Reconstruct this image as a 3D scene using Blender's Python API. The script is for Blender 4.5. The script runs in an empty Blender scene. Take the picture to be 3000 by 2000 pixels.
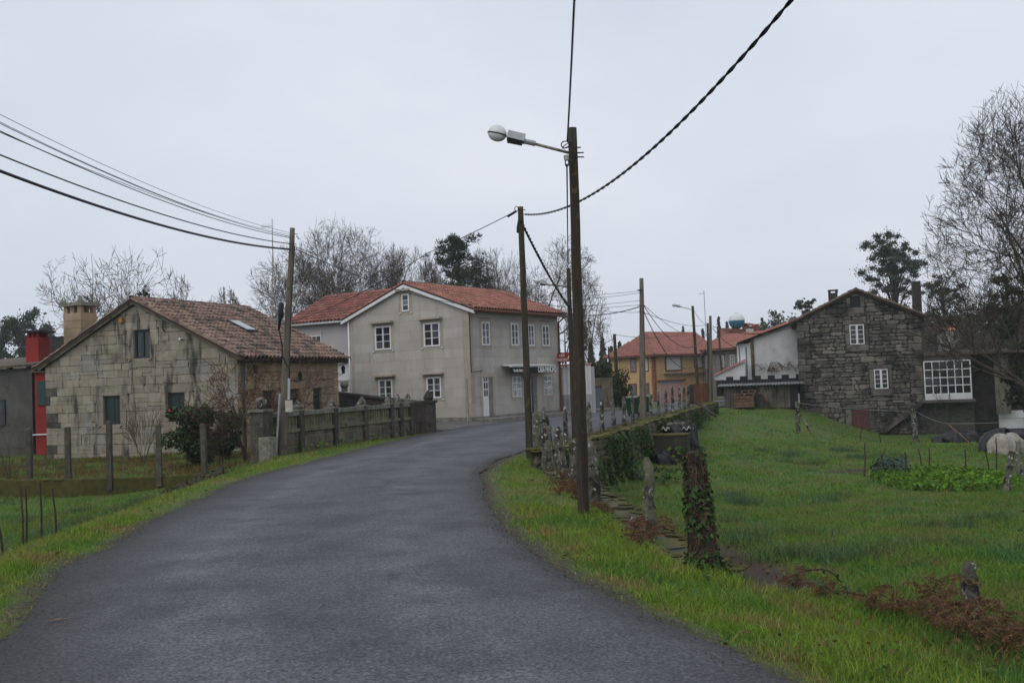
import bpy, math, random
import numpy as np
from mathutils import Vector, Matrix
R = math.radians
SC = bpy.context.scene
COL = SC.collection

# ------------------------------------------------------------------ camera
FPX, EYE = 3000.0, 1.7                      # focal length in photo pixels, eye height in metres
PITCH, ROLL = R(2.29), R(2.2)
_X = Vector((1, 0, 0)); _UP = Vector((0, -math.sin(PITCH), math.cos(PITCH))); CF = Vector((0, math.cos(PITCH), math.sin(PITCH)))
CR = _X * math.cos(ROLL) - _UP * math.sin(ROLL)
CU = _UP * math.cos(ROLL) + _X * math.sin(ROLL)
cam_data = bpy.data.cameras.new('camera'); cam = bpy.data.objects.new('camera', cam_data); COL.objects.link(cam)
cam_data.sensor_width = 36; cam_data.lens = 36; cam_data.clip_start = 0.1; cam_data.clip_end = 3000
m = Matrix.Identity(4)
for i in range(3):
    m[i][0] = CR[i]; m[i][1] = CU[i]; m[i][2] = -CF[i]
m.translation = (0, 0, EYE); cam.matrix_world = m
SC.camera = cam

# ------------------------------------------------------------------ world, sun, exposure
SUN_EL, SUN_AZ = R(52), R(-145)       # the cloud is a little brighter behind the camera, to the left
world = bpy.data.worlds.new('World'); SC.world = world; world.use_nodes = True
nt = world.node_tree; N = nt.nodes; L = nt.links; N.clear()
out = N.new('ShaderNodeOutputWorld'); bg = N.new('ShaderNodeBackground'); bg.inputs[1].default_value = 0.1
sky = N.new('ShaderNodeTexSky'); sky.sky_type = 'NISHITA'; sky.sun_disc = False
sky.sun_elevation = SUN_EL; sky.sun_rotation = SUN_AZ; sky.air_density = 1.6; sky.dust_density = 5.0; sky.altitude = 200
# overcast: thick soft cloud in front of the sky
tc = N.new('ShaderNodeTexCoord'); mp = N.new('ShaderNodeMapping'); mp.inputs['Scale'].default_value = (1, 1, 2.2)
nz = N.new('ShaderNodeTexNoise'); nz.inputs['Scale'].default_value = 1.6; nz.inputs['Detail'].default_value = 5; nz.inputs['Roughness'].default_value = 0.5
rp = N.new('ShaderNodeValToRGB')
rp.color_ramp.elements[0].position = 0.3; rp.color_ramp.elements[0].color = (5.95, 6.72, 8.1, 1)
rp.color_ramp.elements[1].position = 0.72; rp.color_ramp.elements[1].color = (8.2, 8.55, 9.4, 1)
mx = N.new('ShaderNodeMix'); mx.data_type = 'RGBA'; mx.inputs[0].default_value = 0.9
L.new(tc.outputs['Generated'], mp.inputs[0]); L.new(mp.outputs[0], nz.inputs['Vector']); L.new(nz.outputs['Fac'], rp.inputs[0])
L.new(sky.outputs[0], mx.inputs[6]); L.new(rp.outputs[0], mx.inputs[7]); L.new(mx.outputs[2], bg.inputs[0]); L.new(bg.outputs[0], out.inputs[0])
sl = bpy.data.lights.new('sun', 'SUN'); sl.energy = 1.0; sl.angle = R(60); sl.color = (1, 0.97, 0.93)
sun = bpy.data.objects.new('sun', sl); COL.objects.link(sun)
sd = Vector((math.sin(SUN_AZ) * math.cos(SUN_EL), math.cos(SUN_AZ) * math.cos(SUN_EL), math.sin(SUN_EL)))
sun.location = (0, 0, 60); sun.rotation_euler = sd.to_track_quat('Z', 'Y').to_euler()
vs = SC.view_settings; vs.view_transform = 'Standard'; vs.look = 'None'; vs.exposure = 0.0; vs.gamma = 1.0; vs.use_curve_mapping = False
SC.render.engine = 'CYCLES'
cy = SC.cycles; cy.max_bounces = 6; cy.diffuse_bounces = 3; cy.glossy_bounces = 3; cy.transmission_bounces = 4; cy.transparent_max_bounces = 6; cy.volume_bounces = 1
cy.use_denoising = True; cy.caustics_reflective = False; cy.caustics_refractive = False
SC.render.use_persistent_data = False

# ------------------------------------------------------------------ measuring helpers (photo pixel -> place)
def ray(px, py):
    return CF + CR * ((px - 1500) / FPX) - CU * ((py - 1000) / FPX)
def G(px, py, z=0.0):
    d = ray(px, py); t = (z - EYE) / d.z
    return Vector((d.x * t, d.y * t, z))
def D(px, py, Y):
    d = ray(px, py); t = Y / d.y
    return Vector((d.x * t, Y, EYE + d.z * t))
def onplane(px, py, root, axis, val):
    """local coordinates, in root's frame, of the point seen at a pixel on the plane local[axis] = val"""
    M = Matrix.LocRotScale(root.location, root.rotation_euler, None).inverted()
    o = M @ Vector((0, 0, EYE)); d = M.to_3x3() @ ray(px, py)
    t = (val - o[axis]) / d[axis]
    return o + d * t

# ------------------------------------------------------------------ object helpers
def tag(o, label, cat, group=None):
    o['label'] = label; o['category'] = cat
    if group: o['group'] = group
    return o
def thing(name, label, cat, loc=(0, 0, 0), rz=0, group=None):
    o = bpy.data.objects.new(name, None); COL.objects.link(o)
    o.location = loc; o.rotation_euler = (0, 0, rz); o.empty_display_size = 0.2
    return tag(o, label, cat, group)
def link(name, me, parent=None):
    o = bpy.data.objects.new(name, me); COL.objects.link(o)
    if parent: o.parent = parent
    return o
class MB:
    def __init__(s): s.v = []; s.f = []
    def add(s, vs, fs):
        b = len(s.v); s.v += [tuple(v) for v in vs]; s.f += [tuple(b + i for i in f) for f in fs]; return s
    def hexa(s, p):
        return s.add(p, [(0, 3, 2, 1), (4, 5, 6, 7), (0, 1, 5, 4), (1, 2, 6, 5), (2, 3, 7, 6), (3, 0, 4, 7)])
    def box(s, x0, x1, y0, y1, z0, z1):
        return s.hexa([(x0, y0, z0), (x1, y0, z0), (x1, y1, z0), (x0, y1, z0), (x0, y0, z1), (x1, y0, z1), (x1, y1, z1), (x0, y1, z1)])
    def fbox(s, F, u0, u1, z0, z1, d0, d1):
        return s.hexa([F(u0, z0, d1), F(u1, z0, d1), F(u1, z0, d0), F(u0, z0, d0), F(u0, z1, d1), F(u1, z1, d1), F(u1, z1, d0), F(u0, z1, d0)])
    def tube(s, pts, rad, n=6, cap=True, twist=0.0):
        pts = [Vector(p) for p in pts]
        if not hasattr(rad, '__len__'): rad = [rad] * len(pts)
        b = len(s.v); k = len(pts); ref = None
        for i, p in enumerate(pts):
            t = (pts[min(i + 1, k - 1)] - pts[max(i - 1, 0)])
            t = t.normalized() if t.length > 1e-9 else Vector((0, 0, 1))
            if ref is None:
                ref = Vector((1, 0, 0)) if abs(t.x) < 0.8 else Vector((0, 1, 0))
            a = (ref - t * ref.dot(t)).normalized(); ref = a; c = t.cross(a)
            for j in range(n):
                w = 2 * math.pi * j / n + twist * i
                s.v.append(tuple(p + (a * math.cos(w) + c * math.sin(w)) * rad[i]))
        for i in range(k - 1):
            for j in range(n):
                j2 = (j + 1) % n
                s.f.append((b + i * n + j, b + i * n + j2, b + (i + 1) * n + j2, b + (i + 1) * n + j))
        if cap and n > 2:
            s.f.append(tuple(b + j for j in reversed(range(n)))); s.f.append(tuple(b + (k - 1) * n + j for j in range(n)))
        return s
    def extrude(s, poly, F, d0, d1):
        n = len(poly)
        vs_ = [F(u, z, d0) for u, z in poly] + [F(u, z, d1) for u, z in poly]
        return s.add(vs_, [tuple(reversed(range(n))), tuple(range(n, 2 * n))] + [(i, (i + 1) % n, n + (i + 1) % n, n + i) for i in range(n)])
    def lathe(s, prof, n=16, c=(0, 0, 0), M=None):
        b = len(s.v)
        for r, z in prof:
            for j in range(n):
                p = Vector((r * math.cos(2 * math.pi * j / n), r * math.sin(2 * math.pi * j / n), z))
                if M: p = M @ p
                s.v.append(tuple(p + Vector(c)))
        for i in range(len(prof) - 1):
            for j in range(n):
                j2 = (j + 1) % n
                s.f.append((b + i * n + j, b + i * n + j2, b + (i + 1) * n + j2, b + (i + 1) * n + j))
        return s
    def sphere(s, c, r, n=14, k=8, sq=(1, 1, 1), jit=0, rnd=None):
        prof = []
        b = len(s.v)
        s.lathe([(max(0.001, math.sin(math.pi * i / k)) * r, -math.cos(math.pi * i / k) * r) for i in range(k + 1)], n)
        for q in range(b, len(s.v)):
            x, y, z = s.v[q]; f = 1 + (rnd.uniform(-jit, jit) if rnd else 0)
            s.v[q] = (c[0] + x * sq[0] * f, c[1] + y * sq[1] * f, c[2] + z * sq[2] * f)
        return s
    def mesh(s, name, mat=None, smooth=False):
        me = bpy.data.meshes.new(name); me.from_pydata(s.v, [], s.f)
        if mat: me.materials.append(mat)
        if smooth: me.polygons.foreach_set('use_smooth', [True] * len(me.polygons))
        me.update(); return me
    def obj(s, name, mat, parent=None, smooth=False, kind=None, label=None):
        o = link(name, s.mesh(name, mat, smooth), parent)
        if kind: o['kind'] = kind
        if label: o['label'] = label
        return o
def FR(o, eu, en):
    o = Vector(o); eu = Vector(eu); en = Vector(en)
    return lambda u, z, d: o + eu * u + Vector((0, 0, z)) + en * d
def np_mesh(name, V, tri, mat):
    """triangle mesh from numpy arrays"""
    me = bpy.data.meshes.new(name); n, k = len(V), len(tri)
    me.vertices.add(n); me.vertices.foreach_set('co', V.astype(np.float32).ravel())
    me.loops.add(k * 3); me.loops.foreach_set('vertex_index', tri.astype(np.int32).ravel())
    me.polygons.add(k); me.polygons.foreach_set('loop_start', np.arange(0, k * 3, 3, dtype=np.int32))
    me.polygons.foreach_set('loop_total', np.full(k, 3, dtype=np.int32))
    me.update(calc_edges=True); me.materials.append(mat)
    return me

# ------------------------------------------------------------------ materials
def srgb(r, g, b):
    f = lambda c: ((c / 255 + 0.055) / 1.055) ** 2.4 if c > 10 else c / 255 / 12.92
    return (f(r), f(g), f(b))
def mat(name, c1, c2=None, scale=3.0, rough=0.85, rand=0.0, bump=0.0, bscale=40.0, spots=(), metal=0.0, spec=0.3,
        lo=0.35, hi=0.65, detail=6, trans=0.0, stretch=(1, 1, 1), topmoss=None, coord='pos'):
    """c1..c2 blended by noise; spots = list of (colour, noise scale, threshold, softness, stretch); rand = brightness change from piece to piece"""
    M = bpy.data.materials.new(name); M.use_nodes = True
    nt = M.node_tree; N = nt.nodes; L = nt.links
    B = N['Principled BSDF']; B.inputs['Roughness'].default_value = rough; B.inputs['Metallic'].default_value = metal
    B.inputs['Specular IOR Level'].default_value = spec
    if c2 is None: c2 = tuple(x * 0.78 for x in c1)
    geo = N.new('ShaderNodeNewGeometry')
    def noise(sc, st=(1, 1, 1), det=detail):
        mp = N.new('ShaderNodeMapping'); mp.inputs['Scale'].default_value = st
        if coord == 'pos': L.new(geo.outputs['Position'], mp.inputs[0])
        else:
            t = N.new('ShaderNodeTexCoord'); L.new(t.outputs['Object'], mp.inputs[0])
        n = N.new('ShaderNodeTexNoise'); n.inputs['Scale'].default_value = sc; n.inputs['Detail'].default_value = det
        n.inputs['Roughness'].default_value = 0.6; L.new(mp.outputs[0], n.inputs['Vector']); return n.outputs['Fac']
    def ramp(src, a, b):
        r = N.new('ShaderNodeMapRange'); r.inputs['From Min'].default_value = a; r.inputs['From Max'].default_value = b
        r.interpolation_type = 'SMOOTHSTEP'; L.new(src, r.inputs['Value']); return r.outputs[0]
    def mix(fac, a, b):
        m = N.new('ShaderNodeMix'); m.data_type = 'RGBA'
        if isinstance(fac, float): m.inputs[0].default_value = fac
        else: L.new(fac, m.inputs[0])
        for i, c in ((6, a), (7, b)):
            if isinstance(c, tuple): m.inputs[i].default_value = (*c, 1)
            else: L.new(c, m.inputs[i])
        return m.outputs[2]
    col = mix(ramp(noise(scale, stretch), lo, hi), tuple(c1), tuple(c2))
    for sp in spots:
        c, sc, th, soft = sp[:4]; st = sp[4] if len(sp) > 4 else (1, 1, 1)
        col = mix(ramp(noise(sc, st), th, th + soft), col, tuple(c))
    if topmoss:
        sep = N.new('ShaderNodeSeparateXYZ'); L.new(geo.outputs['Normal'], sep.inputs[0])
        a = N.new('ShaderNodeMath'); a.operation = 'MULTIPLY'; L.new(ramp(sep.outputs[2], 0.3, 0.8), a.inputs[0]); L.new(ramp(noise(topmoss[1]), 0.35, 0.6), a.inputs[1])
        col = mix(a.outputs[0], col, tuple(topmoss[0]))
    if rand:
        oi = N.new('ShaderNodeObjectInfo')
        ad = N.new('ShaderNodeMath'); ad.operation = 'ADD'; L.new(oi.outputs['Random'], ad.inputs[0]); L.new(geo.outputs['Random Per Island'], ad.inputs[1])
        fr = N.new('ShaderNodeMath'); fr.operation = 'FRACT'; L.new(ad.outputs[0], fr.inputs[0])
        mr = N.new('ShaderNodeMapRange'); mr.inputs['To Min'].default_value = 1 - rand; mr.inputs['To Max'].default_value = 1 + rand; L.new(fr.outputs[0], mr.inputs['Value'])
        m7 = N.new('ShaderNodeMath'); m7.operation = 'MULTIPLY'; m7.inputs[1].default_value = 7.31; L.new(fr.outputs[0], m7.inputs[0])
        f2 = N.new('ShaderNodeMath'); f2.operation = 'FRACT'; L.new(m7.outputs[0], f2.inputs[0])
        mh = N.new('ShaderNodeMapRange'); mh.inputs['To Min'].default_value = 0.5 - rand * 0.035; mh.inputs['To Max'].default_value = 0.5 + rand * 0.035; L.new(f2.outputs[0], mh.inputs['Value'])
        hs = N.new('ShaderNodeHueSaturation'); L.new(mr.outputs[0], hs.inputs['Value']); L.new(mh.outputs[0], hs.inputs['Hue']); L.new(col, hs.inputs['Color']); col = hs.outputs[0]
    L.new(col, B.inputs['Base Color'])
    if bump:
        b = N.new('ShaderNodeBump'); b.inputs['Strength'].default_value = min(1, bump); b.inputs['Distance'].default_value = 0.02 * max(1, bump)
        L.new(noise(bscale), b.inputs['Height']); L.new(b.outputs[0], B.inputs['Normal'])
    if trans:
        B.inputs['Subsurface Weight'].default_value = 0
        t = N.new('ShaderNodeBsdfTranslucent'); L.new(col, t.inputs[0]); ms = N.new('ShaderNodeMixShader'); ms.inputs[0].default_value = trans
        L.new(B.outputs[0], ms.inputs[1]); L.new(t.outputs[0], ms.inputs[2]); L.new(ms.outputs[0], N['Material Output'].inputs[0])
    return M
LICHEN = (0.33, 0.34, 0.29); DARK = (0.022, 0.021, 0.018); MOSS = (0.075, 0.08, 0.012)
MT = dict(
    granite=mat('warm_granite', (0.315, 0.275, 0.215), (0.25, 0.208, 0.155), 1.6, 0.9, 0.16, 0.8, 40,
                spots=[((0.27, 0.26, 0.235), 0.9, 0.5, 0.2), ((0.12, 0.108, 0.09), 2.2, 0.50, 0.25, (1, 1, 0.6)), ((0.050, 0.046, 0.040), 1.15, 0.52, 0.16, (1.8, 1.8, 0.35)), ((0.14, 0.122, 0.10), 9.0, 0.58, 0.2)]),
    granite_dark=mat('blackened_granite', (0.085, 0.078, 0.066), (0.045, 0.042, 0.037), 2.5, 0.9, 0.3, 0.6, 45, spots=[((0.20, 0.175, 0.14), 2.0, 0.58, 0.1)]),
    pillar=mat('blackened_pillar_stone', (0.085, 0.077, 0.058), (0.045, 0.041, 0.033), 4, 0.95, 0.15, 0.7, 40, spots=[((0.17, 0.165, 0.125), 6, 0.60, 0.08), ((0.075, 0.075, 0.025), 3, 0.60, 0.1)]),
    mortar=mat('lime_mortar', (0.24, 0.21, 0.17), (0.14, 0.122, 0.10), 5, 0.95, 0, 0.5, 60),
    granite_brown=mat('brown_granite', (0.36, 0.26, 0.165), (0.27, 0.20, 0.13), 2.0, 0.9, 0.22, 0.5, 45, spots=[((0.12, 0.10, 0.08), 2.5, 0.6, 0.2, (1, 1, 0.4))]),
    rubble=mat('dark_rubble_stone', (0.165, 0.15, 0.128), (0.105, 0.096, 0.082), 1.4, 0.92, 0.4, 0.7, 35,
               spots=[((0.042, 0.04, 0.034), 0.75, 0.47, 0.16), (DARK, 5.0, 0.56, 0.12), ((0.27, 0.26, 0.235), 7.0, 0.635, 0.08)]),
    rubble_mortar=mat('black_joint', (0.055, 0.051, 0.045), (0.09, 0.082, 0.072), 6, 0.95, 0, 0.6, 50),
    panel=mat('granite_cladding', (0.43, 0.40, 0.355), (0.385, 0.352, 0.31), 1.2, 0.75, 0.075, 0.12, 120, spots=[((0.30, 0.285, 0.26), 0.7, 0.52, 0.2, (1.4, 1.4, 0.25)), ((0.40, 0.325, 0.245), 2.2, 0.60, 0.15), ((0.22, 0.205, 0.18), 2.0, 0.60, 0.16, (2.5, 2.5, 0.18))]),
    panel_trim=mat('granite_trim', (0.40, 0.335, 0.265), (0.35, 0.30, 0.24), 2, 0.8, 0.08, 0.15, 100),
    panel_joint=mat('cladding_joint', (0.24, 0.22, 0.19), None, 3, 0.9),
    plinth=mat('grey_plinth', (0.25, 0.235, 0.21), (0.15, 0.145, 0.13), 3, 0.9, 0.1, 0.3, 60, spots=[((0.07, 0.075, 0.05), 2, 0.58, 0.15)]),
    tile_old=mat('old_roof_tile', (0.235, 0.150, 0.114), (0.175, 0.118, 0.094), 2.4, 0.9, 0.32, 0.3, 60, spots=[((0.065, 0.056, 0.048), 1.6, 0.50, 0.12), ((0.19, 0.155, 0.115), 7, 0.58, 0.15)]),
    tile_red=mat('red_roof_tile', (0.34, 0.148, 0.104), (0.275, 0.124, 0.092), 2.0, 0.85, 0.28, 0.2, 60, spots=[((0.22, 0.09, 0.06), 1.2, 0.57, 0.2)]),
    tile_wing=mat('brown_red_roof_tile', (0.25, 0.098, 0.072), (0.185, 0.08, 0.06), 2.0, 0.8, 0.28, 0.2, 60, spots=[((0.12, 0.065, 0.045), 1.5, 0.56, 0.2)]),
    tile_far=mat('orange_roof_tile', (0.33, 0.138, 0.104), (0.275, 0.118, 0.09), 1.0, 0.85, 0.16, 0.2, 40, spots=[((0.27, 0.10, 0.07), 0.7, 0.55, 0.2)]),
    tile_dark=mat('lichened_roof_tile', (0.14, 0.10, 0.07), (0.07, 0.06, 0.05), 2, 0.92, 0.35, 0.4, 40, spots=[((0.09, 0.085, 0.03), 3, 0.58, 0.1)]),
    deck=mat('roof_deck', (0.07, 0.05, 0.04), None, 3, 0.95),
    white=mat('white_paint', (0.72, 0.72, 0.72), (0.64, 0.64, 0.635), 2, 0.6, 0, 0.05, 60),
    white_wall=mat('white_render', (0.62, 0.62, 0.61), (0.50, 0.50, 0.49), 1.0, 0.85, 0, 0.15, 60, spots=[((0.30, 0.29, 0.26), 1.3, 0.57, 0.2, (1, 1, 0.4)), ((0.16, 0.155, 0.13), 3.0, 0.68, 0.1, (1, 1, 0.5))]),
    pale_render=mat('pale_pinkish_render', (0.46, 0.43, 0.43), (0.41, 0.385, 0.38), 1.2, 0.85, 0, 0.1, 60, spots=[((0.34, 0.32, 0.32), 0.8, 0.58, 0.2, (1, 1, 0.4))]),
    glass=mat('window_glass', (0.018, 0.021, 0.025), (0.03, 0.033, 0.036), 1.5, 0.06, 0.3, 0, spec=0.6),
    glass_pale=mat('curtained_glass', (0.13, 0.14, 0.14), (0.07, 0.075, 0.08), 2.5, 0.08, 0.3, 0, spec=0.6),
    skyglass=mat('skylight_glass', (0.30, 0.33, 0.36), None, 1, 0.05, spec=1.0),
    green_paint=mat('dark_green_paint', (0.018, 0.040, 0.037), (0.012, 0.028, 0.026), 4, 0.45, 0.1),
    black=mat('black_metal', (0.015, 0.015, 0.016), None, 3, 0.5, 0.1),
    grey_metal=mat('galvanised_metal', (0.38, 0.39, 0.40), (0.28, 0.29, 0.30), 5, 0.45, 0.05, metal=0.4),
    grey_pvc=mat('grey_plastic', (0.42, 0.42, 0.40), (0.36, 0.36, 0.34), 5, 0.6),
    beige_pvc=mat('beige_plastic', (0.50, 0.48, 0.40), (0.40, 0.38, 0.32), 6, 0.6),
    rust=mat('rusty_steel', (0.19, 0.105, 0.06), (0.27, 0.25, 0.23), 14, 0.75, 0, 0.3, 60),
    copper=mat('copper_gutter', (0.17, 0.065, 0.035), (0.12, 0.05, 0.03), 4, 0.5, 0, metal=0.3),
    pole=mat('weathered_timber_pole', (0.062, 0.047, 0.030), (0.035, 0.028, 0.020), 6, 0.92, 0.08, 0.7, 50, stretch=(2, 2, 0.15),
             spots=[((0.10, 0.075, 0.035), 7, 0.6, 0.1), ((0.30, 0.29, 0.22), 16, 0.69, 0.05)]),
    pole_grey=mat('grey_timber_pole', (0.17, 0.145, 0.11), (0.10, 0.085, 0.062), 6, 0.92, 0.08, 0.7, 50, stretch=(2, 2, 0.12), spots=[((0.085, 0.09, 0.045), 3, 0.56, 0.1), ((0.045, 0.04, 0.03), 5, 0.6, 0.1, (2, 2, 0.2))]),
    lich=mat('lichened_granite_post', (0.155, 0.147, 0.12), (0.085, 0.078, 0.06), 6, 0.95, 0.2, 1.6, 28,
             spots=[((0.032, 0.028, 0.022), 4.5, 0.50, 0.08), ((0.40, 0.40, 0.355), 11, 0.585, 0.04), ((0.105, 0.105, 0.03), 5, 0.63, 0.08)]),
    lich_green=mat('green_lichened_post', (0.135, 0.135, 0.085), (0.08, 0.078, 0.05), 6, 0.95, 0.1, 1.4, 28, spots=[((0.04, 0.036, 0.03), 6, 0.53, 0.1), ((0.34, 0.34, 0.29), 14, 0.59, 0.04)]),
    concrete_post=mat('mossy_concrete_post', (0.105, 0.095, 0.075), (0.065, 0.058, 0.046), 5, 0.95, 0.15, 0.6, 50, topmoss=((0.075, 0.085, 0.015), 3), spots=[((0.05, 0.055, 0.02), 3, 0.62, 0.1), ((0.25, 0.24, 0.2), 25, 0.68, 0.05)]),
    stainwall=mat('stained_stone', (0.17, 0.145, 0.10), (0.105, 0.088, 0.062), 2.0, 0.95, 0.2, 0.6, 40, spots=[((0.035, 0.032, 0.026), 2.0, 0.52, 0.15, (1.5, 1.5, 0.4)), ((0.14, 0.12, 0.03), 2.6, 0.60, 0.12, (1.5, 1.5, 0.4))]),
    balust=mat('mossy_concrete', (0.185, 0.175, 0.105), (0.12, 0.112, 0.07), 5, 0.95, 0.12, 0.5, 50, spots=[((0.05, 0.046, 0.035), 4, 0.58, 0.15)]),
    rail=mat('lichened_concrete', (0.22, 0.215, 0.175), (0.13, 0.125, 0.095), 8, 0.95, 0.1, 0.6, 50, spots=[((0.05, 0.048, 0.04), 5, 0.58, 0.12)]),
    darkstone=mat('wet_dark_stone', (0.048, 0.043, 0.036), (0.028, 0.026, 0.022), 3, 0.9, 0.2, 0.6, 40, spots=[((0.10, 0.09, 0.07), 5, 0.64, 0.1)]),
    wallmoss=mat('mossy_rubble', (0.15, 0.135, 0.10), (0.075, 0.066, 0.048), 2.0, 0.95, 0.25, 0.9, 30, topmoss=((0.12, 0.11, 0.018), 2.5), spots=[((0.085, 0.075, 0.02), 2.2, 0.52, 0.12), ((0.30, 0.29, 0.25), 8, 0.66, 0.06), ((0.03, 0.03, 0.022), 3.5, 0.6, 0.1)]),
    moss=mat('yellow_green_moss', (0.095, 0.085, 0.018), (0.055, 0.058, 0.016), 6, 1.0, 0.2, 1.0, 60),
    slab=mat('wet_concrete_slab', (0.060, 0.059, 0.060), (0.036, 0.035, 0.036), 3, 0.9, 0.1, 0.4, 60, topmoss=((0.085, 0.082, 0.018), 2.4), spots=[((0.06, 0.06, 0.03), 6, 0.52, 0.1)]),
    grey_render=mat('grey_cement_render', (0.115, 0.108, 0.10), (0.075, 0.07, 0.065), 1.0, 0.95, 0, 0.4, 40, spots=[((0.045, 0.043, 0.04), 1.8, 0.58, 0.15)]),
    red_wall=mat('red_painted_render', (0.28, 0.026, 0.022), (0.23, 0.022, 0.02), 1.5, 0.8, 0, 0.15, 60),
    brick=mat('red_brick', (0.22, 0.07, 0.04), (0.15, 0.055, 0.035), 9, 0.9, 0.2, 0.4, 40),
    ochre=mat('ochre_render', (0.52, 0.335, 0.15), (0.46, 0.295, 0.13), 1.0, 0.85, 0, 0.1, 40),
    orange=mat('orange_mesh_plastic', (0.50, 0.10, 0.03), None, 4, 0.7),
    rustpanel=mat('rusty_orange_panel', (0.14, 0.055, 0.022), (0.10, 0.038, 0.017), 3, 0.85, 0.05, 0.2, 30),
    shutter=mat('closed_grey_blind', (0.52, 0.51, 0.50), (0.47, 0.465, 0.46), 2, 0.7),
    door_grey=mat('grey_garage_door', (0.42, 0.42, 0.44), (0.36, 0.36, 0.38), 2, 0.6, 0.03),
    blue_gate=mat('grey_blue_steel', (0.13, 0.155, 0.20), (0.10, 0.12, 0.155), 2, 0.5, 0.05),
    red_door=mat('faded_red_door', (0.12, 0.048, 0.04), (0.085, 0.036, 0.03), 6, 0.85, 0.12, 0.3, 40, stretch=(3, 3, 0.3)),
    tarp=mat('black_plastic_tarp', (0.008, 0.009, 0.010), (0.014, 0.015, 0.017), 4, 0.38, 0.1, 0.8, 9, spec=0.3),
    white_tarp=mat('dirty_white_tarp', (0.36, 0.32, 0.275), (0.22, 0.195, 0.165), 3, 0.7, 0, 0.5, 9),
    corr=mat('old_corrugated_sheet', (0.17, 0.155, 0.125), (0.10, 0.092, 0.076), 2.5, 0.8, 0.2, 0.2, 40, spots=[((0.035, 0.033, 0.03), 2.0, 0.54, 0.12, (2, 2, 0.25)), ((0.26, 0.25, 0.22), 5, 0.64, 0.1, (2, 2, 0.3))]),
    corr_roof=mat('weathered_fibre_cement', (0.20, 0.20, 0.195), (0.10, 0.10, 0.098), 3, 0.85, 0.2, 0.3, 40),
    pallet=mat('pallet_timber', (0.18, 0.108, 0.066), (0.12, 0.072, 0.046), 5, 0.85, 0.2, 0.2, 40),
    stick=mat('bare_stick', (0.055, 0.042, 0.034), (0.035, 0.028, 0.024), 8, 0.9, 0.2),
    bin=mat('green_bin_plastic', (0.008, 0.038, 0.022), None, 3, 0.4),
    tank_white=mat('white_fibreglass', (0.66, 0.66, 0.66), (0.60, 0.60, 0.60), 2, 0.35),
    tank_blue=mat('blue_fibreglass', (0.035, 0.16, 0.26), (0.03, 0.14, 0.23), 2, 0.35),
    sign_red=mat('red_sign_panel', (0.46, 0.014, 0.022), (0.42, 0.012, 0.02), 2, 0.35),
    lettering=mat('white_lettering', (0.80, 0.80, 0.78), (0.76, 0.76, 0.74), 2, 0.5),
    awning=mat('dark_awning_cloth', (0.010, 0.012, 0.018), None, 3, 0.7),
    lamp_glass=mat('lamp_bowl_plastic', (0.66, 0.66, 0.63), (0.60, 0.60, 0.57), 4, 0.25, spec=0.5),
    cable=mat('black_cable', (0.013, 0.013, 0.014), None, 3, 0.55),
    bark=mat('grey_brown_bark', (0.075, 0.060, 0.045), (0.045, 0.037, 0.028), 4, 0.95, 0.1, 0.5, 30, spots=[((0.085, 0.09, 0.05), 2, 0.58, 0.15)]),
    twig=mat('bare_twigs', (0.135, 0.108, 0.088), (0.09, 0.072, 0.058), 2, 0.95, 0.3),
    twig_red=mat('reddish_twigs', (0.10, 0.045, 0.03), (0.065, 0.035, 0.025), 2, 0.95, 0.3),
    pine=mat('pine_needles', (0.036, 0.060, 0.032), (0.022, 0.040, 0.024), 1.5, 0.8, 0.45, trans=0.15),
    euca=mat('eucalyptus_leaves', (0.072, 0.092, 0.060), (0.045, 0.060, 0.042), 1.2, 0.7, 0.45, trans=0.2),
    dry_leaf=mat('dry_brown_leaves', (0.15, 0.075, 0.032), (0.10, 0.05, 0.025), 3, 0.9, 0.4, trans=0.2),
    hedge=mat('hedge_leaves', (0.034, 0.055, 0.018), (0.05, 0.045, 0.02), 1.2, 0.8, 0.5, trans=0.15),
    camellia=mat('glossy_dark_leaves', (0.032, 0.066, 0.014), (0.020, 0.042, 0.011), 2, 0.5, 0.55, trans=0.15, spec=0.3),
    ivy=mat('ivy_leaves', (0.058, 0.112, 0.024), (0.040, 0.066, 0.020), 1.6, 0.6, 0.55, trans=0.25, spec=0.25),
    ivy_stem=mat('dead_ivy_stems', (0.125, 0.080, 0.055), (0.075, 0.05, 0.037), 8, 0.95, 0.35),
    bracken=mat('dead_bracken', (0.20, 0.112, 0.052), (0.125, 0.07, 0.038), 5, 0.95, 0.5, trans=0.2),
    veg=mat('turnip_leaves', (0.12, 0.22, 0.02), (0.075, 0.16, 0.018), 3, 0.7, 0.5, trans=0.3, spec=.2),
    kale=mat('blue_green_leaves', (0.05, 0.085, 0.06), (0.035, 0.06, 0.045), 3, 0.6, 0.3, trans=0.1),
    flower=mat('red_camellia_flower', (0.30, 0.02, 0.03), None, 3, 0.6),
    soil=mat('dark_soil', (0.05, 0.035, 0.024), (0.03, 0.022, 0.016), 6, 1.0, 0, 0.8, 30),
    dish=mat('iron_cover', (0.03, 0.03, 0.032), (0.05, 0.05, 0.05), 20, 0.6, 0, 0.3, 60),
)
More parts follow.
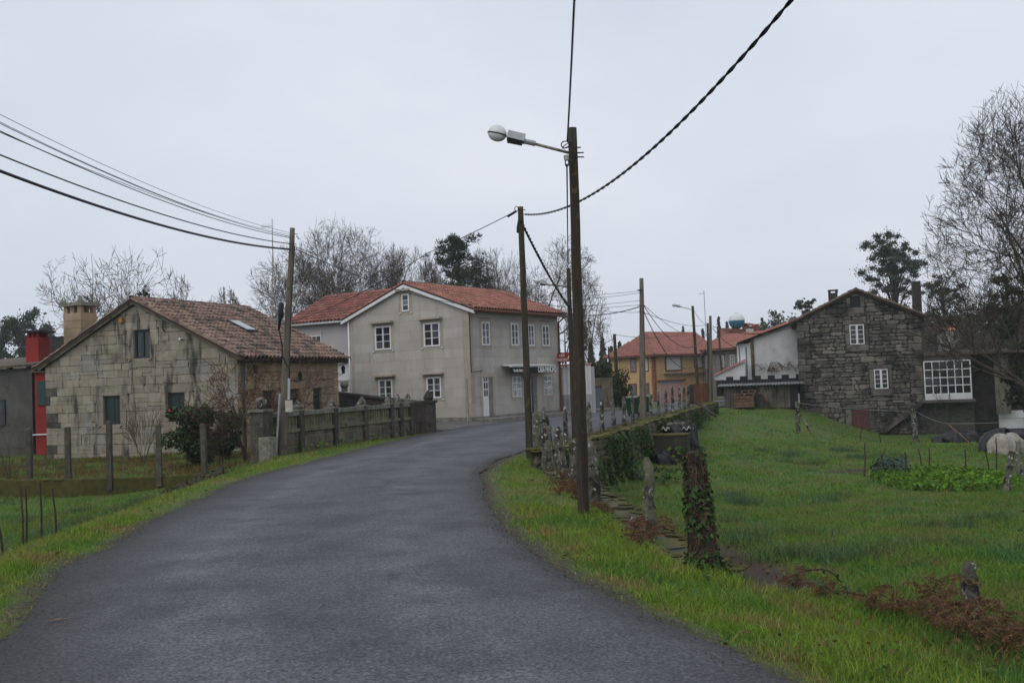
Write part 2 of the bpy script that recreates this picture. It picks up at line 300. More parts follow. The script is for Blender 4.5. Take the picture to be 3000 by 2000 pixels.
# ------------------------------------------------------------------ terrain
def sstep(a, b, x):
    t = np.clip((x - a) / (b - a), 0, 1); return t * t * (3 - 2 * t)
ROAD = [((-0.7, -4), (4.4, -4)), ((-1.8, 0), (3.3, 0)), ((-2.85, 4), (2.05, 4)), ((-3.75, 7.5), (0.84, 7.8)), ((-4.56, 10.45), (0.12, 10.45)),
        ((-4.95, 13.6), (-0.26, 13.3)), ((-5.27, 17.8), (-0.6, 17.5)), ((-5.25, 21.6), (-0.66, 20.6)), ((-4.67, 26.4), (-0.26, 24)),
        ((-3.86, 32.9), (0.8, 27.8)), ((-2.9, 38.8), (2.7, 34)), ((-2.2, 42), (4.4, 40.5)), ((-0.5, 45.3), (5.7, 45.5)), ((3.3, 51.6), (8.2, 52)),
        ((7.5, 60), (12, 60)), ((11, 75), (15.6, 74)), ((12.5, 90), (17.6, 88)), ((12.0, 104), (23.5, 104)), ((9.5, 114), (19.5, 114.5)), ((7, 128), (13, 127)), ((0, 150), (6, 151))]
def resample(pts, n):
    P = np.array(pts, float); k = len(P); t = np.linspace(0, k - 1, n); out_ = []
    for q in t:
        i = min(int(q), k - 2); f = q - i
        p0, p1, p2, p3 = P[max(i - 1, 0)], P[i], P[i + 1], P[min(i + 2, k - 1)]
        out_.append(0.5 * ((2 * p1) + (-p0 + p2) * f + (2 * p0 - 5 * p1 + 4 * p2 - p3) * f * f + (-p0 + 3 * p1 - 3 * p2 + p3) * f ** 3))
    return np.array(out_)
NS = 260
rg = np.random.default_rng(5)
def wobble(n, amp, k):
    a = rg.normal(size=n + k); a = np.convolve(a, np.ones(k) / math.sqrt(k), 'same')[:n]; return a * amp
LE = resample([p[0] for p in ROAD], NS); RE = resample([p[1] for p in ROAD], NS)
LE[:, 0] += wobble(NS, 0.014, 3) + wobble(NS, 0.03, 9); RE[:, 0] += wobble(NS, 0.014, 3) + wobble(NS, 0.03, 9)
ROADPOLY = np.vstack([LE, RE[::-1]])
def seg_dist(P, poly, closed=True):
    d = np.full(len(P), 1e9); Q = poly if not closed else np.vstack([poly, poly[:1]])
    for a, b in zip(Q[:-1], Q[1:]):
        ab = b - a; t = np.clip(((P - a) @ ab) / max(ab @ ab, 1e-12), 0, 1)
        d = np.minimum(d, np.hypot(*(P - a - t[:, None] * ab).T))
    return d
def inside(P, poly):
    r = np.zeros(len(P), bool); x, y = P[:, 0], P[:, 1]; q = poly[-1]
    for p in poly:
        c = (p[1] > y) != (q[1] > y)
        if c.any():
            with np.errstate(divide='ignore', invalid='ignore'):
                xx = (q[0] - p[0]) * (y - p[1]) / (q[1] - p[1]) + p[0]
            r ^= c & (x < xx)
        q = p
    return r
RP_COARSE = np.vstack([LE[::3], RE[::3][::-1]])
def road_sd(P):
    d = seg_dist(P, RP_COARSE); return np.where(inside(P, RP_COARSE), -d, d)
def zroad(y):
    return -np.clip((y - 50) * 0.0175, 0, 1.2) * sstep(48, 62, y)
CTRL = np.array([
    (3, 4, -.25), (6, 4, -.5), (3.0, 9, -.38), (3.8, 8.3, -.42), (6, 10, -.6), (10, 12, -.95), (2.2, 14, -.62), (2.6, 18, -.95), (2.4, 22, -1.25), (3.4, 27, -1.3), (5.3, 32.5, -1.05),
    (8, 40, -1.0), (10, 46, -.75), (11.5, 52, -.4), (13, 60, -.32), (10, 66, -.4), (15.5, 66, -.45), (18, 66, -.3), (16.6, 60, -.45), (18.1, 59, -1.45), (20.0, 58.5, -2.25), (24, 58, -2.3), (30, 62, -2.2),
    (8, 25, -1.38), (12, 28, -1.4), (20, 28, -1.5), (10, 35, -1.3), (12.5, 45, -1.05), (14.0, 52, -.78), (16.0, 52, -1.5), (17.4, 52.5, -2.05), (20, 52, -2.1), (15, 45, -1.5), (16.2, 48, -1.75), (17.7, 45, -1.6), (24, 45, -1.8), (30, 45, -1.9), (20, 20, -1.35), (14, 16, -1.2), (7, 17, -1.05), (25, 35, -1.7),
    (-5.5, 5, -.45), (-8, 12, -.62), (-7, 15, -.55), (-12, 20, -1.05), (-9, 22, -.82), (-7.2, 24, -.55), (-8.3, 27.2, -.72), (-11.8, 28.6, -1.12), (-15, 28.8, -1.12), (-12, 31.5, -.78), (-20, 42, -.8), (-10, 38, -.5), (-7.6, 30, -.3),
    (-6.75, 27.2, -.12), (-4.6, 33, -.05), (-3.0, 38, -.02), (-8, 45, -.1), (-20, 29, -1.1), (-30, 40, -1), (-23, 48, -.5), (-5, 44, -.04), (-9, 46, -.06), (-2, 46, -.04), (3, 54, -.12), (-3, 60, -.1),
    (0, 80, -.6), (-30, 80, .3), (30, 100, -1), (60, 60, -2.2), (0, 150, -1), (60, 150, -.5), (-60, 150, 0), (-60, 30, -1), (60, 20, -1.5), (-60, 80, 0), (14, 110, -1.1), (22, 112, -1.1), (60, 100, -1.4), (-14, 4, -.8), (14, 4, -.9), (40, 4, -1.2), (-40, 4, -1.1)], float)
def _tps_k(a, b):
    r2 = ((a[:, None, :] - b[None, :, :]) ** 2).sum(2) + 1e-9
    return 0.5 * r2 * np.log(r2)
_n = len(CTRL); _A = np.zeros((_n + 3, _n + 3)); _S = 0.05
_K = _tps_k(CTRL[:, :2] * _S, CTRL[:, :2] * _S) + np.eye(_n) * 0.002
_A[:_n, :_n] = _K; _A[:_n, _n] = 1; _A[:_n, _n + 1:] = CTRL[:, :2] * _S; _A[_n:, :_n] = _A[:_n, _n:].T
_W = np.linalg.solve(_A, np.concatenate([CTRL[:, 2], np.zeros(3)]))
def Zfield(P):
    Q = np.stack([np.clip(P[:, 0], -60, 60), np.clip(P[:, 1], 3, 150)], 1) * _S
    o = np.empty(len(Q))
    for i in range(0, len(Q), 40000):
        q = Q[i:i + 40000]; o[i:i + 40000] = _tps_k(q, CTRL[:, :2] * _S) @ _W[:_n] + _W[_n] + q @ _W[_n + 1:]
    return np.clip(o, -2.6, 1.0)
WALLPTS = np.array([(2.6, 2), (1.95, 10.1), (1.45, 15.0), (0.74, 21.6), (10.0, 52.0), (13.0, 62.0)])
def wall_x(y): return np.interp(y, WALLPTS[:, 1], WALLPTS[:, 0])
def road_x(y): return np.interp(y, LE[::3, 1], 0.5 * (LE[::3, 0] + RE[::3, 0]))
def smoothn(x, y, s=1.0):
    return (np.sin(x * 1.7 * s + 1.3 * np.sin(y * 0.9 * s)) + np.sin(y * 2.1 * s + 1.1 * np.sin(x * 1.3 * s + 2)) + 0.6 * np.sin(x * 4.3 * s + y * 3.1 * s) + 0.6 * np.sin(y * 5.1 * s - x * 3.7 * s + 1)) / 3.2
def Hgt(P, d=None):
    P = np.atleast_2d(np.asarray(P, float)); x, y = P[:, 0], P[:, 1]
    if d is None: d = road_sd(P)
    zr = zroad(y); Z = Zfield(P) + 0.035 * smoothn(x, y)
    right = x > road_x(y)
    wide = 1 - sstep(9, 12.5, y) + sstep(50, 55, y)
    hv = zr - 0.12 * np.clip(d, 0, 2.0) - 0.02
    o = x - wall_x(y)
    t = np.where(wide > 0, sstep(-0.05 - 1.6 * wide, 0.30 + 1.2 * wide, o), sstep(-0.05, 0.30, o))
    hr = hv * (1 - t) + Z * t
    hl = (zr - 0.02) * (1 - sstep(0.5, 2.6, d)) + Z * sstep(0.5, 2.6, d)
    h = np.where(right, hr, hl)
    near = np.where(d < 0, zr - 0.06, h)
    k = sstep(-0.12, 0.02, d)
    return near * k + (zr - 0.06) * (1 - k)
def H(x, y): return float(Hgt([(x, y)])[0])

xs = np.concatenate([-np.geomspace(500, 26, 26), np.arange(-25, -15, 0.5), np.arange(-15, 16, 0.22), np.arange(16, 34, 0.6), np.geomspace(34.5, 500, 26)])
ys = np.concatenate([np.linspace(-20, 2.5, 12), np.arange(3, 36, 0.25), np.arange(36, 72, 0.5), np.geomspace(72.5, 160, 50), np.geomspace(165, 800, 16)])
GX, GY = np.meshgrid(xs, ys); GP = np.stack([GX.ravel(), GY.ravel()], 1)
gd = road_sd(GP); gz = Hgt(GP, gd)
GV = np.column_stack([GP, gz]); nx, ny = len(xs), len(ys)
ii = (np.arange(ny - 1)[:, None] * nx + np.arange(nx - 1)[None, :]).ravel()
GT = np.vstack([np.column_stack([ii, ii + 1, ii + nx + 1]), np.column_stack([ii, ii + nx + 1, ii + nx])])
def ground_material():
    M = mat('grassy_ground', (0.062, 0.115, 0.016), (0.082, 0.108, 0.022), 1.3, 1.0, 0, 1.0, 25, spots=[((0.045, 0.085, 0.016), 0.35, 0.5, 0.2), ((0.10, 0.08, 0.035), 2.5, 0.6, 0.15)])
    nt = M.node_tree; N_ = nt.nodes; L_ = nt.links; B = N_['Principled BSDF']
    src = B.inputs['Base Color'].links[0].from_socket
    at = N_.new('ShaderNodeAttribute'); at.attribute_name = 'cover'
    sp = N_.new('ShaderNodeSeparateColor'); L_.new(at.outputs['Color'], sp.inputs[0])
    nz_ = N_.new('ShaderNodeTexNoise'); nz_.inputs['Scale'].default_value = 28; nz_.inputs['Detail'].default_value = 8
    g_ = N_.new('ShaderNodeNewGeometry'); L_.new(g_.outputs['Position'], nz_.inputs['Vector'])
    rp_ = N_.new('ShaderNodeValToRGB'); rp_.color_ramp.elements[0].position = 0.35; rp_.color_ramp.elements[0].color = (0.022, 0.018, 0.014, 1)
    rp_.color_ramp.elements[1].position = 0.68; rp_.color_ramp.elements[1].color = (0.10, 0.083, 0.062, 1); L_.new(nz_.outputs['Fac'], rp_.inputs[0])
    m1 = N_.new('ShaderNodeMix'); m1.data_type = 'RGBA'; L_.new(sp.outputs[0], m1.inputs[0]); L_.new(src, m1.inputs[6]); L_.new(rp_.outputs[0], m1.inputs[7])
    m2 = N_.new('ShaderNodeMix'); m2.data_type = 'RGBA'; L_.new(sp.outputs[1], m2.inputs[0]); L_.new(m1.outputs[2], m2.inputs[6]); m2.inputs[7].default_value = (0.045, 0.033, 0.021, 1)
    L_.new(m2.outputs[2], B.inputs['Base Color']); return M
def blob(P, c, rx, ry, a=0.0):
    dx, dy = P[:, 0] - c[0], P[:, 1] - c[1]; ca, sa = math.cos(a), math.sin(a)
    return np.sqrt(((dx * ca + dy * sa) / rx) ** 2 + ((-dx * sa + dy * ca) / ry) ** 2)
PATH = np.array([tuple(G(2075, 1590, -.6))[:2], tuple(G(2150, 1640, -.5))[:2], tuple(G(2230, 1690, -.45))[:2], tuple(G(2330, 1730, -.45))[:2]])
VEG = tuple(G(2765, 1408, -1.4))[:2]
def soil_amount(P):
    return np.maximum(1 - sstep(0.30, 0.75, seg_dist(P, PATH, False) + 0.15 * smoothn(P[:, 0] * 3, P[:, 1] * 3)), 1 - sstep(0.7, 1.2, blob(P, (VEG[0], VEG[1] + 3.3), 2.3, 1.1) + .2 * smoothn(P[:, 0] * 2, P[:, 1] * 2)))
def gravel_amount(P, d):
    n = smoothn(P[:, 0] * 2.2, P[:, 1] * 2.2)
    w_ = np.where(P[:, 0] > road_x(P[:, 1]), .42, .26); return (1 - sstep(0.05, w_ + 0.24 * np.clip(n, -1, 1), np.abs(d)))
ground = link('ground', np_mesh('ground', GV, GT, ground_material())); ground['kind'] = 'structure'
ground.data.polygons.foreach_set('use_smooth', [True] * len(ground.data.polygons))
ca = ground.data.color_attributes.new('cover', 'FLOAT_COLOR', 'POINT')
cc = np.zeros((len(GP), 4), np.float32); cc[:, 0] = gravel_amount(GP, gd); cc[:, 1] = soil_amount(GP); cc[:, 3] = 1
ca.data.foreach_set('color', cc.ravel())

# road sheet
def asphalt_material():
    M = mat('worn_asphalt', (0.088, 0.090, 0.098), (0.059, 0.060, 0.066), 0.75, 0.8, 0, 0, spec=0.25, detail=4,
            spots=[((0.090, 0.091, 0.098), 0.8, 0.52, 0.2, (1.6, 0.35, 1))])
    nt = M.node_tree; N_ = nt.nodes; L_ = nt.links; B = N_['Principled BSDF']; src = B.inputs['Base Color'].links[0].from_socket
    g_ = N_.new('ShaderNodeNewGeometry')
    v = N_.new('ShaderNodeTexVoronoi'); v.inputs['Scale'].default_value = 62; L_.new(g_.outputs['Position'], v.inputs['Vector'])
    n2 = N_.new('ShaderNodeTexNoise'); n2.inputs['Scale'].default_value = 45; n2.inputs['Detail'].default_value = 6; L_.new(g_.outputs['Position'], n2.inputs['Vector'])
    r1 = N_.new('ShaderNodeMapRange'); r1.inputs['From Min'].default_value = 0.32; r1.inputs['From Max'].default_value = 0.7; r1.inputs['To Min'].default_value = 0.6; r1.inputs['To Max'].default_value = 1.42; L_.new(n2.outputs['Fac'], r1.inputs['Value'])
    sc_ = N_.new('ShaderNodeSeparateColor'); L_.new(v.outputs['Color'], sc_.inputs[0])
    r2 = N_.new('ShaderNodeMapRange'); r2.inputs['From Min'].default_value = 0.0; r2.inputs['From Max'].default_value = 1.0; r2.inputs['To Min'].default_value = 0.62; r2.inputs['To Max'].default_value = 1.36; L_.new(sc_.outputs[0], r2.inputs['Value'])
    mm = N_.new('ShaderNodeMath'); mm.operation = 'MULTIPLY'; L_.new(r1.outputs[0], mm.inputs[0]); L_.new(r2.outputs[0], mm.inputs[1])
    at = N_.new('ShaderNodeAttribute'); at.attribute_name = 'wear'
    sp = N_.new('ShaderNodeSeparateColor'); L_.new(at.outputs['Color'], sp.inputs[0])
    m0 = N_.new('ShaderNodeMix'); m0.data_type = 'RGBA'; L_.new(sp.outputs[0], m0.inputs[0]); L_.new(src, m0.inputs[6]); m0.inputs[7].default_value = (0.034, 0.034, 0.034, 1)
    n3 = N_.new('ShaderNodeTexNoise'); n3.inputs['Scale'].default_value = 1.6; n3.inputs['Detail'].default_value = 5; L_.new(g_.outputs['Position'], n3.inputs['Vector'])
    r3_ = N_.new('ShaderNodeMapRange'); r3_.inputs['From Min'].default_value = .38; r3_.inputs['From Max'].default_value = .66; L_.new(n3.outputs['Fac'], r3_.inputs['Value'])
    tw2 = N_.new('ShaderNodeMath'); tw2.operation = 'MULTIPLY'; L_.new(sp.outputs[1], tw2.inputs[0]); L_.new(r3_.outputs[0], tw2.inputs[1])
    m00 = N_.new('ShaderNodeMix'); m00.data_type = 'RGBA'; L_.new(tw2.outputs[0], m00.inputs[0]); L_.new(m0.outputs[2], m00.inputs[6]); m00.inputs[7].default_value = (0.125, 0.126, 0.136, 1)
    mt = N_.new('ShaderNodeVectorMath'); mt.operation = 'SCALE'; L_.new(m00.outputs[2], mt.inputs[0]); L_.new(mm.outputs[0], mt.inputs['Scale'])
    L_.new(mt.outputs[0], B.inputs['Base Color'])
    b = N_.new('ShaderNodeBump'); b.inputs['Strength'].default_value = 0.8; b.inputs['Distance'].default_value = 0.006; L_.new(n2.outputs['Fac'], b.inputs['Height']); L_.new(b.outputs[0], B.inputs['Normal'])
    return M
MT['asphalt'] = asphalt_material()
NSD = 640
L2 = np.stack([np.interp(np.linspace(0, 1, NSD), np.linspace(0, 1, NS), LE[:, i]) for i in (0, 1)], 1)
R2 = np.stack([np.interp(np.linspace(0, 1, NSD), np.linspace(0, 1, NS), RE[:, i]) for i in (0, 1)], 1)
jl = rg.normal(size=NSD) * 0.012; jr = rg.normal(size=NSD) * 0.012
NA = 14; RV = []; RC = []
for i in range(NSD):
    for j in range(NA + 1):
        t = j / NA; e = min(t, 1 - t)
        x = L2[i, 0] * (1 - t) + R2[i, 0] * t; y = L2[i, 1] * (1 - t) + R2[i, 1] * t
        x += (jl[i] if j == 0 else 0) + (jr[i] if j == NA else 0)
        z = float(zroad(np.array([y]))[0]) + 0.004 + 0.03 * (1 - (2 * t - 1) ** 2) - (0.025 if e == 0 else 0)
        RV.append((x, y, z))
        tr_ = math.exp(-((t - .30 - .02 * math.sin(y * .35)) / .075) ** 2) + .8 * math.exp(-((t - .70 + .02 * math.sin(y * .3)) / .08) ** 2); lf = max(0, 1 - t / (.22 + .06 * math.sin(y * 1.3)))
        RC.append((min(1, max(0, 1 - e / 0.10) * 0.75 + lf * .7), tr_, 0, 1))
RT = [(i * (NA + 1) + j, i * (NA + 1) + j + 1, (i + 1) * (NA + 1) + j + 1, (i + 1) * (NA + 1) + j) for i in range(NSD - 1) for j in range(NA)]
b = MB(); b.v = RV; b.f = RT
road = b.obj('road', MT['asphalt'], smooth=True, kind='structure')
ca = road.data.color_attributes.new('wear', 'FLOAT_COLOR', 'POINT'); ca.data.foreach_set('color', np.array(RC, np.float32).ravel())
# side yard of worn asphalt between the balustrade gate and the granite house
b = MB(); fc = [(-2.75, 38.9), (-1.6, 41), (-0.6, 45.0), (-1.6, 46.6), (-9.5, 52.5), (-10.5, 49.5), (-3.4, 40.6)]
b.add([(x, y, 0.0 if i < 3 else 0.002) for i, (x, y) in enumerate(fc)], [tuple(range(len(fc)))])
b.obj('forecourt', mat('gravelly_asphalt', (0.135, 0.125, 0.112), (0.085, 0.08, 0.075), 2.5, 0.85, 0, 0.6, 40, spots=[((0.05, 0.045, 0.035), 1.5, 0.6, 0.1)]), kind='structure')
FORE = np.array(fc)
# ------------------------------------------------------------------ building kit
def rect_minus(r, b):
    u0, u1, z0, z1 = r; a0, a1, c0, c1 = b
    if a1 <= u0 or a0 >= u1 or c1 <= z0 or c0 >= z1: return [r]
    o = []
    if a0 > u0: o.append((u0, a0, z0, z1))
    if a1 < u1: o.append((a1, u1, z0, z1))
    m0, m1 = max(u0, a0), min(u1, a1)
    if c0 > z0: o.append((m0, m1, z0, c0))
    if c1 < z1: o.append((m0, m1, c1, z1))
    return o
def clip_poly(p, poly):
    n = len(poly)
    area = sum(poly[i][0] * poly[(i + 1) % n][1] - poly[(i + 1) % n][0] * poly[i][1] for i in range(n)); sg = 1 if area > 0 else -1
    for i in range(n):
        a, b = poly[i], poly[(i + 1) % n]; o = []
        side = lambda q: sg * ((b[0] - a[0]) * (q[1] - a[1]) - (b[1] - a[1]) * (q[0] - a[0]))
        for j in range(len(p)):
            q, r = p[j], p[(j + 1) % len(p)]; sq, sr = side(q), side(r)
            if sq >= 0: o.append(q)
            if (sq >= 0) != (sr >= 0):
                t = sq / (sq - sr); o.append((q[0] + (r[0] - q[0]) * t, q[1] + (r[1] - q[1]) * t))
        p = o
        if len(p) < 3: return []
    return p
def parea(p):
    return 0.5 * sum(p[i][0] * p[(i + 1) % len(p)][1] - p[(i + 1) % len(p)][0] * p[i][1] for i in range(len(p)))
def stone_shape(p, gap, rubble, rnd):
    cx = sum(q[0] for q in p) / len(p); cz = sum(q[1] for q in p) / len(p)
    w = max(q[0] for q in p) - min(q[0] for q in p); h = max(q[1] for q in p) - min(q[1] for q in p)
    fx, fz = max(0.3, 1 - 2 * gap / max(w, .01)), max(0.3, 1 - 2 * gap / max(h, .01))
    p = [(cx + (q[0] - cx) * fx, cz + (q[1] - cz) * fz) for q in p]
    if rubble <= 0: return p
    o = []; n = len(p)
    for i in range(n):
        a, q, b = p[i - 1], p[i], p[(i + 1) % n]
        for e in (a, b):
            ln = math.hypot(e[0] - q[0], e[1] - q[1]) or 1; k = min(0.35, rnd.uniform(0.3, 1) * rubble / ln)
            o.append((q[0] + (e[0] - q[0]) * k + rnd.uniform(-.2, .2) * rubble, q[1] + (e[1] - q[1]) * k + rnd.uniform(-.2, .2) * rubble))
    return o
def stone_mesh(b, p, F, proud, bev, back=0.0):
    if parea(p) < 0: p = p[::-1]
    n = len(p); cx = sum(q[0] for q in p) / n; cz = sum(q[1] for q in p) / n
    w = max(q[0] for q in p) - min(q[0] for q in p); h = max(q[1] for q in p) - min(q[1] for q in p)
    fx, fz = max(.4, 1 - 2 * bev / max(w, .02)), max(.4, 1 - 2 * bev / max(h, .02))
    r0 = [F(u, z, back) for u, z in p]; r1 = [F(u, z, proud - bev) for u, z in p]
    r2 = [F(cx + (u - cx) * fx, cz + (z - cz) * fz, proud) for u, z in p]
    b.add(r0 + r1 + r2, [(i, (i + 1) % n, n + (i + 1) % n, n + i) for i in range(n)] + [(n + i, n + (i + 1) % n, 2 * n + (i + 1) % n, 2 * n + i) for i in range(n)] + [tuple(range(2 * n, 3 * n))])
def stone_wall(parent, F, poly, blocks, rows, widths, material, seed, name='stone', quota=300, gap=0.008, rubble=0.0, proud=(0.13, 0.155), bev=0.012, extra=(), bond=False, wparent=None, split=0.12, matfn=None):
    """poly: outline (u, z); blocks: openings (u0, u1, z0, z1); extra: named blocks of dressed stone (u0, u1, z0, z1)"""
    rnd = random.Random(seed); rects = []
    z0 = min(p[1] for p in poly); z1 = max(p[1] for p in poly); u0 = min(p[0] for p in poly); u1 = max(p[0] for p in poly)
    z = z0; k = 0
    while z < z1 - 0.03:
        h = rnd.uniform(*rows); h = min(h, z1 - z)
        u = u0 - (rnd.uniform(0, widths[1]) if not bond else (k % 2) * 0.5 * widths[0]); k += 1
        while u < u1:
            w = rnd.uniform(*widths)
            if u + w > u0: 
                if rubble and rnd.random() < split and h > 0.24:
                    s_ = rnd.uniform(.4, .6); rects += [(max(u, u0), min(u + w, u1), z, z + h * s_), (max(u, u0), min(u + w, u1), z + h * s_, z + h)]
                else: rects.append((max(u, u0), min(u + w, u1), z, z + h))
            u += w
        z += h
    blk = list(blocks) + list(extra)
    for bl in blk:
        rects = [q for r in rects for q in rect_minus(r, bl)]
    pieces = [(r, False) for r in rects] + [(r, True) for r in extra]
    shapes = []
    for r, dressed in pieces:
        if r[1] - r[0] < 0.05 or r[3] - r[2] < 0.045: continue
        p = clip_poly([(r[0], r[2]), (r[1], r[2]), (r[1], r[3]), (r[0], r[3])], poly)
        if len(p) < 3 or abs(parea(p)) < 0.006: continue
        p = stone_shape(p, gap, 0 if dressed else rubble, rnd)
        pr = rnd.uniform(*proud) if not dressed else proud[1] + 0.004
        shapes.append((abs(parea(p)), p, pr))
    shapes.sort(key=lambda s: -s[0])
    rest = MB()
    for i, (a, p, pr) in enumerate(shapes):
        if i < quota:
            b = MB(); stone_mesh(b, p, F, pr, bev); b.obj(name, matfn(sum(q[0] for q in p) / len(p), sum(q[1] for q in p) / len(p)) if matfn else material, wparent or parent)
        else: stone_mesh(rest, p, F, pr, bev)
    if rest.v: rest.obj(name + '_filling', material, wparent or parent, kind='stuff')
def window(parent, F, u0, u1, z0, z1, d, cols, rows, frame=None, glass=None, bar=0.028, edge=0.06, name='window', mull=0.07, leaves=2, label=None):
    frame = frame or MT['white']; glass = glass or MT['glass']
    b = MB()
    b.fbox(F, u0, u0 + edge, z0, z1, d, d + .06); b.fbox(F, u1 - edge, u1, z0, z1, d, d + .06)
    b.fbox(F, u0 + edge, u1 - edge, z0, z0 + edge, d, d + .058); b.fbox(F, u0 + edge, u1 - edge, z1 - edge, z1, d, d + .058)
    iu0, iu1, iz0, iz1 = u0 + edge, u1 - edge, z0 + edge, z1 - edge
    us = [iu0 + (iu1 - iu0) * i / cols for i in range(cols + 1)]; zs = [iz0 + (iz1 - iz0) * i / rows for i in range(rows + 1)]
    for i in range(1, cols):
        w = mull if (leaves == 2 and i == cols / 2) else bar
        b.fbox(F, us[i] - w / 2, us[i] + w / 2, iz0, iz1, d + .004, d + (.056 if w > bar else .045))
    for i in range(1, rows): b.fbox(F, iu0, iu1, zs[i] - bar / 2, zs[i] + bar / 2, d + .006, d + .043)
    o = b.obj(name, frame, parent, label=label)
    rn_ = random.Random(int(u0 * 97 + z0 * 31))
    for i in range(cols):
        for j in range(rows):
            MB().fbox(F, us[i] + .004, us[i + 1] - .004, zs[j] + .004, zs[j + 1] - .004, d + .001, d + .02).obj('pane', rn_.choice(glass) if isinstance(glass, list) else glass, o)
    return o
def tile_mesh(w, ln, r, mat_, n=5):
    """one clay tile: an arched cover and the shallow trough beside it; x across, y down the slope"""
    b = MB(); prof = []
    for i in range(n + 1):
        a = math.pi * (1 - i / n); prof.append((math.cos(a) * r, 0.012 + math.sin(a) * r * 1.05))
    prof += [(w * 0.72 - 0, 0.002), (w - r, 0.014)]
    v0 = [(x, 0, z - 0.010) for x, z in prof]; v1 = [(x, ln, z + 0.040) for x, z in prof]; v2 = [(x, ln, max(0.0, z - 0.012)) for x, z in prof]
    k = len(prof)
    b.add(v0 + v1 + v2, [(i, i + 1, k + i + 1, k + i) for i in range(k - 1)] + [(k + i, k + i + 1, 2 * k + i + 1, 2 * k + i) for i in range(k - 1)])
    return b.mesh('roof_tile', mat_)
def roof_plane(parent, o, ea, es, la, ls, material, quota=0, tw=0.21, tl=0.36, tri=None, thick=0.07, jit=0.012, seed=1, deck=None, inset=None, name='roof'):
    """o: upper corner, ea: unit vector along the ridge, es: unit vector down the slope; tri(a, s) tells which tiles exist"""
    o = Vector(o); ea = Vector(ea).normalized(); es = Vector(es).normalized(); en = ea.cross(es)
    if en.z < 0: en = -en
    rnd = random.Random(seed)
    rt = parent
    nrow = max(1, int(ls / tl)); ncol = max(1, int(la / tw)); tl = ls / nrow; tw = la / ncol
    me = tile_mesh(tw, tl * 1.12, tw * 0.36, material); src = [v.co.copy() for v in me.vertices]; fcs = [tuple(p.vertices) for p in me.polygons]
    lst = []
    for i in range(nrow):
        for j in range(ncol):
            a, s = (j + 0.5) * tw, (i + 0.5) * tl
            if tri and not tri(a, s): continue
            p = o + ea * (j * tw + tw * .36) + es * (i * tl) + en * 0.03
            lst.append((p, Matrix.Rotation(rnd.gauss(0, jit), 3, en)))
    M = parent.matrix_basis.copy() if False else Matrix.LocRotScale(parent.location, parent.rotation_euler, None) if parent.parent is None else Matrix.LocRotScale(parent.parent.location, parent.parent.rotation_euler, None)
    lst.sort(key=lambda q: (M @ q[0] - Vector((0, 0, EYE))).length)
    B3 = Matrix((ea, es, en)).transposed()
    rest = MB()
    for i, (p, rj) in enumerate(lst):
        m3 = rj @ B3; p = p + en * rnd.uniform(0, jit)
        if i < quota:
            t = link('roof_tile', me, rt); t.matrix_basis = Matrix.Translation(p) @ m3.to_4x4()
        else: rest.add([p + m3 @ v for v in src], fcs)
    if rest.v: rest.obj('roof_tiles_upper' if quota else 'roof_tile_cover', material, rt, kind='stuff')
def slab(parent, pts, mat_, name, thick=0.08, down=None):
    """a flat plate under a roof plane or similar, pts: its top corners"""
    n = len(pts); pts = [Vector(p) for p in pts]; nn = (pts[1] - pts[0]).cross(pts[2] - pts[0]).normalized()
    if nn.z < 0: nn = -nn
    lo = [p - nn * thick for p in pts]
    b = MB(); b.add(pts + lo, [tuple(range(n)), tuple(reversed(range(n, 2 * n)))] + [(i, n + i, n + (i + 1) % n, (i + 1) % n) for i in range(n)])
    return b.obj(name, mat_, parent)
def ridge_caps(parent, p0, p1, mat_, r=0.11, step=0.4, name='ridge_tile', up=0.0):
    p0, p1 = Vector(p0), Vector(p1); d = (p1 - p0); n = max(1, int(d.length / step)); d = d / n; t = d.normalized(); s_ = t.cross(Vector((0, 0, 1))).normalized(); u = s_.cross(t)
    for i in range(n):
        b = MB(); v = []
        for q, k in ((p0 + d * i, 1.0), (p0 + d * (i + 1.1), 0.88)):
            for j in range(7):
                a = math.pi * j / 6; v.append(q + s_ * math.cos(a) * r * k + u * (math.sin(a) * r * k * .8 + up))
        b.add(v, [(j, j + 1, 8 + j, 7 + j) for j in range(6)]); b.obj(name, mat_, parent)
def px_rect(root, axis, val, x0, y0, x1, y1):
    """photo pixel box on a wall plane of a house -> (u0, u1, z0, z1)"""
    A = [onplane(x, y, root, axis, val) for x, y in ((x0, y0), (x1, y0), (x1, y1), (x0, y1))]
    ua = 1 if axis == 0 else 0
    l = (A[0][ua] + A[3][ua]) / 2; r = (A[1][ua] + A[2][ua]) / 2; t = (A[0].z + A[1].z) / 2; bt = (A[2].z + A[3].z) / 2
    return min(l, r), max(l, r), bt, t
def text_mesh(body, size, mat_, extr=0.004, name='lettering', parent=None, M=None, sx=1.0, bold=0.0):
    c = bpy.data.curves.new('text', 'FONT'); c.body = body; c.size = size; c.extrude = extr; c.align_x = 'CENTER'; c.align_y = 'CENTER'; c.offset = bold
    t = bpy.data.objects.new('text', c); COL.objects.link(t)
    me = bpy.data.meshes.new_from_object(t.evaluated_get(bpy.context.evaluated_depsgraph_get())); me.name = name
    bpy.data.objects.remove(t); bpy.data.curves.remove(c)
    me.materials.clear(); me.materials.append(mat_)
    for v in me.vertices: v.co.x *= sx
    o = link(name, me, parent)
    if M: o.matrix_basis = M
    return o
GABLE = FR((0, 0, 0), (1, 0, 0), (0, -1, 0)); SIDE = FR((0, 0, 0), (0, 1, 0), (1, 0, 0))
FOOT = []       # footprints, where no grass grows
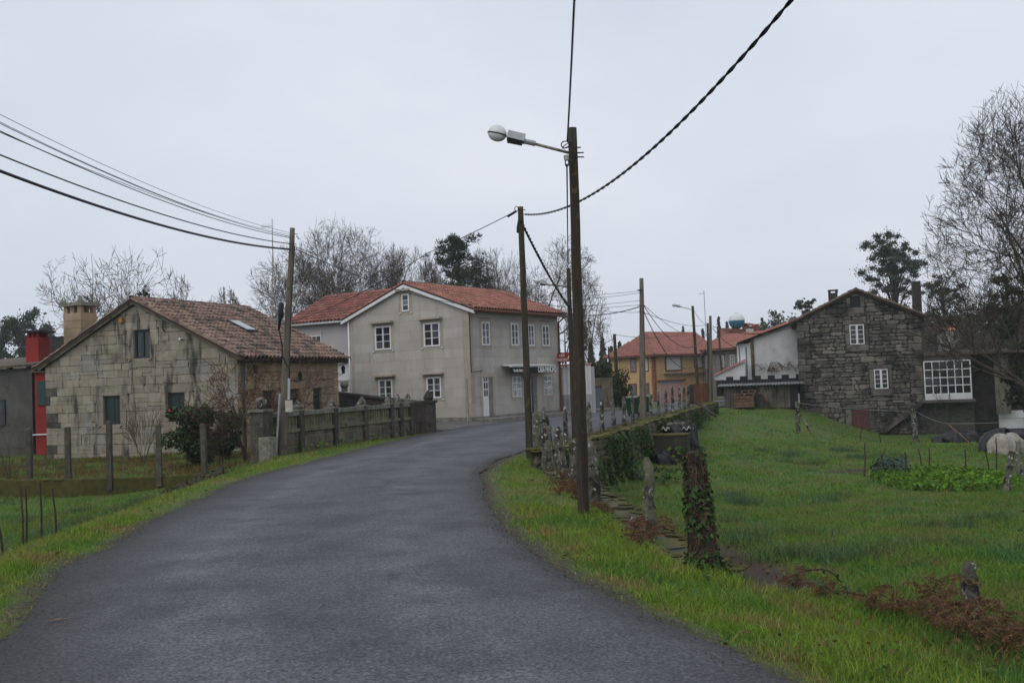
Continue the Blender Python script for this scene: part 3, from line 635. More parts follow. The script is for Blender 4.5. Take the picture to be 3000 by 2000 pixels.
def foot(root, x0, x1, y0, y1):
    M = Matrix.LocRotScale(root.location, root.rotation_euler, None)
    FOOT.append(np.array([tuple(M @ Vector(p))[:2] for p in ((x0, y0, 0), (x1, y0, 0), (x1, y1, 0), (x0, y1, 0))]))

# ------------------------------------------------------------------ old warm granite house on the left
SH = thing('stone_house', 'old warm granite house with dark green windows and rust-brown tiled roof', 'house', (-10.5, 39.0, -0.85), R(-22.6))
W_, L_H = 9.8, 7.1
ez = 3.92; az = 6.28
foot(SH, -W_, 0, 0, L_H)
gp = [(-W_, 0), (0, 0), (0, ez), (-W_ / 2, az), (-W_, ez)]
b = MB(); b.extrude([(-W_ + .15, 0), (-.15, 0), (-.15, ez), (-W_ / 2, az - .02), (-W_ + .15, ez)], FR((0, .15, 0), (1, 0, 0), (0, -1, 0)), -(L_H - .30), 0.0); b.obj('inner_wall', MT['mortar'], SH)
op = [px_rect(SH, 1, 0, 303, 1159, 352, 1243), px_rect(SH, 1, 0, 494, 1150, 541, 1235), px_rect(SH, 1, 0, 391, 966, 438, 1049)]
ext = []
for (a, c, z0, z1) in op:
    ext += [(a - .38, c + .38, z1, z1 + .32), (a - .28, c + .28, z0 - .36, z0)]
    hh = (z1 - z0) / 2
    ext += [(a - .42, a, z0, z0 + hh * .9), (c, c + .45, z0 + hh * .9, z1), (a - .30, a, z0 + hh * .9, z1), (c, c + .32, z0, z0 + hh * .9)]
GS = FR((0, .15, 0), (1, 0, 0), (0, -1, 0)); SS = FR((-.15, 0, 0), (0, 1, 0), (1, 0, 0))
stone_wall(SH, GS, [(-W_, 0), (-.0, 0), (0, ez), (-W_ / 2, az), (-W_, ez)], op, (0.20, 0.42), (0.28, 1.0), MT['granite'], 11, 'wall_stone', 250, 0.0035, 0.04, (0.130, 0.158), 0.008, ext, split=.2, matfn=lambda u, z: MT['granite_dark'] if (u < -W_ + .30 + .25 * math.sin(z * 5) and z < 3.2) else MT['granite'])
for (a, c, z0, z1) in op:
    F2 = FR((0, .15, 0), (1, 0, 0), (0, -1, 0))
    o = window(SH, F2, a + .01, c - .01, z0 + .01, z1 - .01, 0.0, 2, 1, MT['green_paint'], MT['green_paint'] if z0 < 2.5 else MT['glass'], edge=0.07, mull=.09)
    if z0 < 2.5:
        for k in (0.08, .54):
            MB().fbox(F2, a + (c - a) * k, a + (c - a) * (k + .38), z0 + .12, z1 - .12, .02, .045).obj('shutter_panel', MT['green_paint'], o)
# long wall facing the road: brown stone with three dark openings
so = [px_rect(SH, 0, 0, 851, 1139, 879, 1240), px_rect(SH, 0, 0, 920, 1136, 944, 1232), px_rect(SH, 0, 0, 772, 1144, 803, 1250)]
so = [(a, c, max(0.02, z0), z1) for a, c, z0, z1 in so]
sx_ = [(a - .3, c + .3, z1, z1 + .3) for a, c, z0, z1 in so]
stone_wall(SH, SS, [(0.02, 0), (L_H, 0), (L_H, ez - .12), (0.02, ez - .12)], so, (0.26, 0.42), (0.35, 0.9), MT['granite_brown'], 17, 'side_stone', 130, 0.006, 0.02, (0.135, 0.155), 0.012, sx_)
for a, c, z0, z1 in so:
    o = MB().fbox(SS, a + .02, c - .02, z0, z1 - .02, 0.0, .03).obj('door', MT['green_paint'], SH)
    MB().fbox(SS, a + .12, c - .12, z0 + 1.0, z1 - .15, 0.03, .04).obj('pane', MT['glass'], o)
# roof
rz = az + .16; drop = math.hypot(W_ / 2 + .45, az - ez + .22)
sl_v = Vector((W_ / 2 + .45, 0, -(az - ez + .22)))
y0r, y1r = -.22, L_H + .2
slab(SH, [(-W_ / 2, y0r, rz), (-W_ / 2, y1r, rz), (-W_ / 2 + sl_v.x, y1r, rz + sl_v.z), (-W_ / 2 + sl_v.x, y0r, rz + sl_v.z)], MT['deck'], 'roof_deck')
slab(SH, [(-W_ / 2, y1r, rz), (-W_ / 2, y0r, rz), (-W_ / 2 - sl_v.x, y0r, rz + sl_v.z), (-W_ / 2 - sl_v.x, y1r, rz + sl_v.z)], MT['deck'], 'roof_deck')
roof_plane(SH, (-W_ / 2, y0r, rz), (0, 1, 0), sl_v, y1r - y0r, sl_v.length + .05, MT['tile_old'], 300, 0.24, 0.36, jit=0.02, seed=3)
roof_plane(SH, (-W_ / 2, y1r, rz), (0, -1, 0), Vector((-sl_v.x, 0, sl_v.z)), y1r - y0r, sl_v.length + .05, MT['tile_old'], 0, 0.24, 0.36, jit=0.02, seed=4)
ridge_caps(SH, (-W_ / 2, y0r, rz + .06), (-W_ / 2, y1r, rz + .06), MT['tile_old'], 0.13)
for sgn in (1, -1):     # stone verge under the tiles of the gable
    p0 = Vector((-W_ / 2, -.12, az + .06)); p1 = Vector((-W_ / 2 + sgn * (W_ / 2 + .25), -.12, az + .06 - (az - ez + .22) * (W_ / 2 + .25) / (W_ / 2 + .45)))
    MB().tube([p0, p1], .075, 4).obj('verge_stone', MT['granite'], SH)
    ridge_caps(SH, Vector((p1.x, y0r + .06, p1.z + .12)), Vector((p0.x, y0r + .06, p0.z + .12)), MT['tile_old'], 0.10, .38, 'verge_tile')
MB().tube([(.36, y0r, ez - .13), (.36, y1r, ez - .16)], .065, 8).obj('gutter', MT['black'], SH, True)
# skylight in the roof slope
sk0 = Vector((-W_ / 2, 0, rz)); es = sl_v.normalized(); en = Vector((0, 1, 0)).cross(es); en = en if en.z > 0 else -en
b = MB(); c0 = sk0 + es * 2.25 + Vector((0, 3.0, 0)) + en * .1
def skp(a, s, h): return c0 + Vector((0, a, 0)) + es * s + en * h
b.hexa([skp(a, s, h) for h in (0, .10) for a, s in ((0, 0), (.78, 0), (.78, 1.15), (0, 1.15))]); sk = b.obj('skylight', MT['black'], SH)
b = MB(); b.hexa([skp(a, s, h) for h in (.09, .115) for a, s in ((.08, .08), (.70, .08), (.70, 1.06), (.08, 1.06))]); b.obj('pane', MT['skyglass'], sk)
# massive chimney on the far slope, with a stone cap and four finials
cp = onplane(234, 893, SH, 1, 3.2); cx, cyy = cp.x, 3.2; cu = cp.z - 5.94
ch = MB(); ch.box(cx - .50, cx + .50, cyy - .45, cyy + .45, 3.6, 5.55 + cu); cho = ch.obj('chimney', MT['granite_brown'], SH)
for i in range(6):
    MB().box(cx - .52, cx + .52, cyy - .47, cyy + .47, 3.49 + cu + i * .345, 3.49 + cu + i * .345 + .33).obj('chimney_course', MT['granite_brown'], cho)
for dx in (-.40, 0, .40):
    for dy in (-.36, .36): MB().box(cx + dx - .10, cx + dx + .10, cyy + dy - .09, cyy + dy + .09, 5.55 + cu, 5.86 + cu).obj('chimney_pier', MT['granite_brown'], cho)
MB().box(cx - .66, cx + .66, cyy - .58, cyy + .58, 5.86 + cu, 6.02 + cu).obj('chimney_cap', MT['rail'], cho)
for dx, dy, s_ in ((-.56, -.46, 1), (.56, -.46, 1), (-.56, .46, 1), (.56, .46, 1), (0, 0, 1.5)):
    MB().lathe([(.10 * s_, 0), (.11 * s_, .05), (.05 * s_, .15 * s_), (.004, .27 * s_)], 8, (cx + dx, cyy + dy, 6.02 + cu)).obj('finial', MT['rail'], cho)
# lanterns, alarm box, cable inlet
def lantern(parent, p, outv):
    b = MB(); p = Vector(p); o = Vector(outv)
    b.tube([p, p + o * .12 + Vector((0, 0, -.10)), p + o * .3 + Vector((0, 0, -.02))], .014, 6)
    q = p + o * .3
    b.lathe([(.07, -.02), (.10, .22), (.12, .24), (.05, .32), (.012, .34), (.01, .40)], 6, q + Vector((0, 0, -.02))); l = b.obj('wall_lantern', MT['black'], parent)
    MB().lathe([(.055, .0), (.085, .20)], 6, q + Vector((0, 0, -.02))).obj('lantern_glass', MT['grey_metal'], l)
for px, py in ((989, 1092), (862, 1112), (730, 1090)):
    q = onplane(px, py, SH, 0, 0.02); lantern(SH, q, (1, 0, 0))
q = onplane(357, 938, SH, 1, -.02); MB().box(q.x - .10, q.x + .10, -.11, -.0, q.z - .09, q.z + .09).obj('alarm_box', mat('orange_plastic', (0.36, 0.17, 0.035), None, 3, .5), SH)
q = onplane(481, 965, SH, 1, -.02); MB().tube([(q.x, -.03, q.z - .05), (q.x, -.10, q.z), (q.x + .03, -.10, q.z + .32)], .03, 6).obj('cable_inlet', MT['black'], SH)
q = onplane(532, 992, SH, 1, -.02); MB().tube([(q.x, -.0, q.z), (q.x, -.12, q.z), (q.x, -.16, q.z - .06)], .04, 6).obj('security_camera', MT['white'], SH)
for a, c, z0, z1 in op[:1] + op[2:]:
    for u in (a - .12, c + .10): MB().tube([(u, 0, z0 - .06), (u, -.10, z0 - .08), (u, -.12, z0 - .16)], .022, 5).obj('shutter_catch', MT['black'], SH)
# drain pipe at the corner
MB().tube([(.10, .25, ez - .2), (.10, .25, 0)], .05, 8).obj('downpipe', MT['green_paint'], SH, True)

# ------------------------------------------------------------------ granite-clad two-storey house in the middle
CH = thing('granite_house', 'two-storey beige granite-clad house with white windows and a shop awning', 'house', (-1.93, 46.4, -0.1), R(-33.2))
CW = 7.2; CLn = 7.9
cez = onplane(1368, 903, CH, 1, 0).z; caz = onplane(1190, 836, CH, 1, 0).z
foot(CH, -CW, 1.3, -.3, CLn)
b = MB(); b.extrude([(-CW + .03, 0), (-.03, 0), (-.03, cez), (-CW / 2, caz - .02), (-CW + .03, cez)], FR((0, .03, 0), (1, 0, 0), (0, -1, 0)), -(CLn - .06), 0); b.obj('inner_wall', MT['panel_joint'], CH)
Z3 = lambda zx, zy: (800 + zx / 2.6133, 780 + zy / 2.6133)
def r3(axis, x0, y0, x1, y1, val=0.0):
    a = Z3(x0, y0); c = Z3(x1, y1); return px_rect(CH, axis, val, a[0], a[1], c[0], c[1])
gw = [r3(1, 782, 456, 906, 640), r3(1, 1154, 429, 1280, 615), r3(1, 985, 210, 1045, 347), r3(1, 810, 864, 917, 1035), r3(1, 1177, 845, 1290, 1010)]
sw_ = [r3(0, 1594, 424, 1657, 606), r3(0, 1820, 434, 1878, 608), r3(0, 1950, 443, 1999, 611), r3(0, 2058, 450, 2113, 611)]
lw = [r3(0, 1832, 842, 1897, 1000), r3(0, 2072, 832, 2133, 985)]
drs = [r3(0, 1608, 848, 1686, 1146), r3(0, 1978, 836, 2023, 1116)]
drs = [(a, c, .22, z1) for a, c, z0, z1 in drs]
GF = FR((0, .05, 0), (1, 0, 0), (0, -1, 0)); SF = FR((-.05, 0, 0), (0, 1, 0), (1, 0, 0))
def trims(ops):
    o = []
    for a, c, z0, z1 in ops: o += [(a - .16, a, z0, z1), (c, c + .16, z0, z1), (a - .16, c + .16, z1, z1 + .17), (a - .16, c + .16, z0 - .15, z0)]
    return o
def clad(F, poly, ops, seed, quota, corner):
    tr = trims(ops)
    stone_wall(CH, F, poly, list(ops) + tr + corner, (0.455, 0.456), (1.15, 1.35), MT['panel'], seed, 'cladding_panel', quota, 0.0022, 0, (0.048, 0.051), 0.002, (), True)
    for r in tr + corner:
        p = clip_poly([(r[0], r[2]), (r[1], r[2]), (r[1], r[3]), (r[0], r[3])], poly)
        if len(p) < 3: continue
        b = MB(); stone_mesh(b, stone_shape(p, .0022, 0, random), F, .053, .003); b.obj('trim_stone', MT['panel_trim'], CH)
qz = lambda u0, u1: [(u0, u1, .30 + i * .62, .30 + (i + 1) * .62) for i in range(9)]
clad(GF, [(-CW, .3), (0, .3), (0, cez), (-CW / 2, caz), (-CW, cez)], gw, 5, 200, qz(-.36, -.004) + qz(-CW, -CW + .22))
clad(SF, [(0.0, .3), (CLn, .3), (CLn, cez), (0.0, cez)], sw_ + lw + drs, 6, 200, qz(.004, .3))
b = MB(); b.box(-CW + .01, .012, -.025, .2, -.15, .297); b.box(-.2, .025, .2, CLn, -.15, .297); b.obj('plinth', MT['plinth'], CH)
for i, (a, c, z0, z1) in enumerate(gw):
    window(CH, FR((0, .03, 0), (1, 0, 0), (0, -1, 0)), a + .005, c - .005, z0 + .005, z1 - .005, .004, 1 if i == 2 else 2, 3, glass=[MT['glass'], MT['glass'], MT['glass_pale']], leaves=1 if i == 2 else 2, edge=.075)
for a, c, z0, z1 in sw_:
    window(CH, FR((-.03, 0, 0), (0, 1, 0), (1, 0, 0)), a + .005, c - .005, z0 + .005, z1 - .005, .004, 2, 3, glass=MT['glass_pale'], edge=.07)
for i, (zx0, zx1, zy) in enumerate(((755, 922, 430), (1122, 1297, 400), (957, 1062, 183), (778, 938, 838), (1145, 1308, 820))):
    a, c, z0, z1 = r3(1, zx0, zy - 8, zx1, zy + 10); MB().box(a, c, -.26, 0.0, z0 + .02, z1).obj('window_hood', MT['panel_trim'], CH)
for a, c, z0, z1 in gw:      # shutter stays
    for u in (a - .10, c + .10): MB().box(u - .05, u + .05, -.05, -.003, z0 - .08, z0 - .03).obj('shutter_stay', MT['white'], CH)
for a, c, z0, z1 in lw:      # grilles
    w = window(CH, FR((-.03, 0, 0), (0, 1, 0), (1, 0, 0)), a, c, z0, z1, .002, 2, 1, glass=MT['glass'], edge=.05)
    b = MB(); Fg = FR((.02, 0, 0), (0, 1, 0), (1, 0, 0))
    n = 9
    for i in range(n): u = a + .02 + (c - a - .04) * i / (n - 1); b.fbox(Fg, u - .012, u + .012, z0 + .03, z1 - .03, 0, .02)
    for z in (z1 - .32, z0 + .38): b.fbox(Fg, a, c, z - .03, z + .03, .018, .04)
    mu, mz = (a + c) / 2, (z0 + z1) / 2
    for s_ in (.26, .42):
        pts = [(mu, mz - s_ * 1.05), (mu + s_ * .62, mz), (mu, mz + s_ * 1.05), (mu - s_ * .62, mz), (mu, mz - s_ * 1.05)]
        b.tube([Fg(u, z, .03) for u, z in pts], .017, 5)
    b.obj('window_grille', MT['white'], CH)
for i, (a, c, z0, z1) in enumerate(drs):
    b = MB(); b.fbox(FR((-.029, 0, 0), (0, 1, 0), (1, 0, 0)), a, c, z0, z1, 0, .004); d_ = b.obj('doorway', MT['plinth'], CH)  # darker plinth grey paints in the shade of the door reveal
    if i == 0:
        e = a + (c - a) * .56
        b = MB(); b.fbox(SF, a + .02, e, z0, z1 - .02, .03, .045); dd = b.obj('door_leaf', MT['white'], d_)
        for k in range(3):
            for q in (0, 1): MB().fbox(SF, a + .09 + q * (e - a - .1) * .5, a + .09 + (q + .75) * (e - a - .1) * .5, z0 + 1.0 + k * .34, z0 + 1.28 + k * .34, .045, .05).obj('pane', MT['glass_pale'], d_)
    else:
        MB().fbox(SF, a + .02, c - .35, z0, z1 - .02, .03, .045).obj('door_leaf', MT['glass'], d_)
# awning with lettering
a, c, z0, z1 = r3(0, 1822, 737, 2158, 812, 0.55)
MB().hexa([(.04, a, z1 - .12), (.60, a, z1 - .17), (.60, c, z1 - .17), (.04, c, z1 - .12), (.04, a, z1 - .05), (.62, a, z1 - .13), (.62, c, z1 - .13), (.04, c, z1 - .05)]).obj('awning_top', MT['white'], CH)
aw = MB().box(.50, .56, a - .02, c + .02, z0 - .02, z1 - .20).obj('awning_valance', MT['awning'], CH)
MB().box(.49, .585, a - .04, c + .04, z1 - .20, z1 - .165).obj('awning_bar', MT['white'], CH)
def onside(x, y, z): return Matrix.Translation((x, y, z)) @ Matrix(((0, 0, 1, 0), (1, 0, 0, 0), (0, 1, 0, 0), (0, 0, 0, 1)))
zt = (z0 + z1) / 2 - .11; hgt = (z1 - z0)
ta, tc_, _, _ = r3(0, 2043, 770, 2152, 805, .56)
to = text_mesh('CASA PANCHO', .40, MT['lettering'], .004, 'lettering', aw, onside(.566, (ta + tc_) / 2, zt), 0.62, .012)
ta, tc_, _, _ = r3(0, 1852, 780, 1905, 800, .56)
text_mesh('Estrella Galicia', .19, MT['lettering'], .004, 'lettering', aw, onside(.566, (ta + tc_) / 2, zt - .02), 0.75, .003)
ta2, tc2, _, _ = r3(0, 1906, 780, 1914, 800, .56)
b = MB(); b.lathe([(.0, 0), (.07, 0), (.07, .008), (0, .008)], 14, M=onside(.562, ta2 + .05, zt - .02)); b.obj('roundel', mat('gold_print', (0.55, 0.30, 0.12), None, 3, .5), aw)
MB().lathe([(0, 0), (.32, 0), (.32, .05), (0, .05)], 20, M=onside(.03, r3(0, 1938, 840, 1945, 850)[0], r3(0, 1938, 830, 1945, 870)[2] + .22)).obj('round_wall_sign', mat('blue_sign_enamel', (0.02, 0.03, 0.12), None, 2, .4), CH)
# roof of the main block
oh = .16; rz2 = caz + .10; hw = CW / 2 + .42
sv = Vector((hw, 0, -(caz - cez) * hw / (CW / 2)))
ya, yb = -oh, CLn + .25
for sg, (o1, o2) in ((1, (ya, yb)), (-1, (yb, ya))):
    slab(CH, [(-CW / 2, o1, rz2), (-CW / 2, o2, rz2), (-CW / 2 + sg * sv.x, o2, rz2 + sv.z), (-CW / 2 + sg * sv.x, o1, rz2 + sv.z)], MT['deck'], 'roof_deck', .06)
    roof_plane(CH, (-CW / 2, o1, rz2), (0, sg, 0), Vector((sg * sv.x, 0, sv.z)), yb - ya, sv.length, MT['tile_red'], 300 if sg > 0 else 0, 0.22, 0.36, seed=8 + sg, jit=.006)
    p0 = Vector((-CW / 2, ya + .02, rz2 - .10)); p1 = p0 + Vector((sg * sv.x, 0, sv.z))
    b = MB(); d_ = (p1 - p0).normalized(); b.hexa([p + Vector((0, y, z)) for z in (-.11, .03) for p, y in ((p0, -.05), (p1, -.05), (p1, .05), (p0, .05))]); b.obj('bargeboard', MT['white'], CH)
    ridge_caps(CH, p1 + Vector((0, .06, .12)), p0 + Vector((0, .06, .12)), MT['tile_red'], .10, .38, 'verge_tile')
ridge_caps(CH, (-CW / 2, ya, rz2 + .05), (-CW / 2, yb, rz2 + .05), MT['tile_dark'], .12)
gz_ = rz2 + sv.z - .05
MB().tube([(sv.x - CW / 2 + .05, ya, gz_), (sv.x - CW / 2 + .05, yb, gz_ - .03)], .07, 8).obj('gutter', MT['copper'], CH, True)
MB().tube([(sv.x - CW / 2 + .05, CLn - .05, gz_ - .05), (.10, CLn - .08, gz_ - .35), (.07, CLn - .08, .35), (.16, CLn - .08, .15)], .05, 8).obj('downpipe', MT['copper'], CH, True)
q0 = onplane(*Z3(1480, 857), CH, 1, -.03); MB().tube([(q0.x, -.04, q0.z), (q0.x, -.04, 0)], .035, 6).obj('cable_conduit', MT['grey_metal'], CH)
MB().tube([(.03, .03, cez - .1), (.03, .03, 2.35), (.03, .9, 2.4)], .018, 5).obj('wall_cable', MT['black'], CH)
# wing behind, pinkish render, with its own tiled roof
wy = 1.0
we = onplane(940, 941, CH, 1, wy).z; wl = onplane(846, 945, CH, 1, wy).x; wr = onplane(938, 874, CH, 1, wy + 2.9)
b = MB(); b.box(wl + .2, -CW + .02, wy, wy + 5.6, -.1, we - .02); b.obj('wing_wall', MT['pale_render'], CH)
rh = max(wr.z, we + .9)
wroof = slab(CH, [(-CW - .0, wy + 2.9, rh), (wl, wy + 2.9, rh), (wl, wy - .3, we - .05), (-CW, wy - .3, we - .05)], MT['deck'], 'wing_roof', .05)
slab(CH, [(wl, wy + 2.9, rh), (-CW - .0, wy + 2.9, rh), (-CW, wy + 5.9, we - .05), (wl, wy + 5.9, we - .05)], MT['deck'], 'wing_roof', .05)
vv = Vector((0, -3.2, we - .05 - rh)); roof_plane(CH, (wl, wy + 2.9, rh), (1, 0, 0), vv, -CW - wl + .9, vv.length + .08, MT['tile_wing'], 0, .24, .36, seed=31, jit=.006)
vv = Vector((0, 3.0, we - .05 - rh)); roof_plane(CH, (-CW, wy + 2.9, rh), (-1, 0, 0), vv, -CW - wl, vv.length + .08, MT['tile_wing'], 0, .24, .36, seed=32, jit=.006)
ridge_caps(CH, (wl, wy + 2.9, rh + .05), (-CW + 1.0, wy + 2.9, rh + .05), MT['tile_wing'], .12)
b = MB(); b.tube([(wl, wy - .34, we - .10), (-CW - .05, wy - .34, we - .13)], .07, 8); b.tube([(-CW - .07, -.02, cez - .02), (-CW - .07, -.02, .3)], .045, 8); b.obj('white_gutter', MT['white'], CH, True)
a, c, z0, z1 = px_rect(CH, 1, wy, 888, 983, 944, 1024)
MB().fbox(FR((0, wy, 0), (1, 0, 0), (0, -1, 0)), a - .03, c + .03, z1, z1 + .16, 0, .05).obj('blind_box', MT['pale_render'], CH)
window(CH, FR((0, wy - .005, 0), (1, 0, 0), (0, -1, 0)), a, c, z0, z1, .0, 4, 2, edge=.06)
# white lean-to at the side
lz = onplane(1005, 1060, CH, 1, .6).z
b = MB(); b.hexa([(-CW - 2.6, .5, -.1), (-CW - .12, .5, -.1), (-CW - .12, wy, -.1), (-CW - 2.6, wy, -.1), (-CW - 2.6, .5, lz - .25), (-CW - .12, .5, lz + .05), (-CW - .12, wy, lz + .05), (-CW - 2.6, wy, lz - .25)]); b.obj('lean_to_wall', MT['white'], CH)
ridge_caps(CH, (-CW - 2.6, .42, lz - .22), (-CW - .1, .42, lz + .10), MT['tile_red'], .13, .35, 'lean_to_tile')
MB().box(-CW - 2.6, -CW - .12, .44, .5, lz - .95, lz - .85).obj('white_pipe', MT['white'], CH)
# pavement with kerb in front of the house
def ch_world(x, y, z): return Matrix.LocRotScale(CH.location, CH.rotation_euler, None) @ Vector((x, y, z))
b = MB(); pp = [ch_world(.03, -.0, 0), ch_world(1.35, -.5, 0), ch_world(1.5, CLn + 3.5, 0), ch_world(.03, CLn + 3.5, 0)]
b.hexa([Vector((p.x, p.y, -.12)) for p in pp] + [Vector((p.x, p.y, .125)) for p in pp])
b.obj('pavement', mat('old_concrete_pavement', (0.20, 0.19, 0.175), (0.13, 0.125, 0.11), 2, .9, 0, .4, 40, spots=[((0.06, 0.075, 0.03), 2.5, .58, .1)]), kind='structure')
b = MB(); 
for i in range(13):
    p0 = Vector(pp[1]).lerp(pp[2], i / 13); p1 = Vector(pp[1]).lerp(pp[2], (i + .985) / 13); n_ = (p1 - p0).cross(Vector((0, 0, 1))).normalized() * .14
    k_ = MB(); k_.hexa([Vector((p.x, p.y, z)) for z in (-.1, .135) for p in (p0 + n_ * .02, p1 + n_ * .02, p1 + n_, p0 + n_)]); o = k_.obj('kerb_stone', MT['plinth']); o.parent = bpy.data.objects['pavement']
FOOT.append(np.array([tuple(p)[:2] for p in pp]))
# ------------------------------------------------------------------ outbuildings at the far left
GO = thing('outbuilding', 'grey cement-rendered outbuilding with a mossy sheet roof beside the red wall', 'outbuilding', (-21.15, 45.0, -0.6), R(-8))
foot(GO, -6, 0, 0, 5)
b = MB(); b.box(-6, 0, 0, 5, -.4, 3.75); b.obj('wall', MT['grey_render'], GO)
slab(GO, [(-6.2, -.3, 3.72), (.25, -.3, 3.92), (.25, 5.2, 4.6), (-6.2, 5.2, 4.4)], MT['tile_dark'], 'roof', .09)
for i in range(7): MB().box(-5.6 + i * .92, -5.5 + i * .92, -.28, .02, 3.60 + i * .028, 3.70 + i * .028).obj('rafter_end', MT['pole'], GO)
a, c, z0, z1 = px_rect(GO, 1, 0, -32, 1171, 17, 1248); window(GO, GABLE, a, c, z0, z1, .01, 2, 1, MT['green_paint'], MT['glass'], edge=.07)
RW = thing('red_house', 'narrow red-painted house front with a red chimney and black chimney cap', 'house', (-20.98, 44.86, -0.6), R(-8))
foot(RW, 0, 6, 0, 6)
b = MB(); b.box(.02, 5.5, .0, 6, -.4, 3.62); b.obj('wall', MT['red_wall'], RW)
slab(RW, [(-.1, -.18, 3.62), (5.7, -.18, 3.62), (5.7, 3, 4.2), (-.1, 3, 4.2)], MT['tile_dark'], 'roof', .09)
a, c, z0, z1 = px_rect(RW, 1, 0, 110, 1116, 133, 1187)
sh = MB().fbox(GABLE, a, c + .25, z0, z1, .0, .05).obj('shutter', mat('blue_green_paint', (0.03, 0.06, 0.065), None, 4, .5), RW)
q = onplane(115, 1273, RW, 1, -.05); MB().tube([(-.1, -.08, q.z), (2.0, -.08, q.z + .02)], .035, 6).obj('white_pipe', MT['white'], RW)
c0 = onplane(75, 1000, RW, 1, 1.0); c1 = onplane(112, 1000, RW, 1, 1.0); zt_ = onplane(105, 988, RW, 1, 1.0).z; zc = onplane(105, 971, RW, 1, 1.0).z
chm = MB().box(c0.x, c1.x, 1.0, 1.9, 3.6, zt_).obj('chimney', MT['red_wall'], RW)
for x in (c0.x + .05, (c0.x + c1.x) / 2 - .06, c1.x - .17):
    for y in (1.04, 1.74): MB().box(x, x + .12, y, y + .12, zt_, zc - .03).obj('chimney_pier', MT['red_wall'], chm)
MB().box(c0.x - .18, c1.x + .18, .82, 2.08, zc - .03, zc + .06).obj('chimney_cap', MT['black'], chm)
BB = thing('brick_barn', 'low brown brick barn with a mossy roof behind the red chimney', 'barn', tuple(D(-60, 1200, 54)), R(-8)); BB.location.z = -.6
b = MB(); b.box(-3, 2.2, 0, 4, -.4, 3.75); b.obj('wall', MT['brick'], BB)
slab(BB, [(-3.2, -.3, 3.8), (2.4, -.3, 3.8), (2.4, 4, 4.7), (-3.2, 4, 4.7)], MT['tile_dark'], 'roof', .08)
PS = thing('board_shed', 'dark weathered board shed behind the granite chimney', 'shed', tuple(D(138, 1200, 56)), R(-8)); PS.location.z = -.6
zt_ = onplane(160, 985, PS, 1, 0).z
for i in range(10): MB().box(i * .21, i * .21 + .2, -.02 + .01 * (i % 3), .03, -.3, zt_ - .02 * (i % 2)).obj('wall_board', MT['darkstone'], PS)
MB().box(0, 2.3, .04, 2.5, -.3, zt_ - .05).obj('frame', MT['black'], PS)

# ------------------------------------------------------------------ dark rubble house on the right
RH = thing('rubble_house', 'tall dark rubble-stone house with small white windows and a faded red cellar door', 'house', (16.97, 61.0, -2.35), R(-15.6))
RWd = 6.94; rez = onplane(2325, 946, RH, 1, 0).z; raz = onplane(2503, 856, RH, 1, 0).z; RLn = 8.0
foot(RH, 0, RWd + 4, 0, RLn)
gp = [(0, 0), (RWd, 0), (RWd, rez), (RWd / 2, raz), (0, rez)]
b = MB(); b.extrude(gp, FR((0, .1, 0), (1, 0, 0), (0, -1, 0)), -(RLn - .1), 0); b.obj('inner_wall', MT['rubble_mortar'], RH)
Z7 = lambda x, y: (2280 + x / 2.8514, 780 + y / 2.8514)
def r7(x0, y0, x1, y1, val=0.0, root=None):
    p = Z7(x0, y0); q = Z7(x1, y1); return px_rect(root or RH, 1, val, p[0], p[1], q[0], q[1])
rw = [r7(597, 486, 718, 652), r7(802, 858, 917, 1022)]; hole = r7(603, 253, 682, 343); rd = r7(617, 1190, 757, 1394); rd = (rd[0], rd[1], .1, rd[3])
ext = []
for a, c, z0, z1 in rw + [hole]:
    ext += [(a - .35, c + .35, z1, z1 + .26), (a - .22, c + .22, z0 - .42, z0), (a - .26, a, z0, z1), (c, c + .26, z0, z1)]
ext += [(rd[0] - .5, rd[1] + .5, rd[3], rd[3] + .26), (rd[0] - .35, rd[0], .5, rd[3]), (rd[1], rd[1] + .35, .5, rd[3])]
for i in range(12):      # corner stones
    w = .75 if i % 2 else .45
    ext += [(0, w, 2.0 + i * .4, 2.4 + i * .4), (RWd - w, RWd, 1.2 + i * .42, 1.62 + i * .42)]
stone_wall(RH, FR((0, .1, 0), (1, 0, 0), (0, -1, 0)), gp, rw + [hole, rd], (0.17, 0.36), (0.24, 0.85), MT['rubble'], 21, 'wall_stone', 300, 0.010, 0.12, (0.06, 0.115), 0.028, ext, split=.35)
for a, c, z0, z1 in rw: window(RH, FR((0, .02, 0), (1, 0, 0), (0, -1, 0)), a, c, z0, z1, 0, 2, 4, edge=.055, mull=.12)
MB().fbox(GABLE, hole[0], hole[1], hole[2], hole[3], -.095, -.085).obj('attic_opening', MT['black'], RH)
dr = MB().fbox(GABLE, rd[0], rd[1], rd[2], rd[3], -.09, -.06).obj('cellar_door', MT['black'], RH)
for i in range(7):
    w = (rd[1] - rd[0]) / 7; MB().fbox(GABLE, rd[0] + i * w + .006, rd[0] + (i + 1) * w - .006, rd[2], rd[3] - .02, -.06, -.035 + .004 * (i % 2)).obj('door_board', MT['red_door'], dr)
rzz = raz + .12; hw = RWd / 2 + .3; sv = Vector((hw, 0, -(raz - rez) * hw / (RWd / 2)))
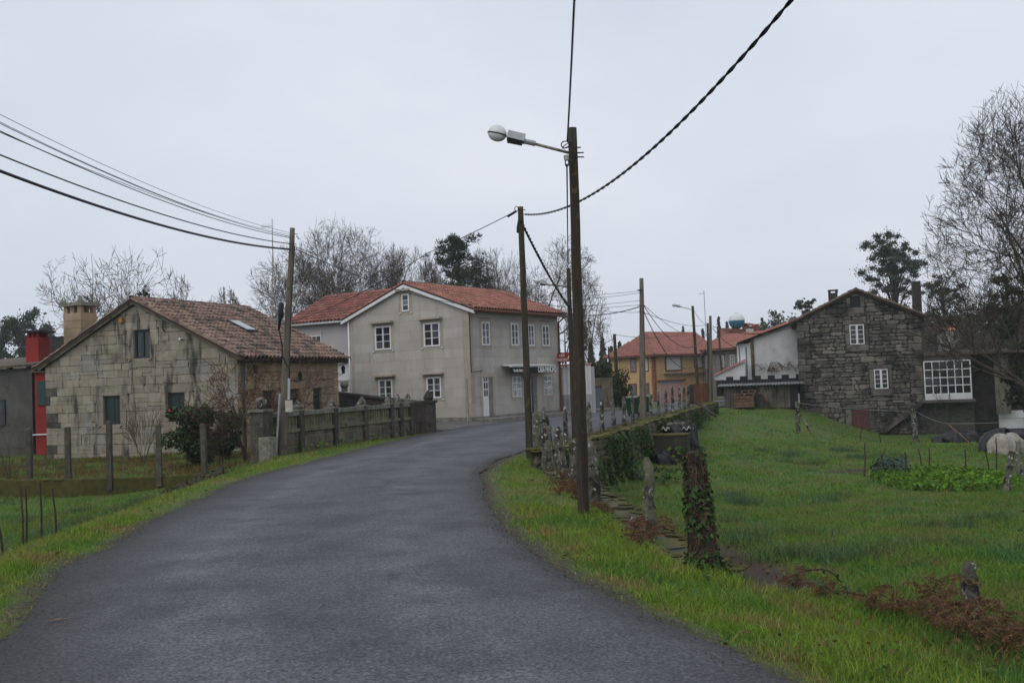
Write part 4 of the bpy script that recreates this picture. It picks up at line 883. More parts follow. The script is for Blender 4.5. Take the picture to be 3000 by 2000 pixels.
for sg, (o1, o2) in ((1, (-.15, RLn)), (-1, (RLn, -.15))):
    slab(RH, [(RWd / 2, o1, rzz), (RWd / 2, o2, rzz), (RWd / 2 + sg * sv.x, o2, rzz + sv.z), (RWd / 2 + sg * sv.x, o1, rzz + sv.z)], MT['deck'], 'roof_deck', .10)
    roof_plane(RH, (RWd / 2, o1, rzz), (0, sg, 0), Vector((sg * sv.x, 0, sv.z)), RLn + .15, sv.length, MT['tile_dark'], 0, .23, .36, seed=41 + sg, jit=.02)
    p0 = Vector((RWd / 2, -.12, rzz + .02)); p1 = p0 + Vector((sg * sv.x, 0, sv.z)); ridge_caps(RH, p1, p0, MT['tile_dark'], .12, .4, 'verge_tile')
ridge_caps(RH, (RWd / 2, -.1, rzz + .05), (RWd / 2, RLn, rzz + .05), MT['tile_dark'], .13)
def rbox(x0, y0, x1, y1, yv, depth, name, m_, parent=None, root=None):
    a, c, z0, z1 = r7(x0, y0, x1, y1, yv, root); return MB().box(a, c, yv, yv + depth, z0, z1).obj(name, m_, parent or root or RH)
ck = rbox(421, 222, 497, 330, 3.0, .6, 'chimney', MT['darkstone'])
a, c, z0, z1 = r7(415, 195, 500, 203, 3.0); MB().box(a, c, 2.95, 3.65, z0, z1).obj('chimney_cap', MT['black'], ck)
for q in (a + .02, c - .16): MB().box(q, q + .14, 3.0, 3.6, r7(415, 203, 500, 224, 3.0)[2], z0).obj('chimney_pier', MT['darkstone'], ck)
rbox(1127, 122, 1197, 410, 2.2, .7, 'tall_chimney', MT['darkstone'])
# timber-faced lean-to and glazed veranda at the side
rbox(1172, 420, 1225, 720, .45, .3, 'side_boarding', MT['stainwall'])
va, vc, vz0, vz1 = r7(1217, 785, 1612, 1068, -.1)
vb = r7(1217, 785, 1612, 1112, -.1)
vw = MB().box(va - .02, vc + .05, .0, 2.5, vb[2], vz1 + .02).obj('veranda', MT['grey_render'], RH)
window(RH, GABLE, va, vc, vz0, vz1, .09, 6, 4, glass=MT['glass'], bar=.05, edge=.06, leaves=1, name='veranda_window')
MB().fbox(GABLE, va, vc, vb[2], vz0, .085, .15).obj('veranda_panel', MT['white_wall'], RH)
a, c, z0, z1 = r7(1190, 1112, 1650, 1165, -.35); MB().box(a, c, -.45, 2.6, z0 + .2, z1).obj('veranda_slab', MT['grey_render'], RH)
MB().box(a + .2, c, .3, 2.5, -.2, z0 + .2).obj('under_shade_fill', MT['rubble_mortar'], RH)  # dark block stands for the shaded void below the veranda slab
p = [onplane(*Z7(x, y), RH, 1, -.4) for x, y in ((1200, 1120), (1200, 1165), (900, 1385), (845, 1385))]
b = MB(); b.add([(q.x, -.45, q.z) for q in p] + [(q.x, -.0, q.z) for q in p], [(0, 1, 2, 3), (7, 6, 5, 4), (0, 4, 5, 1), (1, 5, 6, 2), (2, 6, 7, 3), (3, 7, 4, 0)]); b.obj('stair_flight', MT['rubble'], RH)
for i in range(9):
    t = i / 9; q = p[3].lerp(p[0], t + .05); MB().box(q.x - .16, q.x + .18, -.44, -.02, q.z, q.z + .17).obj('stair_step', MT['rubble'], RH)
a, c, z0, z1 = r7(1205, 722, 1850, 800, .6); MB().box(a, c + 3, .0, 3.2, z1 - .1, z1 + .02).obj('veranda_roof', MT['tile_dark'], RH)
MB().box(a, vc + .1, .12, 2.2, vz1 + .0, z1 - .1).obj('veranda_lintel', MT['grey_render'], RH)
MB().box(vc + .1, vc + 4.5, 1.2, 3, .2, z1 - .12).obj('side_shade_fill', MT['darkstone'], RH)  # dark colour here imitates the shade of the void right of the veranda
rbox(1810, 735, 1935, 1232, .5, .04, 'sheet_wall', MT['corr'])
rbox(1845, 1200, 2300, 1350, .9, .2, 'low_white_wall', MT['white_wall'])
LW = thing('rear_cottage', 'whitewashed chimney with a red tile cap on the low cottage behind the rubble house', 'cottage', tuple(D(2735, 1080, 68)), 0); LW.location.z = -1.5
MB().box(-2, 5, 0, 4, -.5, r7(1300, 705, 1400, 720, 0, LW)[3]).obj('wall', MT['grey_render'], LW)
c2_ = rbox(1378, 540, 1472, 706, 0.3, .9, 'chimney', mat('dim_whitewash', (0.27, 0.265, 0.25), (0.19, 0.185, 0.17), 2, .9, 0, .3, 20), root=LW)
a, c, z0, z1 = r7(1368, 492, 1478, 540, .3, LW)
for i in range(5):
    ridge_caps(LW, (a, .35 + i * .2, z0 + .05 + .06 * (2 - abs(i - 2))), (c, .35 + i * .2, z0 + .05 + .06 * (2 - abs(i - 2))), MT['tile_red'], .13, .4, 'cap_tile')

# ------------------------------------------------------------------ white house beyond the sheds
WH = thing('white_house', 'white rendered house with a mossy red roof beside the dark rubble house', 'house', (15.98, 68.2, -1.0), R(-13.2))
foot(WH, -1.2, 8, 0, 6)
Z8 = lambda x, y: (2000 + x / 4.355, 860 + y / 4.355)
def r8(root, x0, y0, x1, y1, val=0.0, axis=1):
    p = Z8(x0, y0); q = Z8(x1, y1); return px_rect(root, axis, val, p[0], p[1], q[0], q[1])
e1 = onplane(*Z8(975, 575), WH, 1, 0).z; e2 = onplane(*Z8(1400, 385), WH, 1, 0); rk = (e2.z - e1) / e2.x
b = MB(); b.extrude([(0, 0), (7.2, 0), (7.2, e1 + rk * 3.6), (3.6 + 0, e1 + rk * 3.6), (0, e1)], GABLE, -6, 0); b.obj('wall', MT['white_wall'], WH)
b = MB(); b.box(-.12, .10, -.10, .12, 0, e1 + .05); b.obj('corner_pier', MT['stainwall'], WH)
sv = Vector((-4.6, 0, -4.6 * rk)); o_ = Vector((3.6, -.3, e1 + rk * 3.6 + .12))
slab(WH, [o_, o_ + Vector((0, 6.5, 0)), o_ + Vector((0, 6.5, 0)) + sv, o_ + sv], MT['deck'], 'roof_deck', .1)
roof_plane(WH, o_ + Vector((0, 6.5, 0)), (0, -1, 0), sv, 6.5, sv.length, MT['tile_far'], 0, .23, .4, seed=51)
slab(WH, [o_, o_ + Vector((4.2, 0, -4.2 * rk)), o_ + Vector((4.2, 6.5, -4.2 * rk)), o_ + Vector((0, 6.5, 0))], MT['tile_far'], 'back_slope', .1)
ridge_caps(WH, o_ + sv, o_, MT['tile_far'], .12, .4, 'verge_tile')
SW8 = FR((-1.0, 0, 0), (0, 1, 0), (-1, 0, 0))
b = MB(); b.box(-1.0, 0, .1, 5.6, .4, e1 - .28); b.obj('gallery', MT['white'], WH)
for u in (.9, 2.3, 3.7): 
    w_ = MB().fbox(FR((0, .1, 0), (1, 0, 0), (0, -1, 0)), -.9 + (u - .9) * .32, -.82 + (u - .9) * .32, 1.2, e1 - .5, 0, .03).obj('slit_window', MT['glass_pale'], WH) if u < 3 else MB().fbox(SW8, u, u + .12, 1.2, e1 - .5, 0, .03).obj('slit_window', MT['glass_pale'], WH)
g0 = o_ + sv; MB().tube([(g0.x - .02, -.4, g0.z - .05), (g0.x - .02, 6, g0.z - .08)], .08, 8).obj('gutter', MT['grey_metal'], WH, True)
rnd = random.Random(3)
b = MB()
zv = onplane(*Z8(1200, 950), WH, 1, -.2).z
for i in range(26):
    x = rnd.uniform(.2, 4.2); pts = [(x, -.12 - rnd.random() * .1, zv - .25 + rnd.random() * .2)]
    for k in range(5): pts.append((pts[-1][0] + rnd.uniform(-.5, .5), -.1 - rnd.random() * .15, zv + rnd.uniform(-.25, .45)))
    b.tube(pts, [.02, .018, .015, .012, .008, .005], 3)
vn = b.obj('wall_vine', MT['twig_red']); tag(vn, 'bare leafless vine trained along the white house wall', 'vine'); vn.matrix_world = Matrix.LocRotScale(WH.location, WH.rotation_euler, None)
# lean-to of the white house with a sloping red verge
p = [onplane(*Z8(x, y), WH, 1, -1.0) for x, y in ((405, 1055), (800, 860), (800, 1100), (405, 1100))]
b = MB(); b.add([(q.x, -1.0, q.z) for q in p] + [(q.x, .0, q.z) for q in p], [(3, 2, 1, 0), (4, 5, 6, 7), (0, 1, 5, 4), (1, 2, 6, 5), (2, 3, 7, 6), (3, 0, 4, 7)]); b.obj('lean_to_wall', MT['white_wall'], WH)
ridge_caps(WH, (p[0].x, -1.02, p[0].z + .03), (p[1].x, -1.02, p[1].z + .03), MT['tile_far'], .13, .4, 'lean_to_tile')

# ------------------------------------------------------------------ ochre house with brick quoins, and the grey house joined to it
YH = thing('ochre_house', 'ochre two-storey house with red brick quoins and grey garage door', 'house', (15.8, 115.0, -1.2), R(42))
# local x runs along the garage front (to the right and away), local -x... the left front turns away along local +y
foot(YH, 0, 9, 0, 8)
Z6 = lambda x, y: (1780 + x / 3.484, 800 + y / 3.484)
def r6(axis, x0, y0, x1, y1, val=0.0, root=None):
    p = Z6(x0, y0); q = Z6(x1, y1); return px_rect(root or YH, axis, val, p[0], p[1], q[0], q[1])
yez = onplane(*Z6(470, 838), YH, 1, 0).z
b = MB(); b.box(0, 9.2, 0, 6.5, -.3, yez); b.obj('wall', MT['ochre'], YH)
LFY = FR((0, 0, 0), (0, -1, 0), (-1, 0, 0))
def yr(x0, y0, x1, y1): 
    a, c, z0, z1 = r6(1, x0, y0, x1, y1); return a, c, z0, z1
wins = [yr(598, 852, 742, 985), yr(893, 842, 960, 958)]
lwin = [r6(0, 240, 880, 285, 1003), r6(0, 360, 868, 410, 995), r6(0, 240, 1138, 292, 1262), r6(0, 360, 1132, 418, 1250)]
for a, c, z0, z1 in wins:
    w_ = MB().fbox(GABLE, a, c, z0, z1, .0, .05).obj('blind', MT['shutter'], YH)
    k = 0; z = z0 - .1
    while z < z1 + .1:
        for u in ((a - (.32 if k % 2 else .2), a), (c, c + (.32 if k % 2 else .2))): MB().fbox(GABLE, u[0], u[1], z + .005, z + .165, .0, .06).obj('brick', MT['brick'], w_)
        z += .17; k += 1
    MB().fbox(GABLE, a - .2, c + .2, z0 - .14, z0, 0, .10).obj('brick_sill', MT['brick'], w_); MB().fbox(GABLE, a - .2, c + .2, z1, z1 + .14, 0, .07).obj('brick_lintel', MT['brick'], w_)
for i, (a, c, z0, z1) in enumerate(lwin):
    Fx = FR((0, 0, 0), (0, 1, 0), (-1, 0, 0))
    w_ = MB().fbox(Fx, a - .14, c + .14, z0 - .14, z1 + .14, .0, .03).obj('window_surround', MT['brick'], YH)
    MB().fbox(Fx, a, c, z0, z1, .03, .045).obj('pane', MT['shutter' if i == 1 else 'glass_pale'], w_)
k = 0; z = 0
while z < yez - .1:
    w = .42 if k % 2 else .26
    b = MB(); b.box(-.035, w, -.035, w, z + .006, z + .165); b.obj('quoin_brick', MT['brick'], YH); z += .17; k += 1
a, c, z0, z1 = yr(533, 1097, 765, 1310); gd = MB().fbox(GABLE, a, c, .02, z1, 0, .03).obj('garage_door', MT['door_grey'], YH)
for i in range(1, 6): MB().fbox(GABLE, a, c, z1 * i / 6 - .015, z1 * i / 6 + .015, .03, .04).obj('door_rib', MT['door_grey'], gd)
MB().fbox(GABLE, a - .35, c + .4, z1, z1 + .12, 0, .35).obj('garage_hood', MT['brick'], YH)
a, c, z0, z1 = yr(570, 1000, 1000, 1030); MB().fbox(GABLE, a, c, z0 + .05, z0 + .17, 0, .5).obj('balcony_ledge', MT['stainwall'], YH)
# hipped roof
yo = .6; ry = onplane(*Z6(680, 612), YH, 1, 3.2); rzt = ry.z; rx0 = 2.6; 
c4 = [(-yo, -yo), (12, -yo), (12, 7.1), (-yo, 7.1)]; e_z = yez + .02
slab(YH, [(-yo, -yo, e_z), (12, -yo, e_z), (12, 3.25, rzt), (rx0, 3.25, rzt)], MT['deck'], 'roof_deck', .12)
slab(YH, [(-yo, 7.1, e_z), (-yo, -yo, e_z), (rx0, 3.25, rzt)], MT['deck'], 'roof_deck', .12)
slab(YH, [(12, 7.1, e_z), (-yo, 7.1, e_z), (rx0, 3.25, rzt), (12, 3.25, rzt)], MT['tile_far'], 'roof_back', .1)
sv = Vector((0, -yo - 3.25, e_z - rzt)); roof_plane(YH, (-yo, 3.25, rzt), (1, 0, 0), sv, 12.6, sv.length, MT['tile_far'], 0, .26, .38, tri=lambda a, s: a > (rx0 + yo) * (1 - s / sv.length), seed=61)
sv2 = Vector((-yo - rx0, 0, e_z - rzt)); roof_plane(YH, (rx0, 7.1, rzt), (0, -1, 0), sv2, 7.7, sv2.length, MT['tile_far'], 0, .26, .38, tri=lambda a, s: abs(a - 3.85) < 3.85 * s / sv2.length + .1, seed=62)
ridge_caps(YH, (rx0, 3.25, rzt + .06), (12, 3.25, rzt + .06), MT['tile_far'], .14)
ridge_caps(YH, (-yo, -yo, e_z + .06), (rx0, 3.25, rzt + .06), MT['tile_wing'], .14, .4, 'hip_tile')
b = MB(); b.tube([(-yo, -yo - .05, e_z - .08), (9.2, -yo - .05, e_z - .08)], .09, 6); b.tube([(-yo - .05, -yo, e_z - .08), (-yo - .05, 7.1, e_z - .08)], .09, 6); b.tube([(9.1, -.1, e_z - .1), (9.1, -.1, 0)], .06, 6); b.obj('gutter', MT['copper'], YH)
def yroof(zx, zy, yv): return onplane(*Z6(zx, zy), YH, 1, yv)
# tank on its brick plinth
q0 = yroof(1270, 610, 4.4); q1 = yroof(1375, 610, 4.4); qt = yroof(1320, 570, 4.4); yw = Matrix.LocRotScale(YH.location, YH.rotation_euler, None)
MB().box(q0.x, q1.x, 3.8, 5.0, q0.z - .6, qt.z).obj('tank_plinth', MT['brick'], YH)
pc = yw @ Vector(((q0.x + q1.x) / 2, 4.4, 0)); rad = (yroof(1377, 510, 4.4).x - yroof(1252, 510, 4.4).x) / 2 * .78
TK = thing('water_tank', 'round water tank, white above and blue below, on the ochre house roof', 'water tank', (pc.x, pc.y, YH.location.z + qt.z))
MB().lathe([(rad * math.cos(R(a)), rad * 1.0 + rad * math.sin(R(a))) for a in (-75, -60, -45, -30, -15, 0, 3)], 24).obj('tank_base', MT['tank_blue'], TK, True)
MB().lathe([(rad * 1.02 * math.cos(R(a)), rad * 1.0 + rad * math.sin(R(a))) for a in (3, 4, 15, 30, 45, 60, 75, 84, 89)], 24).obj('tank_dome', MT['tank_white'], TK, True)
MB().lathe([(.22, rad * 1.97), (.24, rad * 2.05), (.0, rad * 2.08)], 12).obj('lid', MT['tank_white'], TK)
for (x0, y0, x1, y1, m_) in ((1182, 560, 1238, 600, 'tile_far'), (1425, 568, 1470, 615, 'white_wall'), (1505, 520, 1528, 600, 'brick')):
    a, c, z0, z1 = r6(1, x0, y0, x1, y1, 4.8); c_ = MB().box(a, c, 4.5, 5.3, z0 - .5, z1).obj('chimney', MT[m_], YH)
    if m_ == 'white_wall':
        for k in range(2): MB().box(a + k * (c - a - .15), a + k * (c - a - .15) + .15, 4.5, 5.3, z1, z1 + .35).obj('chimney_pier', MT['brick'], c_)
        ridge_caps(YH, (a - .3, 4.9, z1 + .38), (c + .3, 4.9, z1 + .38), MT['tile_far'], .5, .5, 'chimney_hat')
GH = thing('grey_house', 'grey stone house with tall white windows between ochre house and white house', 'house', (22.3, 121.0, -1.2), math.atan2(-.935, .355))
gez = onplane(*Z6(1180, 775), GH, 1, 0).z
b = MB(); b.box(.05, 14, 0.02, 8, -.3, gez); b.obj('wall', mat('grey_house_stone', (0.26, 0.235, 0.20), (0.17, 0.155, 0.135), 1.6, .9, 0, .5, 12, spots=[((0.10, 0.092, 0.08), 4, .55, .12), ((0.33, 0.31, 0.28), 6, .62, .1)]), GH)
for x0, y0, x1, y1 in ((1005, 845, 1037, 972), (1155, 838, 1187, 955), (1255, 832, 1297, 948), (1392, 818, 1420, 935)):
    a, c, z0, z1 = px_rect(GH, 1, 0, *Z6(x0, y0), *Z6(x1, y1)); window(GH, GABLE, a, c, z0, z1, 0.0, 2, 3, glass=MT['glass_pale'], edge=.08, mull=.08)
    MB().fbox(GABLE, a - .25, c + .25, z1 + .1, z1 + .2, 0, .2).obj('window_hood', MT['stainwall'], GH)
pr = onplane(*Z6(1560, 597), GH, 1, 4.2); sv = Vector((0, -4.7, gez - pr.z))
slab(GH, [(14, 4.2, pr.z), (-1.5, 4.2, pr.z), (-.2, -.5, gez), (14, -.5, gez)], MT['deck'], 'roof_deck', .12)
roof_plane(GH, (-1.0, 4.2, pr.z), (1, 0, 0), sv, 15, sv.length, MT['tile_far'], 0, .26, .38, seed=71)
slab(GH, [(-1.5, 4.2, pr.z), (14, 4.2, pr.z), (14, 8.5, gez), (-.2, 8.5, gez)], MT['tile_far'], 'roof_back', .1)
MB().tube([(-.2, -.55, gez - .08), (14, -.55, gez - .1)], .09, 6).obj('gutter', MT['copper'], GH)

# ------------------------------------------------------------------ sheds and yard in front of the white house
SHD = thing('corrugated_shed', 'low lean-to shed of stained corrugated sheets beside the rubble house', 'shed', tuple(D(2120, 1192, 60.3)), R(-13))
SW6 = FR((0, 0, 0), (1, 0, 0), (0, -1, 0))
def sheet(parent, x0, x1, z0, z1, y, m_, name, tilt=0.0, amp=.025, wl_=.15):
    n = int((x1 - x0) / (wl_ / 4)); b = MB(); v = []
    for i in range(n + 1):
        x = x0 + (x1 - x0) * i / n; dy = amp * math.sin(2 * math.pi * x / wl_)
        v += [(x, y + dy, z0), (x, y + dy + tilt, z1)]
    b.add(v, [(2 * i, 2 * i + 2, 2 * i + 3, 2 * i + 1) for i in range(n)]); return b.obj(name, m_, parent)
sa, sc2, sz0, sz1 = px_rect(SHD, 1, 0, 2122, 1128, 2312, 1192)
foot(SHD, sa - .3, sc2 + .6, -.6, 2.6)
x = sa; rnd = random.Random(8); k = 0
while x < sc2 - .1:
    w = min(rnd.uniform(.55, .95), sc2 - x); sheet(SHD, x, x + w + .04, -.15, sz1 - rnd.uniform(0, .08), rnd.uniform(-.04, .04), MT['corr'], 'wall_sheet', rnd.uniform(-.06, .06)); x += w
MB().box(sa, sc2 + .5, .1, 2.4, -.1, sz1).obj('dark_interior', MT['black'], SHD)
x = sa - .35
while x < sc2 + .3:
    b = MB(); n = 36; v = []
    for i in range(n + 1):
        q = x + 1.02 * i / n; h_ = .026 * math.sin(2 * math.pi * q / .18)
        v += [(q, -.45, sz1 + h_ + .02), (q, 2.1, sz1 + .12 + h_), (q, -.45, sz1 + h_)]
    b.add(v, [(3 * i, 3 * i + 3, 3 * i + 4, 3 * i + 1) for i in range(n)] + [(3 * i, 3 * i + 2, 3 * i + 5, 3 * i + 3) for i in range(n)]); b.obj('roof_sheet', MT['corr_roof'], SHD); x += .98
BP = thing('plastic_windbreak', 'black plastic windbreak with stepped top along the shed roof', 'windbreak', tuple(SHD.location), SHD.rotation_euler.z)
zz0 = px_rect(SHD, 1, 2.2, 2110, 1105, 2330, 1122)
MB().box(sa - .5, sc2 + .8, 2.2, 2.3, .6, zz0[3] - .12).obj('sheeting', MT['tarp'], BP)
for i in range(6): MB().box(sa + .1 + i * .82, sa + .52 + i * .82, 2.19, 2.31, zz0[3] - .14, zz0[3] + .10).obj('merlon', MT['tarp'], BP)
def on_ground(px, py, zg): 
    p = G(px, py, zg); return p
# pallets in front of the shed
def pallet(name, label, loc, rz, tilt=None, n=1, group=None):
    t = thing(name, label, 'pallet', loc, rz)
    if tilt: t.rotation_euler = (tilt[0], tilt[1], rz)
    for i in range(7): MB().box(-.6 + i * .175, -.6 + i * .175 + .12, -.4, .4, .122, .144).obj('deck_board', MT['pallet'], t)
    for y in (-.4, -.07, .26):
        MB().box(-.6, .6, y, y + .14, .1, .122).obj('stringer', MT['pallet'], t)
        for x in (-.6, -.07, .46): MB().box(x, x + .14, y, y + .14, .022, .1).obj('block', MT['pallet'], t)
        MB().box(-.6, .6, y + .02, y + .12, 0, .022).obj('bottom_board', MT['pallet'], t)
    return t
pb = D(2172, 1192, 60.2); pz = pb.z
CR_ = thing('slatted_crate', 'brown slatted wooden crate standing on the grass in front of the shed', 'crate', (pb.x, pb.y - .8, pz), R(-13))
for i in range(4): MB().box(-.55, .55, -.42, -.40, .02 + i * .165, .155 + i * .165).obj('slat', MT['pallet'], CR_)
MB().box(-.53, .53, -.39, .4, .0, .64).obj('crate_box', MT['stick'], CR_)
pallet('pallet', 'wooden pallet lying flat on top of the slatted crate', (pb.x + .02, pb.y - .8, pz + .66), R(-10))
pallet('pallet', 'small stack top pallet resting on the flat pallet, brighter wood', (pb.x + .35, pb.y - .55, pz + .82), R(-16)).scale = (.7, .7, 1.2)
pallet('pallet', 'wooden pallet leaning on edge at a slant beside the slatted crate', (pb.x + 1.25, pb.y - .7, pz + .35), R(-13), (R(0), R(48)))
# posts and panel at the end of the field
pc_ = G(2033, 1185, -.45)
o = MB().box(-.28, .28, -.2, .2, -.2, 1.55).obj('gate_pillar', MT['darkstone']); o.location = (pc_.x, pc_.y, H(pc_.x, pc_.y)); tag(o, 'dark stone gate pillar next to the rusty orange panel', 'pillar')
pc_ = G(2056, 1190, -.45); RP = thing('rusty_panel', 'rusty orange sheet panel standing beside the dark gate pillar', 'panel', (pc_.x, pc_.y, H(pc_.x, pc_.y)), R(-10))
for i in range(4): MB().box(-.5 + i * .25, -.26 + i * .25, -.02, .02 + .006 * (i % 2), 0, 1.55).obj('sheet_strip', MT['rustpanel'], RP)
for z in (.3, 1.2): MB().box(-.5, .5, .02, .06, z, z + .06).obj('crossbar', MT['rust'], RP)

# ------------------------------------------------------------------ white panel shed, blue-grey gate and far cottage right of the granite house
WS = thing('panel_shed', 'white corrugated metal shed with grey lower band and red tile edge beside granite house', 'shed', tuple(ch_world(-.2, CLn + .3, 0)), R(-44))
foot(WS, -.1, 4.2, 0, 4)
sx0 = onplane(1640, 1130, WS, 1, 0).x; sx1 = onplane(1733, 1130, WS, 1, 0).x
zt_ = onplane(1690, 1072, WS, 1, 0).z; zm = onplane(1690, 1155, WS, 1, 0).z; zb = -.2
sheet(WS, sx0 - .6, sx1, zm, zt_, 0, MT['white'], 'upper_sheet', amp=.018, wl_=.36)
sheet(WS, sx0 - .6, sx1, zb, zm, 0, mat('grey_painted_sheet', (0.40, 0.42, 0.43), (0.30, 0.315, 0.32), 2, .6, 0, .1, spots=[((0.13, 0.14, 0.10), 3, .62, .1)]), 'lower_sheet', amp=.018, wl_=.36)
MB().box(sx0 - .6, sx1 - .02, .04, .3, zb, zt_ - .05).obj('back_box', MT['pale_render'], WS)
ridge_caps(WS, (sx0 - .6, .1, zt_ + .02), (sx1, .1, zt_ + .02), MT['tile_far'], .14, .35, 'edge_tile')
BG = thing('steel_gate', 'blue-grey steel double gate between mossy concrete pillars under the hedge', 'gate', tuple(D(1757, 1230, 62)), R(-30)); BG.location.z = -.25
ga, gc, gz0, gz1 = px_rect(BG, 1, 0, 1735, 1131, 1766, 1195)
for i in range(6): MB().box(ga + (gc - ga) * i / 6 + .01, ga + (gc - ga) * (i + 1) / 6 - .01, -.02 + .01 * (i % 2), .03, .05, gz1).obj('gate_sheet', MT['blue_gate'], BG)
MB().box(ga - .15, gc + .55, -.08, .3, gz1, gz1 + .5).obj('gate_lintel', MT['stainwall'], BG); MB().box(gc + .02, gc + .55, -.1, .3, 0, gz1 - .003).obj('gate_pillar', MT['stainwall'], BG)
FC = thing('far_cottage', 'tiny far cottage with faded red roof seen left of the ochre house', 'cottage', tuple(D(1826, 1190, 160)), R(-30)); FC.location.z = -1.1
MB().box(-1.5, 2.6, 0, 4, -.2, 2.6).obj('wall', mat('blue_painted_wall', (0.18, 0.24, 0.36), None, 2, .8), FC); slab(FC, [(-2, -.4, 2.5), (3, -.4, 2.5), (3, 3, 4.2), (-2, 3, 4.2)], MT['tile_far'], 'roof', .12)
MB().box(-1.45, 2.55, -.02, 0, .2, 1.2).obj('lower_wall_band', MT['red_wall'], FC)
# ------------------------------------------------------------------ balustrade wall in front of the granite cottage
A0 = Vector((-6.75, 27.6)); A1 = Vector((-2.85, 38.5)); bl = (A1 - A0).length
BW = thing('balustrade_wall', 'mossy stone garden wall with concrete balusters and pointed pillars along the road', 'wall', (A0.x, A0.y, -.12), math.atan2(A1.y - A0.y, A1.x - A0.x))
def bu(px): return onplane(px, 1230, BW, 1, 0).x
UE = bu(1168)
ztop = lambda px, py: onplane(px, py, BW, 1, 0).z
z_lo = ztop(902, 1255); z_hi = ztop(902, 1207)
stone_wall(BW, FR((0, .22, 0), (1, 0, 0), (0, -1, 0)), [(0.2, -.2), (bu(1215), -.2), (bu(1215), z_lo - .06), (0.2, z_lo - .06)], [], (.2, .3), (.3, .8), MT['stainwall'], 33, 'base_stone', 120, .008, .03, (.20, .235), .015)
MB().box(.1, bu(1215), 0.02, .3, -.3, z_lo - .06).obj('wall_core', MT['mortar'], BW)
pil = [bu(p) for p in (879, 980, 1068, 1146, 1173, 1203)]
segs = [0.25] + pil
for i in range(len(segs) - 1):
    a, c = segs[i] + .10, segs[i + 1] - .10
    if c - a < .15: continue
    MB().box(a - .02, c + .02, -.06, .22, z_lo - .06, z_lo + .04).obj('lower_rail', MT['balust'], BW); MB().box(a - .02, c + .02, -.05, .21, z_hi - .07, z_hi + .05).obj('upper_rail', MT['rail'], BW)
    n = max(2, int((c - a) / .155))
    for k in range(n):
        u = a + (c - a) * (k + .5) / n; b = MB(); b.tube([(u, .06, z_lo + .04), (u, .06, z_lo + .14), (u, .06, (z_lo + z_hi) / 2 - .02), (u, .06, z_hi - .07)], [.060, .052, .066, .050], 6); b.obj('baluster', MT['balust'], BW)
for u in pil:
    p_ = MB().box(u - .105, u + .105, -.08, .24, -.2, z_hi + .06).obj('pillar', MT['pillar'], BW)
    b = MB(); b.box(u - .135, u + .135, -.10, .26, z_hi + .06, z_hi + .10); b.obj('pillar_cap', MT['rail'], p_)
    b = MB(); b.lathe([(.15, 0), (.16, .05), (.12, .12), (.05, .23), (.01, .28)], 4, (u, .08, z_hi + .10), Matrix.Rotation(R(45), 3, 'Z')); b.obj('pyramid_finial', MT['lich'], p_)
p_ = MB().box(-.22, .24, -.12, .30, -.3, z_hi + .10).obj('end_pillar', MT['pillar'], BW)
MB().box(-.26, .28, -.15, .33, z_hi + .10, z_hi + .17).obj('pillar_cap', MT['rail'], p_); MB().sphere((.0, .08, z_hi + .34), .17, 14, 10).obj('ball_finial', MT['lich'], p_, True)
p_ = MB().box(-.40, -.10, -.42, -.08, -.3, .62).obj('boundary_stone', MT['rail'], BW)
# gate and its tall pillar
ug0, ug1 = bu(1215), bu(1252)
gt_ = MB(); ztg = z_hi - .02
for i in range(9):
    u = ug0 + (ug1 - ug0) * i / 8; gt_.box(u - .012, u + .012, .06, .085, .08, ztg)
for z in (.1, .5, ztg - .06): gt_.box(ug0, ug1, .05, .095, z, z + .04)
g_ = gt_.obj('gate', MT['stick'], BW); MB().box(ug0 + .03, ug1 - .03, .085, .1, .1, .52).obj('gate_panel', MT['stainwall'], g_)
ue = bu(1263); zp_ = onplane(1263, 1172, BW, 1, 0).z
p_ = MB().box(ue - .17, ue + .19, -.12, .28, -.2, zp_ - .1).obj('gate_pillar', MT['pillar'], BW)
MB().box(ue - .22, ue + .24, -.17, .33, zp_ - .1, zp_).obj('pillar_cap', MT['darkstone'], p_); MB().lathe([(.16, 0), (.20, .10), (.13, .24), (.02, .38)], 8, (ue, .08, zp_)).obj('finial', MT['darkstone'], p_)
# dark side wall running back from the gate
bw_m = Matrix.LocRotScale(BW.location, BW.rotation_euler, None); s0 = bw_m @ Vector((ue, .2, 0)); s1 = D(975, 1143, 50)
DW = thing('side_wall', 'wet black granite boundary wall with ball finial between the two houses', 'wall', (s0.x, s0.y, -.15), math.atan2(s1.y - s0.y, s1.x - s0.x))
dl = (Vector((s1.x, s1.y)) - Vector((s0.x, s0.y))).length
zA = onplane(1262, 1176, DW, 1, 0).z; zB = onplane(985, 1145, DW, 1, 0).z
stone_wall(DW, FR((0, -.1, 0), (1, 0, 0), (0, 1, 0)), [(0.2, -.1), (dl, -.1), (dl, zB - .08), (.2, zA - .08)], [], (.28, .42), (.4, 1.0), MT['darkstone'], 35, 'wall_stone', 140, .006, .02, (.19, .22), .012)
b = MB(); b.hexa([(0.2, -.12, -.1), (dl, -.12, -.1), (dl, .09, -.1), (.2, .09, -.1), (.2, -.12, zA - .08), (dl, -.12, zB - .08), (dl, .09, zB - .08), (.2, .09, zA - .08)]); b.obj('wall_core', MT['black'], DW)
b = MB(); b.hexa([(0.2, -.16, zA - .08), (dl, -.16, zB - .08), (dl, .16, zB - .08), (.2, .16, zA - .08), (.2, -.16, zA), (dl, -.16, zB), (dl, .16, zB), (.2, .16, zA)]); b.obj('coping', MT['darkstone'], DW)
q = onplane(1009, 1127, DW, 1, 0); MB().sphere((q.x, 0, q.z), .20, 14, 10).obj('ball_finial', MT['rail'], DW, True)
